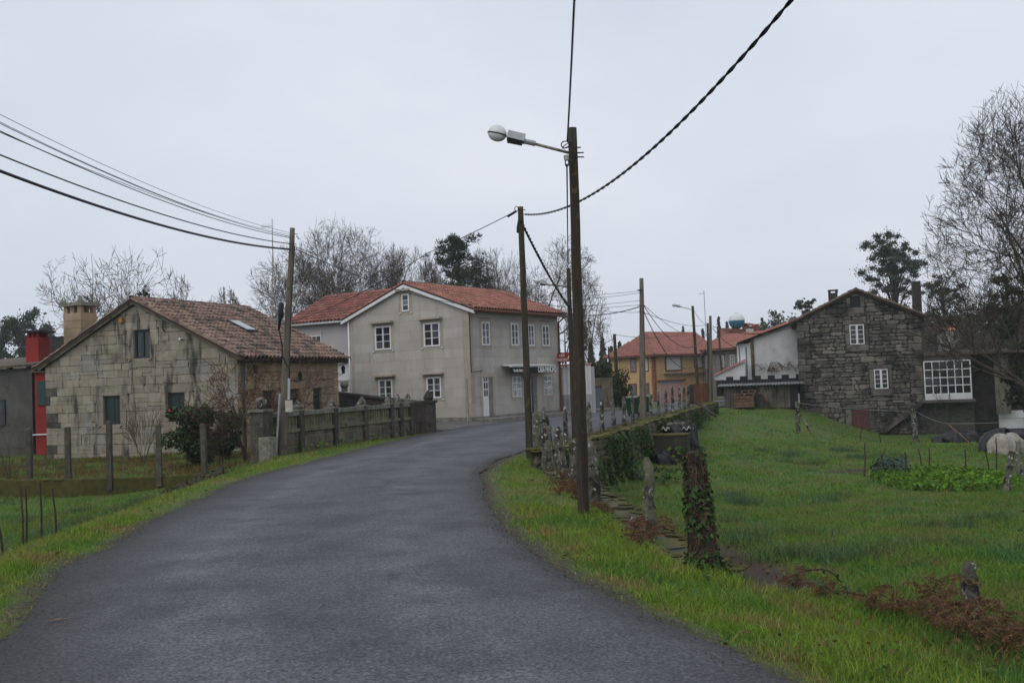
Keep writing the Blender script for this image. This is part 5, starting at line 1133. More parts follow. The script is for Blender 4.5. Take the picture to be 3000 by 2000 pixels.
MB().box(q.x - .12, q.x + .12, -.12, .12, q.z - .32, q.z - .17).obj('finial_base', MT['rail'], DW)

# ------------------------------------------------------------------ low mossy wall and fence posts before the cottage
LWp = [G(-160, 1412, -.62), G(0, 1406, -.62), G(250, 1404, -.60), G(480, 1396, -.57), G(700, 1383, -.45)]
LWp = [D(-200, 1400, 30.3), D(0, 1406, 30.0), D(250, 1403, 29.5), D(480, 1396, 28.9), D(620, 1386, 28.5), D(745, 1372, 28.2)]
LWL = thing('garden_wall', 'low rendered garden wall with yellow-green moss along its top', 'wall', tuple(LWp[1])[:2] + (-.9,))
o0 = Vector(LWL.location)
for i in range(len(LWp) - 1):
    p, q = LWp[i] - o0, LWp[i + 1] - o0; t = (q - p); t.z = 0; t.normalize(); n_ = Vector((-t.y, t.x, 0)) * .13
    b = MB(); lo = Vector((0, 0, -.7))
    b.hexa([p - n_ + lo, q - n_ + lo, q + n_ + lo, p + n_ + lo, p - n_, q - n_, q + n_, p + n_]); b.obj('wall_section', mat('mossy_render', (0.085, 0.075, 0.05), (0.055, 0.05, 0.035), 2, .95, 0, .6, 30, spots=[((0.11, 0.095, 0.012), 1.1, .50, .1), ((0.03, 0.028, 0.022), 3, .6, .1)]) if i == 0 else LWL.children[0].data.materials[0], LWL)
    rnd = random.Random(i); b = MB(); m_ = int(t.length and (q - p).length / .35)
    for k in range(m_ + 1):
        c_ = p.lerp(q, k / max(1, m_)); b.sphere((c_.x + rnd.uniform(-.05, .05), c_.y + rnd.uniform(-.05, .05), c_.z - .01), rnd.uniform(.10, .17), 8, 5, (1.4, 1, .35))
    b.obj('moss_cushions', MT['moss'], LWL, True, 'stuff')
ordn = ['nearest the wall end', 'second', 'third', 'fourth', 'fifth', 'sixth', 'seventh', 'eighth', 'ninth', 'tenth']
for i, (px, py0, py1) in enumerate(((598, 1240, 1372), (467, 1242, 1392), (323, 1234, 1404), (201, 1250, 1404), (87, 1255, 1406))):
    Yd = 28.4 + i * .38; p0 = D(px, py1, Yd); p1 = D(px - 2, py0, Yd)
    lab = 'mossy concrete fence post on the garden wall, %s from the pole with the meter box' % ['first', 'second', 'third', 'fourth', 'fifth'][i]
    ht = p1.z - p0.z; b = MB(); rnd = random.Random(i + 70)
    b.tube([(0, 0, -.3), (rnd.uniform(-.01, .01), 0, ht * .5), (rnd.uniform(-.02, .02), 0, ht - .03), (rnd.uniform(-.02, .02), 0, ht)], [.10, .098, .094, .075], 4, twist=0)
    o = b.obj('fence_post', MT['concrete_post']); o.location = p0; o.rotation_euler.z = R(45 + rnd.uniform(-6, 6)); tag(o, lab, 'fence post', 'posts on the garden wall')
    if i: pass
for k, dz in enumerate((1.45, .95, .45)):
    b = MB(); pts = []
    for i in range(0, 41): 
        t = i / 40; p = D(620, 1390, 28.3).lerp(D(-60, 1406, 30.2), t); pts.append((p.x, p.y, p.z + dz * (.95) + .02 * math.sin(i * 2.1)))
    b.tube(pts, .0045, 3); o = b.obj('fence_wire', MT['stick']); tag(o, ['upper', 'middle', 'lower'][k] + ' rusty wire strung between the mossy concrete fence posts', 'wire')
# thin stakes in the left meadow
for i, (x0, y0, x1, y1, r_) in enumerate(((68, 1616, 60, 1425, .018), (77, 1610, 75, 1430, .016), (121, 1592, 117, 1412, .018), (166, 1575, 153, 1430, .018), (10, 1635, -12, 1500, .02))):
    p = G(x0, y0, -.52); q = D(x1, y1, p.y); m_ = p.lerp(q, .5) + Vector((.015, 0, 0))
    b = MB(); b.tube([p - Vector((0, 0, .15)), p, m_, q], [r_, r_, r_ * .9, r_ * .7], 6); o = b.obj('stake', MT['stick'])
    tag(o, 'thin bare wooden stake in the meadow, ' + ['tied to its twin', 'twin stake tied by a wire loop', 'standing alone and straight', 'leaning towards the road', 'short and leaning, dark'][i], 'stake', 'stakes in the left meadow')

# ------------------------------------------------------------------ retaining wall with posts, right of the road
RWL = thing('retaining_wall', 'mossy ivy-covered stone retaining wall between road and lower field', 'wall', (WALLPTS[3][0], WALLPTS[3][1], -.2), 0)
o0 = Vector(RWL.location); rnd = random.Random(12)
wl0, wl1 = Vector((WALLPTS[3][0], WALLPTS[3][1], 0)), Vector((10.6, 54, 0)); wd = (wl1 - wl0).normalized(); wn = Vector((wd.y, -wd.x, 0)); wlen = (wl1 - wl0).length
def wtop(s): return .10 + .05 * math.sin(s * .8) + .03 * math.sin(s * 2.3)
FWALL = FR(wl0 - o0 + Vector((0, 0, .0)), wd, wn)
FW0 = lambda u, z, d: FWALL(u, z, d) + Vector((0, 0, 0))
stone_wall(RWL, FR(wl0 - o0, wd, wn), [(0, -1.3), (wlen * .5, -1.2), (wlen, -.4), (wlen, .3), (0, .3)], [], (.18, .36), (.25, .75), MT['wallmoss'], 44, 'wall_stone', 260, .012, .075, (.10, .19), .035, split=.3)
b = MB(); b.hexa([FWALL(u, z, d) for z in (-1.5, .25) for u, d in ((-.05, .09), (wlen, .09), (wlen, -.45), (-.05, -.45))]); b.obj('wall_core', MT['stainwall'], RWL)
b = MB()
for i in range(420):
    s_ = rnd.uniform(-.2, wlen); r_ = rnd.uniform(.05, .15); p = FWALL(s_, .25 + rnd.uniform(-.03, .04), rnd.uniform(-.42, .15)); b.sphere(p, r_, 8, 5, (1.3, 1.3, rnd.uniform(.25, .5)), .12, rnd)
b.obj('moss_cushions', MT['moss'], RWL, True, 'stuff')
# near part: low footing with slabs
NF = thing('slab_footing', 'low mossy footing of wet concrete slabs beside the verge', 'footing', (1.7, 12.5, -.4))
o0 = Vector(NF.location); rnd = random.Random(4)
for i in range(9):
    y0 = 10.6 + i * 1.17; y1 = y0 + 1.12
    pts = []
    for (y, sx) in ((y0, -.32), (y0, .30), (y1, .30), (y1, -.32)):
        pts.append(Vector((float(wall_x(y)) + sx * rnd.uniform(.85, 1.1), y + rnd.uniform(-.04, .04), -.27 + rnd.uniform(-.03, .03) + .02 * i)) - o0)
    b = MB(); b.hexa([p - Vector((0, 0, .8)) for p in pts] + pts); b.obj('slab', MT['slab'], NF)
b = MB()
for i in range(220):
    y = rnd.uniform(10.4, 21.0); b.sphere(Vector((float(wall_x(y)) + rnd.choice((-1, 1)) * rnd.uniform(.12, .36), y, -.27 + .017 * (y - 10.6))) - o0, rnd.uniform(.02, .065), 7, 4, (1.6, 1.6, .3), .2, rnd)
b.obj('moss_cushions', MT['moss'], NF, True, 'stuff')
b = MB(); q = G(1862, 1548, -.25); b.sphere((0, 0, 0), .10, 7, 5, (1, 1, .95), .18, rnd); o = b.obj('loose_stone', MT['lich']); o.location = (q.x, q.y, -.18); tag(o, 'small loose block of stone lying on the concrete slab', 'stone')
# rough stone posts
def stone_post(px, py_top, py_base, wpx, Y, label, m_='lich', lean=0.0, seed=0, cap='round', group='lichened stone posts by the road'):
    p0 = D(px, py_base, Y); p1 = D(px + lean, py_top, Y); h_ = p1.z - p0.z; r_ = wpx / 2 / (FPX / Y); rnd = random.Random(seed + int(px))
    dx = p1.x - p0.x; pts = []; rad = []; n = 9
    pts.append((0, 0, -.3)); rad.append(r_ * 1.25)
    for i in range(n + 1):
        t = i / n; pts.append((dx * t + rnd.uniform(-.05, .05) * r_ * 3, rnd.uniform(-.05, .05) * r_ * 3, h_ * t)); rad.append(r_ * (1.22 - .22 * t) * rnd.uniform(.88, 1.1))
    pts[-1] = (pts[-1][0] + rnd.uniform(-.4, .4) * r_, 0, h_); rad[-1] = r_ * (.45 if cap == 'round' else .85); rad[-2] = r_ * .92
    b = MB(); b.tube(pts, rad, 7)
    for i in range(len(b.v)):
        x, y, z = b.v[i]; b.v[i] = (x + rnd.uniform(-.14, .14) * r_, y + rnd.uniform(-.14, .14) * r_, z + rnd.uniform(-.1, .1) * r_)
    o = b.obj('stone_post', MT[m_], smooth=True); o.location = p0; o.rotation_euler.z = rnd.uniform(-.3, .3)
    return tag(o, label, 'stone post', group)
stone_post(1905, 1338, 1612, 33, 12.4, 'slim green-grey lichened stone post next to the ivy-clad post', 'lich_green', -6, 1)
stone_post(1745, 1294, 1500, 40, 15.9, 'broad dark stone post with white lichen just behind the lamp pole base', 'lich', -18, 2, 'flat')
stone_post(1681, 1288, 1445, 26, 18.0, 'narrow grey lichened post half hidden by the lamp pole', 'lich', -2, 3)
stone_post(1643, 1250, 1402, 30, 19.6, 'stone post with black top and large white lichen patch', 'lich', -8, 4)
stone_post(1606, 1247, 1402, 30, 21.2, 'square-topped stone post with reddish algae and pale cap', 'lich', -6, 5, 'flat')
stone_post(1577, 1204, 1352, 24, 22.6, 'tall rounded grey-green stone post touching the timber pole', 'lich_green', -4, 6)
stone_post(1576, 1338, 1385, 20, 21.5, 'knee-high stub of stone at the foot of the timber pole', 'lich', 0, 7, 'flat')
stone_post(1596, 1190, 1290, 12, 24.5, 'thin black and white lichened post behind the rounded stone post', 'lich', -3, 8)
stone_post(1618, 1215, 1310, 9, 24.0, 'slanting dark stone bar leaning among the posts', 'darkstone', -18, 9, group=None)
wlab = 'lichened stone post on the mossy retaining wall, %s from the lamp pole'
for i, (px, y0, y1, w, ln) in enumerate(((1658, 1191, 1281, 13, -4), (1728, 1178, 1264, 13, -4), (1765, 1164, 1254, 12, -3), (1798, 1166, 1245, 11, -4), (1829, 1161, 1236, 11, -3), (1853, 1159, 1226, 9, 0), (1906, 1152, 1214, 8, -1), (1929, 1141, 1208, 8, -2))):
    s_ = (px - 1500) / FPX; Yw = 5.87 / (.3045 - s_)
    stone_post(px, y0, y1, w, Yw, wlab % ['first', 'second', 'third', 'fourth', 'fifth', 'sixth', 'seventh', 'eighth'][i], 'lich', ln, 20 + i, group='posts on the retaining wall')
rnd = random.Random(6)
opx = ((1951, 1140, 1200), (1971, 1133, 1197), (1991, 1133, 1192), (2005, 1132, 1190), (2017, 1129, 1189))
for i, (px, y0, y1) in enumerate(opx):
    s_ = (px - 1500) / FPX; Yw = min(5.87 / (.3045 - s_), 53 + i * .5)
    stone_post(px, y0, y1, 8, Yw, 'slim stone post behind orange safety mesh, %s from the dark gate pillar' % ['fifth', 'fourth', 'third', 'second', 'first'][i], 'lich', -1, 40 + i, group='orange wrapped posts')
b = MB()
for k in range(7):
    z = .45 + k * .13; pts = []
    for i in range(21):
        t = i / 20; p = D(1938 + 80 * t, 1200, 45 + 10 * t); pts.append((p.x, p.y, .05 + z + .03 * math.sin(i * 1.9 + k)))
    b.tube(pts, .008, 3)
for i in range(40):
    t = i / 39; p = D(1938 + 80 * t, 1200, 45 + 10 * t); b.tube([(p.x, p.y, .45), (p.x, p.y, 1.35)], .006, 3)
tag(b.obj('safety_mesh', MT['orange'], kind=None), 'orange plastic safety mesh strung along the stone posts', 'mesh')
# ivy-clad post
IP = thing('ivy_post', 'short post smothered in brown ivy stems and green ivy leaves', 'post', tuple(G(2068, 1693, -.38)))
p1 = D(2028, 1312, IP.location.y); hI = p1.z - IP.location.z; dxI = p1.x - IP.location.x
rI = 34 / (FPX / IP.location.y); rnd = random.Random(9)
axis = lambda t: Vector((dxI * t, 0, hI * t)); rad_ = lambda t: rI * (1.25 - .35 * t) * (1.0 + .25 * max(0, .25 - t) / .25)
b = MB(); b.tube([axis(t) for t in (-.1, .1, .3, .5, .7, .9, .97)], [rad_(t) * .88 for t in (0, .1, .3, .5, .7, .9, .97)], 10); b.obj('core', MT['stick'], IP)
b = MB()
for i in range(560):
    t = rnd.uniform(0, .95); a = rnd.uniform(0, 6.28); pts = []; da = rnd.uniform(-1, 1) * .45; dt = rnd.choice((.005, .02, .05, .08, -.03))
    for k in range(7):
        r_ = rad_(min(t, 1)) * rnd.uniform(.90, 1.10); pts.append(axis(t) + Vector((math.cos(a) * r_, math.sin(a) * r_, 0))); a += da * rnd.uniform(-.6, 1.2); t = min(.99, max(0, t + dt * rnd.uniform(-.6, 1.2)))
    b.tube(pts, rnd.uniform(.0025, .007), 3)
b.obj('dead_stems', MT['ivy_stem'], IP, kind='stuff')
def leaf_cloud(pos, nrm, size, mat_, name, parent, seed, aspect=.8, kind='stuff', tilt=.6, smooth_dir=None):
    """one flat kite-shaped leaf per position"""
    g = np.random.default_rng(seed); n = len(pos); P = np.asarray(pos, float); Nn = np.asarray(nrm, float) + g.normal(size=(n, 3)) * tilt
    Nn /= np.linalg.norm(Nn, axis=1)[:, None] + 1e-9; U = g.normal(size=(n, 3)); U -= (U * Nn).sum(1)[:, None] * Nn; U /= np.linalg.norm(U, axis=1)[:, None] + 1e-9; Vv = np.cross(Nn, U)
    s = size * g.uniform(.6, 1.2, n)[:, None] ** 1.6 * 1.1
    V = np.stack([P - U * s * .5, P + Vv * s * .5 * aspect + Nn * s * .08, P + U * s * .6, P - Vv * s * .5 * aspect + Nn * s * .08], 1).reshape(-1, 3)
    i = np.arange(n) * 4; T = np.vstack([np.column_stack([i, i + 1, i + 2]), np.column_stack([i, i + 2, i + 3])])
    o = link(name, np_mesh(name, V, T, mat_), parent)
    if kind: o['kind'] = kind
    return o
pos, nrm = [], []
for i in range(1700):
    t = rnd.random() ** 1.1
    if smoothn(np.array([t * 9]), np.array([t * 5 + 1]))[0] * .6 + rnd.random() < .5 and t > .2: continue
    a = rnd.uniform(0, 6.28)
    r_ = rad_(t) * rnd.uniform(.96, 1.28); pos.append(axis(t) + Vector((math.cos(a) * r_, math.sin(a) * r_, rnd.uniform(-.02, .02)))); nrm.append((math.cos(a), math.sin(a), .4))
for i in range(260):
    a = rnd.uniform(0, 6.28); r_ = rI * rnd.uniform(1.1, 2.3); pos.append((math.cos(a) * r_, math.sin(a) * r_, rnd.uniform(.0, .22) * (2.6 - r_ / rI))); nrm.append((math.cos(a) * .4, math.sin(a) * .4, 1))
leaf_cloud(pos, nrm, .048, MT['ivy'], 'ivy_leaves', IP, 3)
# ivy hanging on the retaining wall
pos, nrm = [], []; g = np.random.default_rng(8); o0 = Vector(RWL.location)
for i in range(34000):
    u = g.uniform(0.3, wlen * .95); z = g.uniform(-1.25, .24)
    dens = .50 + .5 * math.sin(u * 1.1 + 1) * math.sin(u * .37 + z * 2.0) - .22 * (z + .5) - (0.25 if u > wlen * .7 else 0)
    if g.random() > dens: continue
    pos.append(FWALL(u, z, g.uniform(.12, .24) + .16 * max(0, math.sin(u * 2.3 + z * 3) * math.sin(u * .9 + 2)) + .06 * math.sin(u * 6 + z * 5))); nrm.append(tuple(wn * 1.0 + Vector((0, 0, .5))))
leaf_cloud(pos, nrm, .085, MT['ivy'], 'ivy_leaves', RWL, 4)
# short broken post at the bottom right
stone_post(2851, 1648, 1850, 46, 8.2, 'short stout weathered stone post among the dead bracken', 'lich', -10, 60, 'flat', None)
# posts of the clothes line
stone_post(2338, 1176, 1283, 12, 45.0, 'grey clothes-line post with diagonal prop near the rubble house corner', 'lich', -2, 61, 'flat', None)
b = MB(); p0 = D(2345, 1215, 45); p1 = D(2376, 1268, 44.6); b.tube([p0, p1], .05, 6); tag(b.obj('post_prop', MT['lich']), 'diagonal lichened prop leaning on the clothes-line post', 'prop')
b = MB(); q = D(2337, 1282, 45); b.box(-.15, .15, -.15, .15, -.3, .16); o = b.obj('post_footing', MT['plinth']); o.location = (q.x, q.y, q.z - .02); tag(o, 'concrete block footing under the grey clothes-line post', 'footing')
stone_post(2684, 1182, 1292, 15, 45.5, 'gnarled lichened clothes-line post with a dark wrapped top', 'lich', -12, 62, 'round', None)
stone_post(2946, 1322, 1450, 20, 24.6, 'leaning white-lichened granite post at the vegetable patch corner', 'lich', 16, 63, 'flat', None)
stone_post(2986, 1290, 1395, 17, 27.5, 'straight lichened granite post beside the cream tarpaulin heap', 'lich', -2, 64, 'flat', None)
def wire(pts, r_, m_, label, sag=0.0, n=24, name='cable', cat='cable', tw=0.0, strands=1, group=None, ext=0.0):
    """a line through pts with sag (metres) in each span"""
    path = []
    for i in range(len(pts) - 1):
        a, c = Vector(pts[i]), Vector(pts[i + 1]); s_ = sag[i] if hasattr(sag, '__len__') else sag
        for k in range(n + (i == len(pts) - 2)):
            t = k / n; p = a.lerp(c, t); p.z -= 4 * s_ * t * (1 - t); path.append(p)
    if ext: path.append(path[-1] + (path[-1] - path[-2]).normalized() * ext)
    b = MB()
    if strands == 1: b.tube(path, r_, 5)
    else:
        # laid cable: strands twisted round each other
        dense = []; acc = 0
        for i in range(len(path) - 1):
            sg = (path[i + 1] - path[i]).length; m_n = max(1, int(sg / (tw / 8)))
            for k in range(m_n): dense.append((path[i].lerp(path[i + 1], k / m_n), acc + sg * k / m_n))
            acc += sg
        for q in range(strands):
            pp = []
            for (p, s_), (p2, _) in zip(dense, dense[1:] + [(dense[-1][0] + (dense[-1][0] - dense[-2][0]), 0)]):
                t = (p2 - p).normalized(); u = t.cross(Vector((0, 0, 1))); u = u.normalized() if u.length > .01 else Vector((1, 0, 0)); v = u.cross(t); a = 2 * math.pi * (s_ / tw + q / strands)
                pp.append(p + (u * math.cos(a) + v * math.sin(a)) * r_ * .6)
            b.tube(pp, r_ * .66, 5)
    o = b.obj(name, m_, smooth=True); return tag(o, label, cat, group)
wire([D(2338, 1180, 45), D(2684, 1205, 45.5), D(2775, 1240, 42), D(3080, 1222, 40)], .0065, MT['grey_metal'], 'slack pale clothes line running between the field posts', .08, name='clothes_line', cat='clothes line')
wire([D(2338, 1200, 45), D(2684, 1222, 45.5), D(3080, 1224, 44)], .008, MT['bin'], 'thin green second clothes line below the pale one', .03, name='clothes_line', cat='clothes line')
b = MB(); b.tube([D(2775, 1240, 42), D(2845, 1300, 40.5)], .025, 5); tag(b.obj('line_prop', MT['pallet']), 'yellowish pole propping up the clothes line', 'prop')
for i, (x0, y0, x1, y1, Y) in enumerate(((2520, 1272, 2535, 1202, 52), (2583, 1302, 2563, 1222, 45), (2533, 1383, 2533, 1296, 29.5), (2556, 1392, 2594, 1313, 29), (2653, 1376, 2652, 1324, 29), (2700, 1362, 2690, 1314, 31), (2722, 1366, 2722, 1312, 31), (2828, 1372, 2827, 1316, 30), (2900, 1384, 2884, 1312, 29.5), (2919, 1377, 2918, 1283, 30))):
    p, q = D(x0, y0 + 6, Y), D(x1, y1, Y); b = MB(); b.tube([p - Vector((0, 0, .2)), p, p.lerp(q, .5) + Vector((.02, 0, 0)), q], [.022, .022, .02, .016], 5)
    tag(b.obj('garden_stake', MT['stick']), ['crooked stick leaning against the red cellar door', 'bent stick standing in the grass before the stair', 'straight dark stake at the near left of the vegetable bed', 'slanting pale stake beside the vegetable bed', 'short stake at the front edge of the turnip leaves', 'tilted stake behind the turnip leaves', 'upright stake with a crosspiece behind the turnip leaves', 'thick dark stake in the middle of the turnip bed edge', 'stake tilted outward at the right end of the bed', 'tall thin stake in front of the cream tarpaulin'][i], 'stake', 'garden stakes')
# plastic-covered heaps
def heap(name, label, c, sx, sy, sz, m_, seed, cat, rz=0):
    rnd = random.Random(seed); n, k = 52, 14; b = MB(); ph = [rnd.uniform(0, 6.28) for _ in range(8)]
    for i in range(k + 1):
        f = i / k
        for j in range(n):
            a = 2 * math.pi * j / n; w = 1 + .20 * math.sin(2 * a + ph[0]) + .13 * math.sin(5 * a + ph[1] + 2 * f) + .10 * (1 - f) * math.sin(9 * a + ph[2] + 4 * f) + .07 * (1 - f) * math.sin(17 * a + ph[5])
            r_ = math.cos(f * math.pi / 2) ** .55 * w * (1 + .07 * math.sin(7 * a + 9 * f + ph[4])); z = math.sin(f * math.pi / 2) ** .7 * (1 + .25 * math.sin(3 * a + ph[3]) * (1 - f * .7)) + .05 * math.sin(4 * a + 7 * f)
            b.v.append((r_ * math.cos(a) * sx, r_ * math.sin(a) * sy, z * sz - .08))
    for i in range(k):
        for j in range(n): b.f.append((i * n + j, i * n + (j + 1) % n, (i + 1) * n + (j + 1) % n, (i + 1) * n + j))
    b.f.append(tuple(k * n + j for j in range(n)))
    o = b.obj(name, m_, smooth=True); o.location = c; o.rotation_euler.z = rz; return tag(o, label, cat)
q = G(2825, 1299, -1.66); heap('tarpaulin_heap', 'low heap covered in crumpled shiny black plastic before the veranda', (q.x, q.y + .4, H(q.x, q.y + .4)), .95, .6, .5, MT['tarp'], 1, 'tarpaulin')
q = G(2972, 1335, -1.6); heap('tarpaulin_heap', 'bulky heap under a dirty cream tarpaulin at the field edge', (q.x, q.y + .5, H(q.x, q.y + .5)), .62, .55, .72, MT['white_tarp'], 2, 'tarpaulin')
heap('tarpaulin_heap', 'black plastic sheet bulging behind the cream tarpaulin', (q.x + .55, q.y + 1.6, H(q.x, q.y + 1.5)), .85, .8, .85, MT['tarp'], 3, 'tarpaulin')
# trough, drum cover and corrugated lid by the retaining wall
q = G(1962, 1352, -1.02); TR = thing('stone_trough', 'dark rendered block trough standing below the mossy wall', 'trough', (q.x, q.y, H(q.x, q.y)), R(-14))
b = MB(); b.box(-.62, .62, -.4, -.28, -.2, .80); b.box(-.62, .62, .5, .62, -.2, .8); b.box(-.62, -.5, -.28, .5, -.2, .8); b.box(.5, .62, -.28, .5, -.2, .8); b.box(-.5, .5, -.28, .5, -.2, .3); b.obj('basin', MT['darkstone'], TR)
MB().box(-.64, .64, -.42, .64, .80, .84).obj('mossy_rim', MT['moss'], TR)
heap('tarpaulin_heap', 'small bundle of black plastic at the foot of the trough', (q.x - .38, q.y - .75, H(q.x - .3, q.y - .75)), .42, .3, .42, MT['tarp'], 5, 'tarpaulin')
q2 = D(2006, 1335, 33.6); WP = heap('covered_pile', 'log pile wrapped in black plastic behind the trough', (q2.x + .1, q2.y + 1.0, H(q2.x, q2.y + 1)), .66, .6, 1.12, MT['tarp'], 6, 'pile')
LD = thing('roofing_sheet', 'wavy white fibre-cement sheet weighed down with stones on the plastic-wrapped pile', 'roof sheet', (q2.x - .05, q2.y + 1.0, D(2003, 1252, q2.y + 1).z - .06), R(-8))
b = MB(); n = 40; v = []
for i in range(n + 1):
    x = -.52 + 1.04 * i / n; h_ = .045 * math.sin(2 * math.pi * x / .17); v += [(x, -.5, h_ + .05), (x, .5, h_ + .10), (x, -.5, h_ + .03)]
b.add(v, [(3 * i, 3 * i + 3, 3 * i + 4, 3 * i + 1) for i in range(n)] + [(3 * i, 3 * i + 2, 3 * i + 5, 3 * i + 3) for i in range(n)]); b.obj('sheet', mat('pale_fibre_cement', (0.42, 0.42, 0.39), (0.30, 0.30, 0.27), 6, .85), LD)
for x, y in ((-.25, -.1), (-.02, .1), (.22, -.05), (.05, -.3)):
    o = MB().sphere((0, 0, 0), .11, 7, 5, (1.2, 1, .7), .15, random.Random(int(x * 100))).obj('weight_stone', MT['lich']); o.matrix_world = Matrix.Translation(LD.location + Vector((x, y, .18))); tag(o, 'rough stone weighing down the corrugated lid', 'stone', 'stones on the corrugated lid')
b = MB(); p = D(2030, 1340, 33.5); b.tube([(p.x, p.y, p.z - .3), (p.x + .01, p.y, p.z + .8), (p.x - .01, p.y, p.z + 1.55)], [.04, .035, .03], 6); tag(b.obj('field_stake', MT['stick']), 'dark rough stake standing in front of the plastic-wrapped pile', 'stake')
b = MB(); b.tube([D(2042, 1180, 47), D(2096, 1218, 44.5)], .06, 6); tag(b.obj('fallen_pole', MT['stick']), 'thick pole slanting down from the end of the mossy wall', 'pole')
# waste bins
for i, (px, Y, lab) in enumerate(((1855, 45.5, 'green wheeled waste bin beside the roadside timber pole'), (1893, 47.0, 'dark green waste bin behind the stone posts'))):
    q = G(px, 1222 - i * 6, -.05); WB = thing('waste_bin', lab, 'waste bin', (q.x, q.y, 0), R(-20), 'waste bins by the road')
    b = MB(); b.hexa([(-.26, -.3, .12), (.26, -.3, .12), (.26, .3, .12), (-.26, .3, .12), (-.36, -.4, 1.0), (.36, -.4, 1.0), (.36, .4, 1.0), (-.36, .4, 1.0)]); b.obj('body', MT['bin'], WB)
    b = MB(); b.hexa([(-.38, -.43, 1.0), (.38, -.43, 1.0), (.38, .44, 1.0), (-.38, .44, 1.0), (-.36, -.40, 1.05), (.36, -.40, 1.05), (.36, .42, 1.12), (-.36, .42, 1.12)]); b.obj('lid', MT['bin'], WB)
    for x in (-.3, .3): MB().lathe([(0.001, -.03), (.11, -.03), (.11, .03), (0.001, .03)], 14, M=Matrix.Translation((x, .28, .11)) @ Matrix.Rotation(R(90), 4, 'Y')).obj('wheel', MT['black'], WB)
    WB.scale = (.72, .72, .8)

# ------------------------------------------------------------------ poles
def pole(px0, py0, px1, py1, Y, r0, r1, label, m_='pole', name='utility_pole', flat=False):
    p0 = D(px0, py0, Y); p1 = D(px1, py1, Y); t = thing(name, label, 'pole', tuple(p0))
    d = p1 - p0; rnd = random.Random(int(px0)); n = 12
    b = MB(); b.tube([Vector((0, 0, -.5))] + [d * (i / n) + Vector((rnd.uniform(-.006, .006), rnd.uniform(-.006, .006), 0)) for i in range(n + 1)], [r0] + [r0 + (r1 - r0) * i / n for i in range(n + 1)], 4 if flat else 12)
    b.obj('shaft', MT[m_], t, not flat); return t, p0, p1
PL1, a1, b1 = pole(826, 1334, 857, 668, 28.0, .125, .070, 'leaning grey timber pole with meter box and black cable joint by the balustrade', 'pole_grey')
PL2, a2, b2 = pole(1553, 1352, 1525, 606, 23.6, .085, .065, 'dark timber pole at the bend with a loop of cable near its top', 'pole')
PL3, a3, b3 = pole(1711, 1520, 1677, 375, 14.1, .082, .062, 'tall dark timber pole carrying the nearest street lamp', 'pole', 'lamp_pole')
PL4, a4, b4 = pole(1683, 1290, 1665, 786, 30.0, .075, .062, 'timber pole hidden behind the near lamp pole, with an old street lamp', 'pole', 'lamp_pole')
PL5, a5, b5 = pole(1884, 1226, 1879, 815, 42.5, .15, .085, 'thick round-topped timber pole with crossing wires above the retaining wall', 'pole_grey')
PL6, a6, b6 = pole(2048, 1190, 2029, 896, 78, .13, .10, 'dark street lamp pole in front of the ochre house', 'pole', 'lamp_pole')
PL7, a7, b7 = pole(2083, 1190, 2081, 925, 70, .13, .09, 'pointed timber pole between ochre house and shed', 'pole_grey')
PL8, a8, b8 = pole(2078, 1190, 2073, 946, 84, .10, .09, 'dark square pole just behind the pointed timber pole', 'pole', flat=True)
PL9, a9, b9 = pole(2116, 1110, 2105, 968, 90, .10, .08, 'short pole before the grey house windows', 'pole')
PLA, aA, bA = pole(1807, 1110, 1800, 978, 75, .14, .11, 'dark pole rising behind the hedge', 'pole')
PLB, aB, bB = pole(1785, 1075, 1782, 1015, 110, .08, .07, 'thin far pole against the wood behind the hedge', 'pole')
def rel(t, p): return p - Vector(t.location)
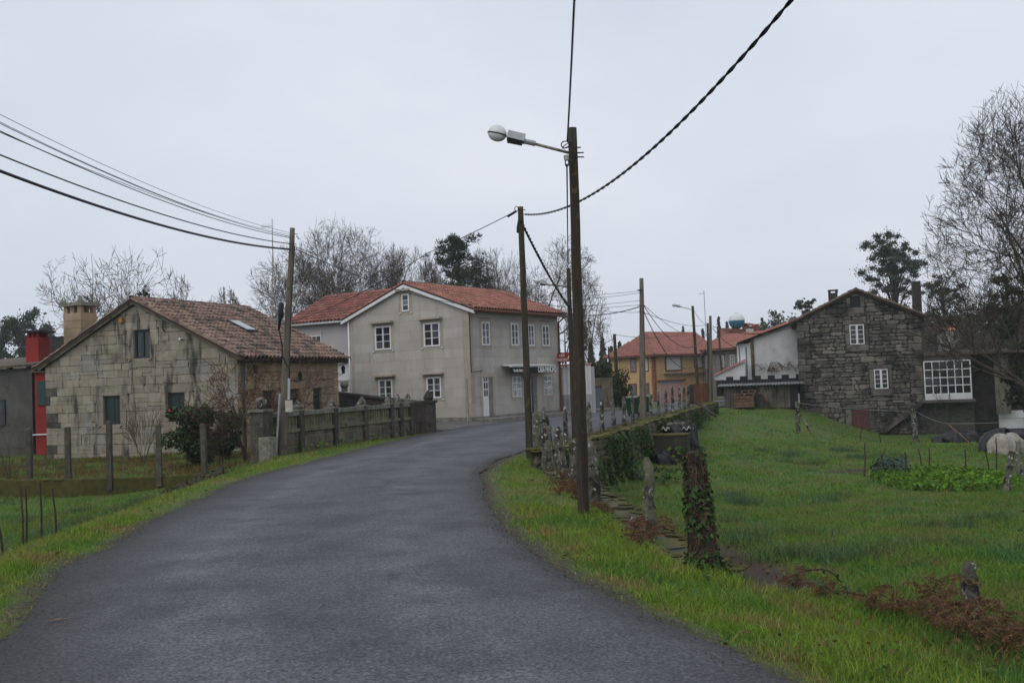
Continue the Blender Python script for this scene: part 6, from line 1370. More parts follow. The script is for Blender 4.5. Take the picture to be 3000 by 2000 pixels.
def lamp(t, px_arm0, px_arm1, px_end, Y, s=1.0):
    """street lamp head on a bracket arm: arm start, head start, bowl end, in photo pixels at depth Y"""
    A = rel(t, D(*px_arm0, Y)); Bq = rel(t, D(*px_arm1, Y)); E = rel(t, D(*px_end, Y)); u = (E - Bq).normalized(); ln = (E - Bq).length
    arm = MB().tube([A, Bq], .021 * s, 8).obj('bracket_arm', MT['rust'], t, True)
    up = Vector((0, -1, 0)).cross(u); up = up if up.z > 0 else -up; side = Vector((0, 1, 0))
    Fh = lambda x, y, z: Bq + u * x + side * y + up * z
    MB().tube([Bq - u * .16 * s, Bq + u * .02], .038 * s, 8).obj('sleeve', MT['grey_metal'], t)
    hl = ln * .46
    hd = MB().hexa([Fh(x, y, z) for z, k in ((-.02 * s, .10), (.085 * s, .085)) for x, y in ((0, -k * s), (hl, -k * s * 1.25), (hl, k * s * 1.25), (0, k * s))]).obj('lamp_housing', MT['grey_metal'], t)
    MB().hexa([Fh(x, y, z) for z in (-.055 * s, -.02 * s) for x, y in ((.02, -.07 * s), (hl * .95, -.09 * s), (hl * .95, .09 * s), (.02, .07 * s))]).obj('ballast_box', MT['black'], hd)
    Mx = Matrix(((u.x, side.x, up.x, 0), (u.y, side.y, up.y, 0), (u.z, side.z, up.z, 0), (0, 0, 0, 1))); c_ = Fh(hl + (ln - hl) * .5, 0, .02 * s); ra = (ln - hl) * .46
    def half(lo, hi, hgt, name, m_):
        prof = [(max(.001, math.cos(R(a))), math.sin(R(a)) * hgt) for a in range(lo, hi + 1, 10)]
        b = MB(); b.lathe([(r_ * ra, z * ra) for r_, z in prof], 20)
        b.v = [tuple(c_ + (Mx.to_3x3() @ Vector((x, y * .72, z)))) for x, y, z in b.v]; return b.obj(name, m_, t, True)
    half(0, 90, .95, 'lamp_cover', MT['lamp_glass']); half(-90, -6, .80, 'lamp_bowl', MT['lamp_glass'])
    b = MB(); b.lathe([(ra * 1.03, -.10 * ra), (ra * 1.05, -.02 * ra), (ra * 1.03, .02 * ra)], 20); b.v = [tuple(c_ + (Mx.to_3x3() @ Vector((x, y * .72, z)))) for x, y, z in b.v]; b.obj('lamp_rim', MT['black'], t, True)
lamp(PL3, (1672, 449), (1536, 414), (1426, 390), 14.1)
lamp(PL4, (1660, 840), (1600, 832), (1562, 824), 30.0)
lamp(PL6, (2027, 907), (1992, 898), (1968, 894), 78, 1.2)
MB().tube([rel(PL7, D(2097, 993, 70)) , rel(PL7, D(2083, 1000, 70))], .03, 5).obj('bracket', MT['rust'], PL7)
def bolts(t, lst, Y):
    for (x0, y0, x1, y1) in lst: MB().tube([rel(t, D(x0, y0, Y)), rel(t, D(x1, y1, Y))], .010, 5).obj('bolt', MT['black'], t)
bolts(PL3, ((1684, 432, 1702, 432), (1686, 448, 1710, 447), (1686, 460, 1711, 460)), 14.0)
bolts(PL2, ((1520, 615, 1540, 615),), 23.5); bolts(PL5, ((1865, 848, 1880, 850), (1868, 895, 1890, 895), (1868, 912, 1890, 912)), 42.3)
MB().tube([rel(PL3, D(1658, 455, 14)), rel(PL3, D(1660, 470, 14))], .035, 6).obj('fuse_box', MT['grey_pvc'], PL3)
def loop(t, cx_, cy_, rx, ry, Y, r_=.008, ph=0):
    MB().tube([rel(t, D(cx_ + rx * math.cos(a + ph), cy_ + ry * math.sin(a), Y)) for a in np.linspace(0, 6.5, 22)], r_, 4).obj('cable_loop', MT['cable'], t)
loop(PL3, 1656, 424, 12, 10, 13.98); loop(PL3, 1662, 426, 14, 9, 13.95, .007, 1); loop(PL3, 1661, 478, 5, 10, 13.98); loop(PL2, 1513, 612, 5, 7, 23.45, .008)
MB().tube([rel(PL2, D(1522, 632, 23.4)), rel(PL2, D(1518, 665, 23.4)), rel(PL2, D(1516, 682, 23.4))], [.02, .035, .025], 6).obj('cable_clamp', MT['cable'], PL2)
MB().tube([rel(PL3, D(1668, 432, 13.9)), rel(PL3, D(1680, 800, 13.9)), rel(PL3, D(1700, 1480, 13.9))], .009, 6).obj('conduit', MT['stick'], PL3)
# fittings of the pole by the balustrade
b = MB(); b.tube([rel(PL1, D(817, 968, 27.8)), rel(PL1, D(820, 935, 27.8)), rel(PL1, D(822, 925, 27.8)), rel(PL1, D(824, 890, 27.8)), rel(PL1, D(825, 886, 27.8))], [.03, .05, .075, .072, .04], 10); b.obj('cable_joint', MT['cable'], PL1, True)
b = MB(); b.tube([rel(PL1, D(x, y, 27.75)) for x, y in ((818, 965), (826, 1010), (827, 1040), (838, 1065), (848, 1082), (847, 1120))], .02, 6); b.tube([rel(PL1, D(x, y, 27.8)) for x, y in ((864, 720), (852, 900), (850, 1000), (846, 1110))], .012, 5); b.obj('riser_cable', MT['cable'], PL1)
MB().tube([rel(PL1, D(847, 1108, 27.75)), rel(PL1, D(846, 1170, 27.75))], .035, 8).obj('conduit', MT['grey_pvc'], PL1)
q0, q1 = rel(PL1, D(838, 1206, 27.7)), rel(PL1, D(856, 1172, 27.7)); MB().box(q0.x, q1.x, q0.y - .08, q0.y + .06, q0.z, q1.z).obj('meter_box', MT['beige_pvc'], PL1)
MB().tube([rel(PL1, D(808, 1334, 27.7)), rel(PL1, D(820, 1152, 27.75))], .03, 8).obj('ground_tube', MT['grey_metal'], PL1)
bolts(PL1, ((845, 715, 868, 714), (862, 685, 872, 686)), 27.8)
MB().tube([rel(PL1, D(868, 690, 27.8)), rel(PL1, D(876, 700, 27.8))], .02, 5).obj('insulator', MT['grey_pvc'], PL1)

# ------------------------------------------------------------------ overhead cables
LBL = 'thin overhead wire running from the leaning grey pole out over the meadow, %s'
for i, (ya, yb, r_, s_) in enumerate(((300, 682, .005, .30), (330, 693, .0065, .30), (322, 688, .005, .33), (375, 694, .006, .22), (357, 697, .009, .30))):
    wire([D(850, yb, 28), D(-420, 318 + (ya - 300) * 1.15 - 205, 12)], r_, MT['cable'], LBL % ['topmost', 'second', 'third', 'fourth', 'fifth'][i], s_, 40, ext=14)
wire([D(850, 714, 28), D(-420, 424 - 150, 12)], .013, MT['cable'], 'medium black cable below the thin wires, from the grey pole', .30, 40, ext=14)
wire([D(850, 730, 28), D(-420, 487 - 155, 12)], .026, MT['cable'], 'thick black telephone cable, lowest line on the grey pole', .33, 40, ext=14)
wire([D(1537, 628, 23.5), D(2560, -300, 8.2)], .019, MT['cable'], 'thick twisted black power cable rising from the bend pole overhead', .72, 60, tw=.62, strands=2, ext=9)
wire([b2 + Vector((0, -.1, -.35)), D(1668, 900, 30)], .03, MT['cable'], 'twisted cable dropping from the bend pole to the hidden lamp pole', .12, 20, tw=.40, strands=2)
wire([D(1664, 788, 29.9), D(1661, 480, 14.0)], .010, MT['cable'], 'thin twisted lamp cable between the two lamp poles', .02, 30, tw=.12, strands=2)
wire([D(1662, 415, 13.95), D(1690, -160, 7.0)], .010, MT['cable'], 'thin twisted lamp cable leading from the lamp pole overhead', .05, 40, tw=.12, strands=2, ext=14)
wire([D(1512, 618, 23.4), D(1250, 742, 28), D(820, 950, 37.5)], .010, MT['cable'], 'thin service wire from the bend pole down towards the old granite house', [.03, .25], 30)
wire([D(1488, 634, 23.6), D(1512, 619, 23.4)], .03, MT['cable'], 'strain clamp on the thin service wire at the bend pole', 0, 4, name='strain_clamp', cat='clamp')
wire([D(868, 730, 27.9), D(1375, 892, 46.0)], .014, MT['cable'], 'black cable from the grey pole to the corner of the granite house', .30, 30)
wire([D(1375, 892, 46.0), D(1640, 915, 53.2), D(1872, 899, 42.4)], .022, MT['cable'], 'black cable along the granite house eave to the thick round-topped pole', [.05, .25], 30)
wire([D(868, 724, 27.9), D(1300, 848, 47), D(1560, 880, 55)], .008, MT['cable'], 'thin wire crossing the granite house roof', [.15, .1], 30)
wire([D(484, 962, 40.5), D(720, 912, 37), D(856, 858, 28)], .010, MT['cable'], 'service wire from the grey pole to the gable of the old granite house', .08, 20)
for i, (xa, ya, Ya, yb, s_) in enumerate(((1730, 870, 60, 852, .15), (1700, 880, 60, 858, .2), (1640, 885, 60, 880, .3), (1600, 905, 58, 893, .2), (1560, 830, 50, 915, .4))):
    wire([D(1874, yb, 42.4), D(xa - 200, ya - 8, Ya)], .009, MT['cable'], 'thin wire from the round-topped pole past the bare trees, %s' % ['topmost', 'second', 'third', 'fourth', 'lowest'][i], s_, 30)
for i, (p, q, s_, r_) in enumerate(((D(1886, 895, 42.4), D(2083, 955, 70), 1.6, .016), (D(1886, 893, 42.4), D(2060, 980, 95), .6, .012), (D(1886, 912, 42.4), D(2083, 958, 70), 2.6, .018), (D(1886, 915, 42.4), D(2075, 950, 84), .3, .013), (D(1802, 980, 75), D(1990, 980, 115), .3, .018), (D(1802, 985, 75), D(1650, 930, 60), 1.0, .02), (D(2087, 960, 70), D(2180, 1020, 71), .4, .02), (D(2087, 955, 70), D(2325, 957, 66), .5, .02), (D(2031, 905, 78), D(2080, 955, 70), .3, .015), (D(1880, 850, 42.4), D(1870, 850, 42.3), 0, .02))):
    wire([p, q], r_, MT['cable'], ['wire sagging from the round-topped pole to the pointed pole', 'wire from the round-topped pole over the ochre roof', 'thick slack cable hanging low before the ochre roof', 'nearly straight wire from the round-topped pole to the dark square pole', 'wire from the hedge pole to the ochre house', 'wire from the hedge pole up to the bare trees', 'cable from the pointed pole down to the white house gutter', 'wire from the pointed pole to the white house wall', 'short wire from the far street lamp to the pointed pole', 'short insulator tie on the round-topped pole'][i], s_, 24)
# television aerials
def aerial(name, label, base, top, n, Y, flip=1, r_=.02, lattice=False):
    t = thing(name, label, 'aerial', tuple(base)); d = top - base
    if lattice:
        b = MB()
        for k in range(3): b.tube([Vector((.12 * math.cos(k * 2.1), .12 * math.sin(k * 2.1), 0)), d * .9], .012, 4)
        for i in range(14): b.tube([Vector((.11 * math.cos(i * 2.1), .11 * math.sin(i * 2.1), 0)) * (1 - i / 15) + d * (i / 15), Vector((.11 * math.cos(i * 2.1 + 2.1), .11 * math.sin(i * 2.1 + 2.1), 0)) * (1 - i / 15) + d * ((i + 1) / 15)], .008, 3)
        b.tube([d * .85, d], .018, 5); b.obj('mast', MT['rust'], t)
    else: MB().tube([Vector((0, 0, 0)), d], r_, 6).obj('mast', MT['grey_metal'], t)
    b = MB(); h = d * .93; b.tube([h, h + Vector((-.7 * flip, 0, -.05))], .012, 4)
    for i in range(n): x = -.12 - .55 * i / n; b.tube([h + Vector((x * flip, -.22, .0)), h + Vector((x * flip, .22, .0))], .007, 3); b.tube([h + Vector((x * flip, 0, -.16)), h + Vector((x * flip, 0, .16))], .007, 3)
    for k in range(5): b.tube([h + Vector((.05 * flip, -.3, -.3 + k * .15)), h + Vector((.05 * flip, .3, -.3 + k * .15))], .006, 3)
    b.obj('antenna', MT['grey_metal'], t); return t
aerial('tv_aerial', 'tall lattice mast with a television aerial rising behind the leaning grey pole', D(803, 960, 60), D(797, 640, 60), 6, 60, lattice=True)
aerial('tv_aerial', 'slim aerial mast on the ochre house roof', D(2069, 985, 119), D(2062, 850, 119), 6, 119, r_=.04)
aerial('tv_aerial', 'rusty old aerial behind the gable of the old granite house', D(357, 905, 47), D(356, 795, 47), 5, 47, 1.2, .02)
# hanging sign of the bar
q0 = D(1632, 1036, 53.0); q1 = D(1670, 1058, 52.2)
HS = thing('hanging_sign', 'red hanging bar sign with white lettering on the granite house corner', 'sign', tuple(D(1632, 1060, 53.2)))
e = (Vector((q1.x, q1.y, 0)) - Vector((q0.x, q0.y, 0))); ln = e.length * 1.12; e.normalize(); zb_, zt_ = D(1650, 1060, 52.6).z, D(1650, 1035, 52.6).z; o0 = Vector(HS.location); base = Vector((q0.x, q0.y, 0)) - Vector((o0.x, o0.y, o0.z)); nn_ = e.cross(Vector((0, 0, 1)))
FS = lambda u, z, d: base + e * u + nn_ * d + Vector((0, 0, z))
MB().fbox(FS, .04, ln, zb_, zt_, -.06, .06).obj('panel', MT['sign_red'], HS)
b = MB(); b.tube([FS(-.35, zt_ + .03, 0), FS(ln, zt_ + .03, 0)], .02, 5); b.tube([FS(-.35, zb_ - .03, 0), FS(.3, zb_ - .03, 0)], .02, 5); b.obj('bracket', MT['black'], HS)
for s_, body in ((.11, 'CASA'), (-.11, 'PANCHO')):
    Mx = Matrix.Translation(FS(ln * .40, (zb_ + zt_) / 2 + s_, .066)) @ Matrix(((e.x, 0, nn_.x, 0), (e.y, 0, nn_.y, 0), (0, 1, 0, 0), (0, 0, 0, 1)))
    text_mesh(body, .20, MT['lettering'], .004, 'lettering', HS, Mx, .9, .004)
b = MB(); 
for k in range(3): b.tube([FS(ln * .80 + .05 * k, (zb_ + zt_) / 2 - .14 + .06 * k, .066), FS(ln * .86 + .04 * k, (zb_ + zt_) / 2 + .02 + .06 * k, .066)], .022, 4)
b.obj('swirl_mark', MT['lettering'], HS)
# iron covers in the road
for i, (px, py) in enumerate(((1170, 1307), (1195, 1298), (1228, 1291))):
    q = G(px, py, .035); o = MB().lathe([(0.001, .012), (.36, .012), (.40, 0)], 20).obj('manhole_cover', MT['dish']); o.location = (q.x, q.y, .022); tag(o, 'round iron manhole cover in the asphalt, %s from the gate' % ['third', 'second', 'nearest'][i], 'manhole cover', 'covers in the road')
q = G(165, 1818, .02); b = MB(); b.tube([(-.12, -.03, .006), (.03, .05, .012)], .006, 4); b.tube([(-.05, .07, .006), (.14, .10, .01)], .005, 4); b.tube([(-.02, .05, .008), (.02, .10, .008)], .009, 4); o = b.obj('dry_twig', mat('straw_twig', (0.25, 0.16, 0.08), None, 5, .9)); o.location = (q.x, q.y, .02); o.scale = (.6, .6, .6); tag(o, 'dry straw-coloured twig lying on the asphalt', 'twig')
# ------------------------------------------------------------------ trees
def skeleton(seed, stems, fork, n_child, up, ang, lens, wob=.12, first_up=1.0):
    """list of (points, r0, r1, level) of a leafless tree of height about 1"""
    rnd = random.Random(seed); out_ = []
    def grow(p, d, ln, r, lv, par=-1):
        k = (5, 5, 4, 3, 2, 2)[lv]; pts = [p.copy()]; dd = d.copy()
        for i in range(k):
            dd = (dd + Vector((rnd.gauss(0, wob), rnd.gauss(0, wob), rnd.gauss(0, wob) + up[lv] * .25))).normalized(); p = p + dd * (ln / k); pts.append(p.copy())
        me_ = len(out_); out_.append((pts, r, r * (.22, .15, .4, .45, .5, .5)[lv], lv, par))
        if lv >= len(n_child): return
        n = n_child[lv]; n = n + rnd.choice((0, 0, 1))
        for j in range(n):
            t = 1.0 if j == 0 else rnd.uniform(.30 if lv else fork, .98); f = t * k; i = min(int(f), k - 1); q = pts[i].lerp(pts[i + 1], f - i); td = (pts[i + 1] - pts[i]).normalized()
            a = R(rnd.uniform(*ang[lv])) * (.45 if j == 0 else 1); ax = td.cross(Vector((rnd.gauss(0, 1), rnd.gauss(0, 1), rnd.gauss(0, 1)))).normalized()
            nd = Matrix.Rotation(a, 3, ax) @ td
            grow(q, nd, ln * lens[lv] * rnd.uniform(.75, 1.2) * (1.05 - .35 * t * (j > 0)), r * ((.40 if lv == 0 else .5) if j else .55) * (1 - .55 * t), lv + 1, me_)
    for s in range(stems):
        a = 6.28 * s / stems + rnd.uniform(-.4, .4); lean = 0 if stems == 1 else rnd.uniform(.25, .5)
        grow(Vector((0, 0, 0)), Vector((math.cos(a) * lean, math.sin(a) * lean, 1)).normalized(), .42 if stems == 1 else .5, 1.0 / (1 + .25 * (stems - 1)), 0)
    return out_
SK = {}
def prisms(segs, mat_, name, parent):
    """three-sided tapered sticks, one per (p0, p1, r0, r1)"""
    A = np.array([tuple(q[0]) for q in segs]); B_ = np.array([tuple(q[1]) for q in segs]); r0 = np.array([q[2] for q in segs])[:, None]; r1 = np.array([q[3] for q in segs])[:, None]
    t = B_ - A; t /= np.linalg.norm(t, axis=1)[:, None] + 1e-9; ref = np.where(np.abs(t[:, 2:3]) < .9, np.array([[0, 0, 1.]]), np.array([[1., 0, 0]])); u = np.cross(t, ref); u /= np.linalg.norm(u, axis=1)[:, None] + 1e-9; v = np.cross(t, u)
    k = [(math.cos(a), math.sin(a)) for a in (0, 2.094, 4.189)]; E = B_ + t * r1 * .5
    fine = np.array([q[4] for q in segs]); wv_ = np.random.default_rng(len(segs)).uniform(0, 6.283, len(segs))[:, None]; sd_ = u * np.cos(wv_) + v * np.sin(wv_)
    A2, E2, s0, s1 = A[fine], E[fine], (sd_ * r0 * 1.25)[fine], (sd_ * r1 * 1.25)[fine]; V2 = np.stack([A2 - s0, A2 + s0, E2 + s1, E2 - s1], 1).reshape(-1, 3); i2 = np.arange(len(A2)) * 4
    T2 = np.vstack([np.column_stack([i2, i2 + 1, i2 + 2]), np.column_stack([i2, i2 + 2, i2 + 3])]); c_ = ~fine; A, E, r0, r1, u, v = A[c_], E[c_], r0[c_], r1[c_], u[c_], v[c_]
    V = np.stack([A + (u * c + v * s_) * r0 for c, s_ in k] + [E + (u * c + v * s_) * r1 for c, s_ in k], 1).reshape(-1, 3); i = np.arange(len(A)) * 6; T = []
    for j in range(3): j2 = (j + 1) % 3; T += [np.column_stack([i + j, i + j2, i + 3 + j2]), np.column_stack([i + j, i + 3 + j2, i + 3 + j])]
    return link(name, np_mesh(name, np.vstack([V, V2]), np.vstack(T + [T2 + len(V)]), mat_), parent)
def bare_tree(name, label, px, py_top, Y, rad_px, seed, trunk_r=.22, stems=1, fork=.45, n_child=(6, 7, 7, 6, 4), ang=((28, 65), (30, 68), (30, 65), (25, 58), (20, 52)), lens=(.85, .68, .62, .6, .62), up=(.3, .25, .2, .15, .12, .1), twig_r=.009, mats=('bark', 'twig'), leaves=0, base=None, wob=.12, cat='tree', group=None, rot=0.0, dome=.58):
    key = (seed, stems, fork, n_child, up)
    if key not in SK: SK[key] = skeleton(seed, stems, fork, n_child, up, ang, lens, wob)
    sk = SK[key]; b0 = base or D(px, 1000, Y); zb = H(b0.x, Y) if base is None else base.z
    hz_ = D(px, py_top, Y).z - zb; rw_ = rad_px / (FPX / Y)
    allp = np.array([tuple(p) for s in sk for p in s[0]]); zmax = np.percentile(allp[:, 2], 96); up_ = allp[:, 2] > .45 * zmax; rr = np.percentile(np.hypot(allp[up_, 0], allp[up_, 1]), 75)
    fz, fx = hz_ / zmax, rw_ / rr; ca_, sa_ = math.cos(rot), math.sin(rot)
    tr = MB(); segs = []; tips = []
    def outside(p): return lv_ >= 2 and (p.x / rw_) ** 2 + (p.y / rw_) ** 2 + ((p.z - dome * hz_) / ((1 - dome) * hz_)) ** 2 > 1.0 + .14 * math.sin(p.x * 5 / rw_ + p.y * 4 / rw_ + seed) if p.z > dome * hz_ else lv_ >= 2 and (p.x / rw_) ** 2 + (p.y / rw_) ** 2 > 1.05
    gone = set()
    for ix, (pts, r0, r1, lv, par) in enumerate(sk):
        lv_ = lv
        q = [Vector(((p.x * ca_ - p.y * sa_) * fx, (p.x * sa_ + p.y * ca_) * fx, p.z * fz)) for p in pts]; ra, rb = max(r0 * trunk_r, twig_r), max(r1 * trunk_r, twig_r * .55)
        if par in gone or outside(q[-1]): gone.add(ix); continue
        if lv <= 1: q[0] = q[0] - Vector((0, 0, .3 if lv == 0 else 0)); tr.tube(q, [ra + (rb - ra) * i / (len(q) - 1) for i in range(len(q))], 7, cap=False)
        else:
            k_ = len(q) - 1
            for i in range(k_): segs.append((q[i], q[i + 1], ra + (rb - ra) * i / k_, ra + (rb - ra) * (i + 1) / k_, lv >= 4))
        if lv >= 4: tips.append(q[-1])
    t = thing(name, label, cat, (b0.x, Y, zb), 0, group); tr.obj('trunk', MT[mats[0]], t, True); prisms(segs, MT[mats[1]], 'crown', t)
    if leaves:
        rnd = random.Random(seed); tp = rnd.sample(tips, min(leaves, len(tips))); leaf_cloud(tp, [(0, 0, 1)] * len(tp), .11, MT['dry_leaf'], 'dead_leaves', t, seed)
    return t
def clump_points(clusters, n, seed, shell=.55, airy=0.0):
    g = np.random.default_rng(seed); w = np.array([c[3] * c[3] for c in clusters]); idx = g.choice(len(clusters), n, p=w / w.sum()); C = np.array(clusters)[idx]
    u = g.normal(size=(n, 3)); u /= np.linalg.norm(u, axis=1)[:, None]; r_ = g.uniform(shell, 1.0, n)[:, None]
    if airy: r_ = np.abs(g.normal(size=(n, 1))) * airy + .15
    P = C[:, :3] + u * r_ * np.stack([C[:, 3], C[:, 3], C[:, 4]], 1); return P, u + np.array([0, 0, .3])
def leafy_tree(name, label, px, py_top, Y, rad_px, seed, mat_, n=5000, ncl=16, leaf=.22, trunk_r=.2, low=.35, shape='round', cat='tree', base=None, group=None, csize=.34):
    rnd = random.Random(seed); b0 = base or D(px, 1000, Y); zb = H(b0.x, Y) if base is None else base.z; h = D(px, py_top, Y).z - zb; w = rad_px / (FPX / Y)
    t = thing(name, label, cat, (b0.x, Y, zb), 0, group); cl = []; b = MB(); g = np.random.default_rng(seed)
    top = Vector((rnd.uniform(-.1, .1) * w, 0, h * .9)); b.tube([Vector((0, 0, -.3)), Vector((rnd.uniform(-.05, .05) * w, 0, h * .35)), top], [trunk_r, trunk_r * .75, trunk_r * .12], 7)
    if shape == 'cone':
        f = 1 - g.random(n) ** .62; ph = g.uniform(0, 6.28, 3); a = g.uniform(0, 6.283, n); tier = 9
        saw = (f * tier + .12 * np.sin(3 * a + ph[0])) % 1.0
        rr = w * ((1 - f) * .92 + .05) * (.58 + .55 * (1 - saw)) * (1 + .16 * np.sin(4 * a + ph[1] + f * 9)) * np.sqrt(g.uniform(.15, 1, n))
        z = h * (low + (1 - low) * f) - rr * .12; P = np.column_stack([np.cos(a) * rr, np.sin(a) * rr, z]); Nn = np.column_stack([np.cos(a), np.sin(a), np.full(n, .6)])
    else:
        lim = max(4, ncl // 4)
        for i in range(lim):
            f = (i + .5) / lim; a = rnd.uniform(0, 6.28)
            if shape == 'euca': z = low + (1 - low) * (.25 + .75 * rnd.random() ** .6); rr = w * rnd.uniform(.1, .8)
            else: z = low + (1 - low) * f * .95; rr = w * math.sqrt(max(.05, 1 - ((z - .5 - low * .4) / .62) ** 2)) * rnd.uniform(.1, .7)
            e = Vector((math.cos(a) * rr, math.sin(a) * rr, z * h * .93)); st = Vector((0, 0, max(.08, z - .30) * h)); b.tube([st, st.lerp(e, .5) + Vector((0, 0, .05 * h)), e], [trunk_r * .42, trunk_r * .25, trunk_r * .06], 5)
            for k in range(5):
                s_ = w * csize * rnd.uniform(.55, 1.25) * (.8 if shape == 'euca' else 1); o_ = Vector((rnd.gauss(0, .22), rnd.gauss(0, .22), rnd.gauss(-.03, .20 if shape == 'euca' else .18))) * w; c_ = e + o_
                c_.z = min(c_.z, h - s_ * .3); c_.z = max(c_.z, h * low * .5); cl.append((c_.x, c_.y, c_.z, s_, s_ * (.66 if shape == 'euca' else .75)))
                if k < 3: b.tube([e - Vector((0, 0, .06 * h)), c_], [trunk_r * .10, trunk_r * .03], 4)
        P, Nn = clump_points(cl, n, seed, airy=.55)
    b.obj('trunk', MT['bark'], t, True); leaf_cloud(P, Nn, leaf, MT[mat_], 'crown', t, seed, kind=None, tilt=.9); return t
def pine_tree(name, label, px, py_top, Y, rad_px, seed, n_cl=70, base=None):
    rnd = random.Random(seed); b0 = D(px, 1000, Y); zb = H(b0.x, Y); h = D(px, py_top, Y).z - zb; w = rad_px / (FPX / Y)
    t = thing(name, label, 'tree', (b0.x, Y, zb)); b = MB(); b.tube([(0, 0, -.3), (.1, 0, h * .5), (0, 0, h * .97)], [.24, .17, .04], 8); P, Q = [], []
    for i in range(n_cl):
        z = h * (.38 + .60 * (i / n_cl) ** .9); rr = w * (1.12 - (z / h - .38) / .60 * .85) * rnd.uniform(.25, 1.25) * (1.15 if i % 3 else .7); a = rnd.uniform(0, 6.28)
        e = Vector((math.cos(a) * rr, math.sin(a) * rr, min(h, z + rr * .30))); b.tube([Vector((0, 0, z - .2)), e * .5 + Vector((0, 0, (z - .1) * .5)), e], [.05, .035, .012], 4)
        for k in range(3):
            c_ = e * (1 - .16 * k) + Vector((rnd.gauss(0, .18), rnd.gauss(0, .18), z * .16 * k * .98 + rnd.gauss(0, .1)))
            for j in range(34):
                u = Vector((rnd.gauss(0, 1), rnd.gauss(0, 1), rnd.gauss(.6, .8))).normalized(); P.append(c_ + u * rnd.uniform(.05, .34)); Q.append(u)
    b.obj('trunk', MT['bark'], t, True)
    g = np.random.default_rng(seed); P = np.array([tuple(p) for p in P]); Q = np.array([tuple(p) for p in Q]); n = len(P); S = np.cross(Q, g.normal(size=(n, 3))); S /= np.linalg.norm(S, axis=1)[:, None]
    V = np.stack([P - S * .045, P + S * .045, P + Q * g.uniform(.22, .38, n)[:, None]], 1).reshape(-1, 3); o = link('crown', np_mesh('crown', V, np.arange(n * 3).reshape(-1, 3), MT['pine']), t); return t
NB = dict(n_child=(5, 6, 6, 5, 3))
bare_tree('walnut_tree', 'bare spreading tree with upswept limbs behind the old granite house', 360, 700, 62, 250, 101, .20, 3, .3, n_child=(6, 6, 6, 5), wob=.14, twig_r=.013, dome=.62)
leafy_tree('ivy_thicket', 'dark ivy clinging to the bare tree behind the granite gable', 410, 820, 61, 50, 5, 'camellia', 900, 8, .2, .1, .55)
for i, (px, yt, rp, Y) in enumerate(((60, 878, 85, 150), (8, 905, 70, 140), (-45, 880, 80, 150), (112, 935, 55, 160))):
    leafy_tree('conifer', ['tall hazy conifer above the outbuilding', 'hazy conifer at the left of the tall one', 'far conifer by the edge of the wood', 'small pale conifer beside the red chimney'][i], px, yt, Y, rp, 200 + i, 'pine', 6500, 40, .36, .2, .12, 'round', csize=.30, group='far conifers')
bare_tree('bare_tree', 'bare twiggy tree just right of the granite cottage ridge', 655, 835, 66, 90, 102, .14, 3, .25, twig_r=.012, mats=('bark', 'twig'))
leafy_tree('evergreen_bush', 'dark bushy evergreen filling the gap behind the tiled cottage roof', 760, 868, 72, 95, 7, 'hedge', 4200, 20, .2, .12, .3)
bare_tree('bare_tree', 'wide bare tree behind the leaning grey pole', 845, 700, 84, 165, 103, .25, 2, .3, twig_r=.0105)
bare_tree('bare_tree', 'tallest bare tree with thin upright limbs and some brown leaves', 1010, 628, 86, 185, 104, .30, 3, .25, up=(.4, .35, .3, .25, .2, .1), twig_r=.0105, leaves=1100)
bare_tree('bare_tree', 'narrower bare tree left of the dark pine, behind the granite roof', 1190, 705, 88, 130, 105, .22, 2, .3, twig_r=.0105, leaves=700)
pine_tree('pine_tree', 'dark green pine rising behind the granite house roof', 1352, 690, 92, 125, 6, 130)
bare_tree('bare_tree', 'bare tree right of the pine with scattered brown leaves', 1460, 705, 92, 125, 106, .22, 2, .3, twig_r=.0105, leaves=700)
bare_tree('bare_tree', 'rounded bare tree behind the end of the granite house', 1630, 692, 86, 165, 107, .32, 1, .4, twig_r=.0105)
bare_tree('bare_tree', 'bare tree with drooping outer twigs right of the lamp poles', 1720, 770, 80, 70, 108, .2, 1, .35, twig_r=.012, up=(.3, .2, .1, -.05, -.1, -.1))
leafy_tree('evergreen_tree', 'dense green conifer against the end wall of the granite house', 1655, 925, 64, 40, 9, 'hedge', 3000, 16, .17, .12, .1, csize=.45)
leafy_tree('ivy_column', 'ivy-wrapped dark trunk behind the lamp poles', 1697, 850, 84, 22, 10, 'euca', 900, 10, .2, .1, .3)
# hedge over the wall
HG = thing('hedge', 'overgrown brown-green hedge hanging over the concrete wall by the steel gate', 'hedge', tuple(D(1775, 1200, 64))); HG.location.z = H(HG.location.x, 64)
cl = []; rnd = random.Random(2)
for i in range(34):
    u = rnd.uniform(0, 1); cl.append(((u - .42) * 2.6 + rnd.uniform(-.2, .2), u * 2.5 + rnd.uniform(-.5, .5), rnd.uniform(.3, 2.9 - .6 * u), rnd.uniform(.35, .65), rnd.uniform(.4, .7)))
P, Nn = clump_points(cl, 9000, 5, .5); leaf_cloud(P, Nn, .12, MT['hedge'], 'foliage', HG, 5, kind=None)
for k in range(6): MB().tube([(rnd.uniform(-.8, 1.2), rnd.uniform(0, 1.5), -.2), (rnd.uniform(-.6, 1), rnd.uniform(0, 1.5), 2.2)], [.06, .02], 5).obj('stem', MT['bark'], HG)
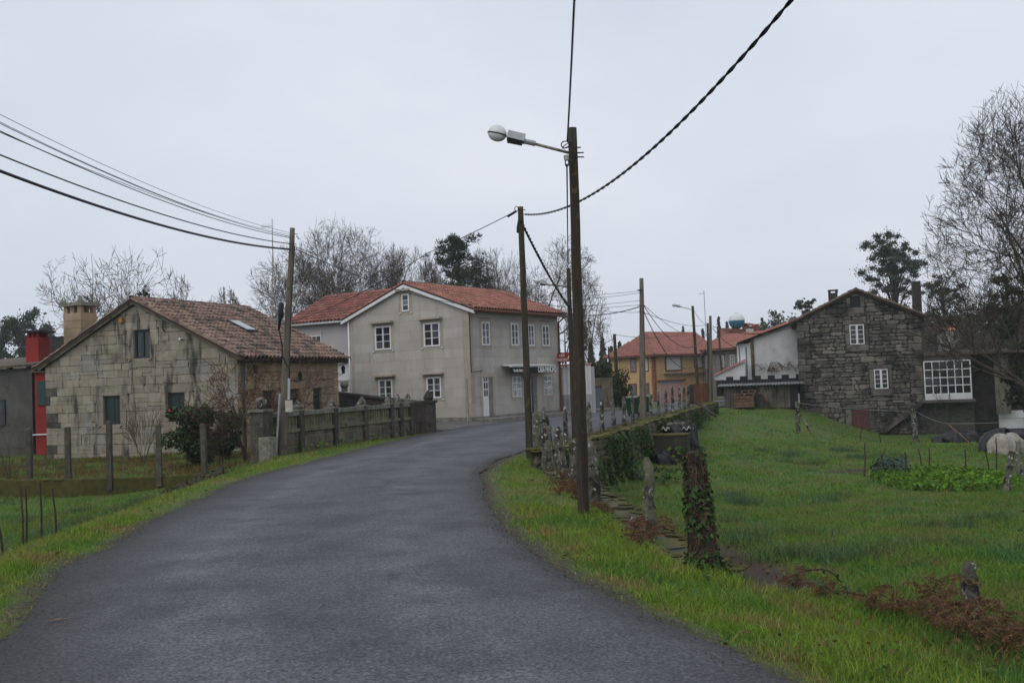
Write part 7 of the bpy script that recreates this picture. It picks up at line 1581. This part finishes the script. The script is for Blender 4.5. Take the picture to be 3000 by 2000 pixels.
# far woods
rnd = random.Random(77)
fw = [(1700, 990), (1730, 1000), (1765, 985), (1790, 1015), (1815, 1000), (1845, 1010), (1870, 1005)]
for i, (px, yt) in enumerate(fw):
    leafy_tree('conifer', 'hazy far conifer in the wood behind the hedge', px, yt, 150 + 8 * (i % 3), 26, 300 + i, 'pine', 2600, 22, .5, .15, .03, 'cone', csize=.42, group='far conifers behind the hedge')
bare_tree('bare_tree', 'pale far bare tree above the ochre house roof', 1925, 958, 165, 80, 109, .3, 2, .3, n_child=(5, 5, 5, 4), twig_r=.03)
for i, (px, yt, rp) in enumerate(((2108, 928, 22), (2132, 940, 18), (2150, 925, 20), (2236, 932, 16), (2060, 962, 18), (2003, 958, 14), (2180, 950, 18))):
    leafy_tree('conifer', 'hazy pointed conifer beyond the ochre and grey house roofs', px, yt, 190, rp, 320 + i, 'pine', 2000, 20, .5, .15, .05, 'cone', csize=.34, group='far conifers beyond the roofs')
leafy_tree('round_tree', 'rounded grey-green tree above the roof between tank and white house', 2275, 912, 160, 62, 340, 'euca', 4500, 32, .36, .25, .35)
leafy_tree('eucalyptus', 'small eucalyptus top left of the rubble house chimney', 2362, 866, 135, 26, 341, 'euca', 1800, 24, .3, .15, .6, 'euca', csize=.3)
leafy_tree('eucalyptus', 'tall airy eucalyptus rising behind the rubble house roof', 2628, 680, 108, 105, 342, 'euca', 26000, 100, .15, .26, .40, 'euca', csize=.21)
leafy_tree('eucalyptus', 'paler eucalyptus right of the tall chimney', 2770, 800, 122, 80, 343, 'euca', 14000, 70, .16, .22, .35, 'euca', csize=.18)
dk = ((2600, 900, 60), (2680, 905, 55), (2740, 900, 75), (2830, 925, 80), (2910, 880, 90), (3000, 860, 95), (3090, 850, 100), (2790, 1000, 70), (2870, 990, 70), (2960, 960, 80))
for i, (px, yt, rp) in enumerate(dk):
    leafy_tree('evergreen_tree', 'dark evergreen in the wood behind the rubble house', px, yt, 92 + 3 * (i % 4), rp, 360 + i, 'hedge' if i % 2 else 'pine', 6500, 36, .26, .22, .04, group='evergreens behind the rubble house', csize=.42)
bare_tree('bare_tree', 'great bare tree spreading over the right of the field', 3110, 225, 45, 375, 110, .32, 1, .12, n_child=(12, 9, 8, 7, 5), mats=('bark', 'bark'), twig_r=.0095, dome=.46, wob=.10, up=(.4, .12, .15, .2, .25, .2), lens=(.8, .66, .62, .62, .62))
bare_tree('bare_tree', 'lower bare tree with drooping twigs behind the veranda', 2890, 850, 76, 190, 112, .16, 2, .3, twig_r=.011, up=(.3, .1, 0, -.1, -.1, -.1))
leafy_tree('evergreen_tree', 'dark leafy oak crown beside the great bare tree', 2985, 790, 62, 75, 380, 'camellia', 4200, 20, .2, .2, .25, 'euca')
leafy_tree('leaning_tree', 'low leaning tree with rusty leaves beside the corrugated wall', 2975, 1060, 47, 75, 381, 'hedge', 2600, 14, .13, .13, .42, base=Vector((D(3010, 1300, 47).x, 47, H(D(3010, 1300, 47).x, 47))))

# ------------------------------------------------------------------ shrubs and small plants
def bush(name, label, px, py, Y, w, h, seed, mat_, n, leaf, cat='shrub', ncl=22, base_z=None):
    p = D(px, py, Y); zb = H(p.x, Y); t = thing(name, label, cat, (p.x, Y, zb)); rnd = random.Random(seed); cl = []
    for i in range(ncl):
        z = rnd.uniform(.12, .86) * h; rr = w * math.sqrt(max(.08, 1 - (z / h - .4) ** 2 / .42)) * rnd.uniform(.1, .75); a = rnd.uniform(0, 6.28); s_ = w * rnd.uniform(.22, .36); cl.append((math.cos(a) * rr, math.sin(a) * rr, z, s_, s_ * .8))
    P, Nn = clump_points(cl, n, seed); leaf_cloud(P, Nn, leaf, MT[mat_], 'foliage', t, seed, kind=None, tilt=.7)
    b = MB()
    for i in range(9): b.tube([(rnd.uniform(-.1, .1), rnd.uniform(-.1, .1), -.1), (rnd.uniform(-.3, .3) * w, rnd.uniform(-.3, .3) * w, h * .4), (rnd.uniform(-.7, .7) * w, rnd.uniform(-.7, .7) * w, h * rnd.uniform(.6, .95))], [.03, .02, .008], 5)
    b.obj('stems', MT['bark'], t); return t, cl
t, cl = bush('camellia_bush', 'round dark evergreen bush with a few red flowers beside the granite gable', 572, 1330, 32.5, 1.12, 2.05, 4, 'camellia', 12000, .085, ncl=40)
rnd = random.Random(3)
for i in range(7):
    c_ = rnd.choice(cl); a = rnd.uniform(3.6, 5.9); p = Vector((c_[0] + math.cos(a) * c_[3], c_[1] + math.sin(a) * c_[3], c_[2] + .1)); MB().sphere(p, .05, 7, 4).obj('flower', MT['flower'], t)
bush('evergreen_bush', 'second darker evergreen bush between camellia and balustrade', 660, 1330, 33.8, .75, 1.75, 5, 'camellia', 4500, .08)
bare_tree('climbing_rose', 'tangled bare reddish climbing shrub in front of the granite cottage corner', 712, 1003, 31.3, 185, 120, .085, 3, .22, n_child=(5, 6, 5, 4), twig_r=.0058, mats=('bark', 'twig_red'), wob=.22, up=(.1, .25, .3, .3, .2, .1), cat='shrub', lens=(.9, .7, .6, .6, .6), leaves=60)
bare_tree('climbing_rose', 'thin arching bare shrub reaching over the balustrade towards the lanterns', 850, 985, 32.5, 125, 121, .035, 4, .2, n_child=(4, 5, 4), twig_r=.0055, mats=('bark', 'twig_red'), wob=.2, cat='shrub')
bare_tree('broom_shrub', 'fan of thin bare stems against the granite gable wall', 412, 1160, 37.0, 62, 122, .022, 9, .2, n_child=(4, 4, 3), ang=((8, 22),) * 5, lens=(.6, .6, .6, .5, .5), twig_r=.005, cat='shrub', wob=.06)
bare_tree('bare_bush', 'low tangle of bare twigs behind the fence posts', 640, 1200, 30.2, 75, 123, .025, 5, .2, n_child=(4, 4, 3), twig_r=.0035, mats=('bark', 'twig_red'), wob=.2, cat='shrub')
bare_tree('bare_sapling', 'sparse pale sapling at the outbuilding corner', 20, 1195, 33, 80, 124, .03, 3, .2, n_child=(3, 4, 3), twig_r=.005, cat='shrub')
for i, (px, py, Y, w_, h_) in enumerate(((2155, 1106, 67.5, .9, 1.3),)): bush('garden_shrub', 'green shrub in front of the white house lean-to', px, py, 68.5, .8, 2.2, 50, 'ivy', 1500, .13)
def bracken(px, py, zg, size, seed, label, n=9):
    size *= 1.0; n = 9
    p = G(px, py, zg); t = thing('bracken', label, 'fern', (p.x, p.y, H(p.x, p.y)), 0, 'dead bracken clumps'); rnd = random.Random(seed); b = MB(); V, T = [], []
    for i in range(n):
        a = rnd.uniform(0, 6.28); ln = size * rnd.uniform(.7, 1.25); d = Vector((math.cos(a), math.sin(a), 0)); pts = []
        up = rnd.uniform(.7, 1.5)
        for k in range(9):
            f = k / 8; pts.append(d * (ln * (f * .30 + .30 * f * f)) + Vector((rnd.gauss(0, .01), rnd.gauss(0, .01), ln * up * (1.25 * f - .85 * f * f))))
        b.tube(pts, [.006 - .0045 * k / 8 for k in range(9)], 4)
        for k in range(2, 9):
            for s_ in (-1, 1):
                sd_ = d.cross(Vector((0, 0, 1))) * s_; L_ = ln * .34 * (1.15 - k / 9) * rnd.uniform(.7, 1.2); q = pts[k]
                for m_ in range(7):
                    c_ = q + sd_ * L_ * (m_ / 7) + Vector((0, 0, -L_ * .35 * (m_ / 7) ** 1.5)) + d * L_ * .25 * m_ / 7; e_ = Vector((rnd.gauss(0, 1), rnd.gauss(0, 1), rnd.gauss(-.3, .7))).normalized() * .050 * size / .5 * (1 - m_ / 9)
                    w_ = e_.cross(sd_).normalized() * .0045; i0 = len(V); V += [c_ - w_, c_ + w_, c_ + e_, c_ - e_ * .6]; T += [(i0, i0 + 1, i0 + 2), (i0, i0 + 3, i0 + 1)]
    b.obj('stalks', MT['ivy_stem'], t); link('fronds', np_mesh('fronds', np.array([tuple(v) for v in V]), np.array(T), MT['bracken']), t); return t
for i, a in enumerate(((1648, 1432, -.3, .42), (1672, 1452, -.3, .42), (1700, 1480, -.3, .40), (1640, 1470, -.28, .3), (1772, 1530, -.3, .33), (1862, 1590, -.35, .38), (1908, 1622, -.36, .42), (1880, 1640, -.34, .32), (2330, 1745, -.4, .30), (2410, 1765, -.4, .26), (2560, 1800, -.38, .32), (2620, 1815, -.38, .36), (2740, 1800, -.40, .5), (2740, 1850, -.38, .50), (2800, 1880, -.36, .46), (2870, 1905, -.36, .42), (2940, 1930, -.36, .48), (2990, 1900, -.38, .46))):
    bracken(*a, 500 + i, 'rusty dead bracken fronds ' + ['at the foot of the lamp pole', 'at the foot of the lamp pole', 'at the foot of the lamp pole', 'at the foot of the lamp pole', 'at the foot of the lamp pole', 'beside the wet slabs', 'beside the wet slabs', 'beside the wet slabs', 'by the leaf-strewn path', 'by the leaf-strewn path', 'under the arching bramble', 'under the arching bramble', 'around the short stout post', 'around the short stout post', 'around the short stout post', 'around the short stout post', 'around the short stout post', 'around the short stout post'][i], 10)
for i, pts in enumerate((((2300, 1695), (2360, 1672), (2430, 1672), (2480, 1730), (2490, 1790)), ((2650, 1880), (2740, 1840), (2830, 1836)), ((2400, 1735), (2460, 1730), (2530, 1745)))):
    b = MB(); Y0 = 9.3 - i * .6; pp = [D(x, y, Y0 + .05 * k) for k, (x, y) in enumerate(pts)]; cv = resample([tuple(p) for p in pp], 18); b.tube([Vector(tuple(c_)) for c_ in cv], .006, 5)
    t = thing('bramble', ['long bramble shoot arching over the grass edge', 'low bramble shoot among the dead bracken', 'short bramble shoot in the grass'][i], 'bramble', tuple(pp[-1])); o = b.obj('shoot', MT['twig_red']); o.parent = t; o.matrix_parent_inverse = Matrix.Translation(t.location).inverted()
    P = [tuple(Vector(tuple(c_)) - Vector(t.location) + Vector((random.Random(k).gauss(0, .02), 0, random.Random(k + 9).gauss(.02, .03)))) for k, c_ in enumerate(np.repeat(cv, 3, 0))]; leaf_cloud(P, [(0, -.3, 1)] * len(P), .034, MT['ivy'], 'leaves', t, 30 + i)
# broken ferns, dead leaves
def scatter_leaves(name, label, pts, size, mat_, seed, spread):
    g = np.random.default_rng(seed); P = []
    for px, py, zg, n in pts:
        q = G(px, py, zg); xy = np.array([(q.x, q.y)]) + g.normal(size=(n, 2)) * spread; z = Hgt(xy) + g.uniform(.02, .12, n); P += [tuple(v) for v in np.column_stack([xy, z])]
    o = leaf_cloud(P, [(0, 0, 1)] * len(P), size, mat_, name, None, seed); o['label'] = label; o['category'] = 'leaves'; return o
scatter_leaves('fallen_leaves', 'brown fallen leaves scattered over the verge and path', [(2150, 1640, -.5, 90), (2230, 1690, -.45, 90), (2100, 1600, -.55, 60), (1880, 1620, -.35, 30), (2560, 1810, -.4, 40), (2700, 1900, -.3, 40), (2850, 1930, -.3, 50), (2200, 1900, -.15, 12), (2300, 1960, -.1, 10), (1780, 1560, -.3, 20), (2500, 1950, -.2, 14)], .034, MT['dry_leaf'], 66, .35)
# vegetable bed
g = np.random.default_rng(12); P, Nn = [], []
for i in range(520):
    u, v = g.uniform(-1, 1), g.uniform(-1, 1)
    if u * u + v * v > 1.15 or smoothn(np.array([u * 4.0]), np.array([v * 5.0]))[0] < -.55: continue
    c_ = (VEG[0] + u * 1.7 + v * .35, VEG[1] + v * 2.8); zc = H(*c_)
    for k in range(13):
        a = g.uniform(0, 6.28); r_ = g.uniform(.03, .22); P.append((c_[0] + math.cos(a) * r_, c_[1] + math.sin(a) * r_, zc + .03 + g.uniform(0, .15))); Nn.append((math.cos(a) * .8, math.sin(a) * .8, .8))
o = leaf_cloud(P, Nn, .14, MT['veg'], 'turnip_bed', None, 12, aspect=.6, tilt=.7); tag(o, 'dense bed of bright green turnip leaves in the field', 'vegetables')
P, Nn = [], []
for i in range(26):
    q = G(2595 + g.uniform(-25, 55), 1385 + g.uniform(-12, 10), -1.4)
    for k in range(14): a = g.uniform(0, 6.28); r_ = g.uniform(.05, .25); P.append((q.x + math.cos(a) * r_, q.y + math.sin(a) * r_, H(q.x, q.y) + .05 + g.uniform(0, .3))); Nn.append((math.cos(a), math.sin(a), .6))
o = leaf_cloud(P, Nn, .16, MT['kale'], 'kale_row', None, 13, aspect=.55, tilt=.4); tag(o, 'blue-green kale plants at the left end of the turnip bed', 'vegetables')
def herb(px, py, zg, label, mat_, n, leaf, r_, h, seed, name='leafy_plant'):
    q = G(px, py, zg); g = np.random.default_rng(seed); z0 = H(q.x, q.y); P, Nn = [], []
    for i in range(n): a = g.uniform(0, 6.28); rr = r_ * math.sqrt(g.random()); P.append((math.cos(a) * rr, math.sin(a) * rr, g.uniform(.02, h))); Nn.append((math.cos(a) * .7, math.sin(a) * .7, .8))
    t = thing(name, label, 'plant', (q.x, q.y, z0)); b = MB()
    for i in range(6): b.tube([(0, 0, -.05), (g.uniform(-.5, .5) * r_, g.uniform(-.5, .5) * r_, h * .9)], .008, 4)
    b.obj('stems', MT['ivy'], t); leaf_cloud(P, Nn, leaf, MT[mat_], 'leaves', t, seed, kind=None, tilt=.4)
herb(1978, 1385, -1.35, 'bright yellow-green leafy plant in front of the trough', 'veg', 130, .12, .42, .5, 1)
herb(1950, 1420, -1.3, 'green leafy plants between trough and stone post', 'ivy', 150, .10, .6, .45, 2)
herb(1880, 1420, -1.3, 'grey-green weeds below the ivy wall', 'kale', 110, .09, .5, .35, 3)
for i in range(7):
    px = 870 + i * 52 + (i % 3) * 9; py = 1331 - (px - 870) * .155; herb(px, py, -.1, 'yellowish weeds growing at the foot of the balustrade wall', 'veg', 60, .07, .32, .26, 40 + i, 'weed_clump')
    bpy.context.scene.objects[-1]
for o in list(SC.objects):
    if o.name.startswith('weed_clump'): o['group'] = 'weeds along the balustrade'
# brambly dark bank in the left ditch
g = np.random.default_rng(3); P, Nn = [], []
tt = g.random(4200); cc_ = np.array([tuple(G(520 + 105 * t_, 1436 - 46 * t_, -.38))[:2] for t_ in tt]) + g.normal(size=(4200, 2)) * np.array([.16, .32]); hh_ = Hgt(cc_)
for i in range(4200):
    P.append((cc_[i, 0], cc_[i, 1], hh_[i] + g.uniform(.0, .30))); Nn.append((0, -.5, 1))
o = leaf_cloud(P, Nn, .07, mat('bank_brambles', (0.022, 0.034, 0.012), (0.05, 0.035, 0.02), 2, .8, .5), 'bramble_bank', None, 17); tag(o, 'dark bramble-covered bank in the grass below the road', 'brambles')
# ------------------------------------------------------------------ grass
def grass_material(name, c1, c2, dry, blue):
    return mat(name, c1, c2, 0.9, 0.65, 0.5, 0, spots=[(dry, 1.3, .49, .12), (blue, .6, .52, .10), (tuple(c * 1.5 for c in c1), 2.3, .60, .1)], trans=.4, spec=.15, lo=.4, hi=.6)
MT['grass_verge'] = grass_material('verge_grass', (0.168, 0.268, 0.030), (0.200, 0.260, 0.040), (0.27, 0.22, 0.08), (0.115, 0.225, 0.034))
MT['grass_field'] = grass_material('field_grass', (0.112, 0.218, 0.030), (0.138, 0.218, 0.034), (0.19, 0.18, 0.06), (0.084, 0.190, 0.054))
MT['grass_dry'] = grass_material('dry_garden_grass', (0.12, 0.10, 0.03), (0.17, 0.11, 0.045), (0.20, 0.12, 0.05), (0.06, 0.09, 0.02))
g = np.random.default_rng(99)
KEEP = []
def scatter(n, y0, y1, margin=2.0):
    y = np.sqrt(g.uniform(y0 * y0, y1 * y1, n)); hw = .54 * y + margin; return np.column_stack([g.uniform(-1, 1, n) * hw, y])
def allowed(P, d):
    ok = (d > 0.02) & ~inside(P, FORE)
    for f in FOOT: ok &= ~inside(P, f)
    o = P[:, 0] - wall_x(P[:, 1]); ok &= ~((np.abs(o) < .30) & (P[:, 1] > 10.5) & (P[:, 1] < 21.6)); ok &= ~((o > -.38) & (o < .12) & (P[:, 1] >= 21.6) & (P[:, 1] < 54))
    ok &= soil_amount(P) < g.uniform(.25, 1.0, len(P)); ok &= gravel_amount(P, d) < g.uniform(.2, 1.1, len(P)); ok &= blob(P, VEG, 1.7, 2.5) > 1
    return ok
def blades(P, z, hgt_, wid, seg, lean=.5):
    """tapered blades; seg 1 = one triangle, seg 2 = bent blade of three triangles"""
    n = len(P); a = g.uniform(0, 6.283, n); h = hgt_ * g.uniform(.55, 1.35, n); w = wid * g.uniform(.7, 1.3, n); lx = g.normal(size=n) * lean * h; ly = g.normal(size=n) * lean * h
    B = np.column_stack([P, z - .015]); S = np.column_stack([np.cos(a), np.sin(a), np.zeros(n)]) * (w / 2)[:, None]; tip = B + np.column_stack([lx, ly, h])
    if seg == 1:
        V = np.stack([B - S, B + S, tip], 1).reshape(-1, 3); T = np.arange(n * 3).reshape(-1, 3)
    else:
        mid = B + np.column_stack([lx * .32, ly * .32, h * .62]); tip[:, 2] -= h * .12
        V = np.stack([B - S, B + S, mid - S * .75, mid + S * .75, tip], 1).reshape(-1, 3); i = np.arange(n) * 5
        T = np.vstack([np.column_stack([i, i + 1, i + 3]), np.column_stack([i, i + 3, i + 2]), np.column_stack([i + 2, i + 3, i + 4])])
    return V, T
def build(name, parts, mat_):
    Vs, Ts, k = [], [], 0
    for V, T in parts: Vs.append(V); Ts.append(T + k); k += len(V)
    o = link(name, np_mesh(name, np.vstack(Vs), np.vstack(Ts), mat_)); o['kind'] = 'stuff'; return o
verge, field, dry = [], [], []
for (y0, y1, n, hv, wv, seg) in ((4.2, 9, 170000, .078, .0062, 2), (9, 15, 220000, .075, .008, 2), (15, 26, 230000, .065, .014, 1), (26, 42, 170000, .062, .026, 1), (42, 75, 90000, .065, .05, 1)):
    P = scatter(n, y0, y1); C_ = scatter(n // 22, y0, y1); k_ = int(n * .55); P[:k_] = C_[g.integers(0, len(C_), k_)] + g.normal(size=(k_, 2)) * (.035 + .003 * y0); d = road_sd(P); ok = allowed(P, d); P, d = P[ok], d[ok]; z = Hgt(P, d); x, y = P.T
    right = x > road_x(y); o = x - wall_x(y)
    isf = (right & (o > np.where(y < 11, .75, .1))) | (~right & (d > 2.4 + .5 * smoothn(x, y)))
    isd = (~right) & (y > 29.6) & (x < -6.5) & (smoothn(x * 1.3, y * 1.3) > -.25)
    tall = 1 + .45 * np.clip(smoothn(x * .7, y * .7, 1.0), -.6, 1) + .9 * (np.clip(smoothn(x * 1.9 + 4, y * 1.9, 1.0), .55, 1) - .55)
    near = np.clip(d / .5, .35, 1)
    for lst, m_, f in ((verge, ~isf & ~isd, .85), (field, isf & ~isd, 1.0), (dry, isd, 1.5)):
        if m_.any(): lst.append(blades(P[m_], z[m_], hv * f * tall[m_] * near[m_] * g.choice([.7, 1, 1, 1.25, 1.7], m_.sum()), wv, seg, .45))
# darker coarse tussocks in the field
tp = []
for (px, py, zg) in ((2580, 1620, -.75), (2420, 1640, -.68), (2480, 1655, -.66), (2290, 1640, -.62), (2850, 1590, -.8), (2150, 1570, -.72), (2200, 1590, -.7), (2480, 1320, -1.3), (2540, 1335, -1.3), (2600, 1330, -1.32), (2700, 1600, -.8), (2940, 1610, -.75), (2100, 1420, -1.1), (2180, 1440, -1.1), (2400, 1440, -1.2), (2130, 1490, -.95), (2350, 1560, -.85), (2750, 1520, -1.0), (2900, 1500, -1.05), (2300, 1330, -1.2), (2360, 1350, -1.2), (2250, 1320, -1.15), (100, 1560, -.6), (230, 1520, -.65), (330, 1480, -.6), (200, 1470, -.75), (60, 1490, -.8), (420, 1445, -.6)):
    q = G(px, py, zg)
    for k in range(2 + (px % 3)):
        c_ = np.array([q.x, q.y]) + g.normal(size=2) * .25; n = 120; P = c_ + g.normal(size=(n, 2)) * .20; z = Hgt(P); V, T = blades(P, z, np.full(n, .20), .010, 2, .55); tp.append((V, T))
build('verge_grass', verge, MT['grass_verge']); build('field_grass', field, MT['grass_field']); build('dry_grass', dry, MT['grass_dry'])
build('grass_tussocks', tp, grass_material('tussock_grass', (0.090, 0.150, 0.060), (0.10, 0.155, 0.05), (0.12, 0.14, 0.05), (0.085, 0.145, 0.075)))
# broad-leaved weeds and dead straw in the verge
wp, wn_, sp_ = [], [], []
for i in range(520):
    P = scatter(1, 4.6, 24)
    d = road_sd(P)
    if not allowed(P, d)[0]: continue
    r_ = g.uniform(.05, .14); z0 = float(Hgt(P, d)[0])
    for k in range(g.integers(5, 12)):
        a = g.uniform(0, 6.28); q = g.uniform(.3, 1) * r_; wp.append((P[0, 0] + math.cos(a) * q, P[0, 1] + math.sin(a) * q, z0 + .03 + g.uniform(0, .06))); wn_.append((math.cos(a) * .5, math.sin(a) * .5, 1))
leaf_cloud(wp, wn_, .055, mat('weed_leaves', (0.07, 0.14, 0.025), (0.11, 0.15, 0.03), 3, .6, .5, trans=.3, spec=.2), 'verge_weeds', None, 77, aspect=.5)
P = scatter(16000, 4.4, 26); d = road_sd(P); ok = allowed(P, d); P, d = P[ok], d[ok]; st_ = blades(P, Hgt(P, d), np.full(len(P), .12), .006, 2, .9)
build('dead_straw', [st_], mat('straw', (0.28, 0.22, 0.10), (0.20, 0.13, 0.06), 3, .9, .4, trans=.2))
# loose grit along the asphalt edges
n = 9000; side = g.random(n) < .6; i = g.integers(0, 110, n); f = g.random(n)[:, None]; E = np.where(side[:, None], RE[i] * (1 - f) + RE[i + 1] * f, LE[i] * (1 - f) + LE[i + 1] * f)
P = E + g.normal(size=(n, 2)) * .10; P = P[(P[:, 1] > 4) & (P[:, 1] < 24)]; n = len(P); z = np.maximum(Hgt(P), np.where(road_sd(P) < 0, .0, -9)) + .004; s = g.uniform(.004, .012, n)
off = np.array([(1, 0, 0), (-.5, .87, 0), (-.5, -.87, 0), (0, 0, 1.1)]); V = (np.column_stack([P, z])[:, None, :] + off[None] * s[:, None, None] * g.uniform(.6, 1.3, (n, 4, 1))).reshape(-1, 3); i = np.arange(n) * 4
T = np.vstack([np.column_stack([i, i + 1, i + 3]), np.column_stack([i + 1, i + 2, i + 3]), np.column_stack([i + 2, i, i + 3])])
o = link('roadside_grit', np_mesh('roadside_grit', V, T, mat('grit', (0.085, 0.078, 0.068), (0.045, 0.042, 0.038), 30, .9, .5))); o['kind'] = 'stuff'

# ------------------------------------------------------------------ winter haze
b = MB(); b.box(-560, 560, -60, 830, -6, 34); hz = b.obj('haze', None, kind='stuff')
hm = bpy.data.materials.new('winter_haze'); hm.use_nodes = True; hn = hm.node_tree; hn.nodes.remove(hn.nodes['Principled BSDF'])
pv_ = hn.nodes.new('ShaderNodeVolumePrincipled'); pv_.inputs['Color'].default_value = (0.93, 0.95, 1.0, 1); pv_.inputs['Density'].default_value = 0.0004; pv_.inputs['Anisotropy'].default_value = 0.0
hn.links.new(pv_.outputs[0], hn.nodes['Material Output'].inputs['Volume']); hz.data.materials.append(hm)
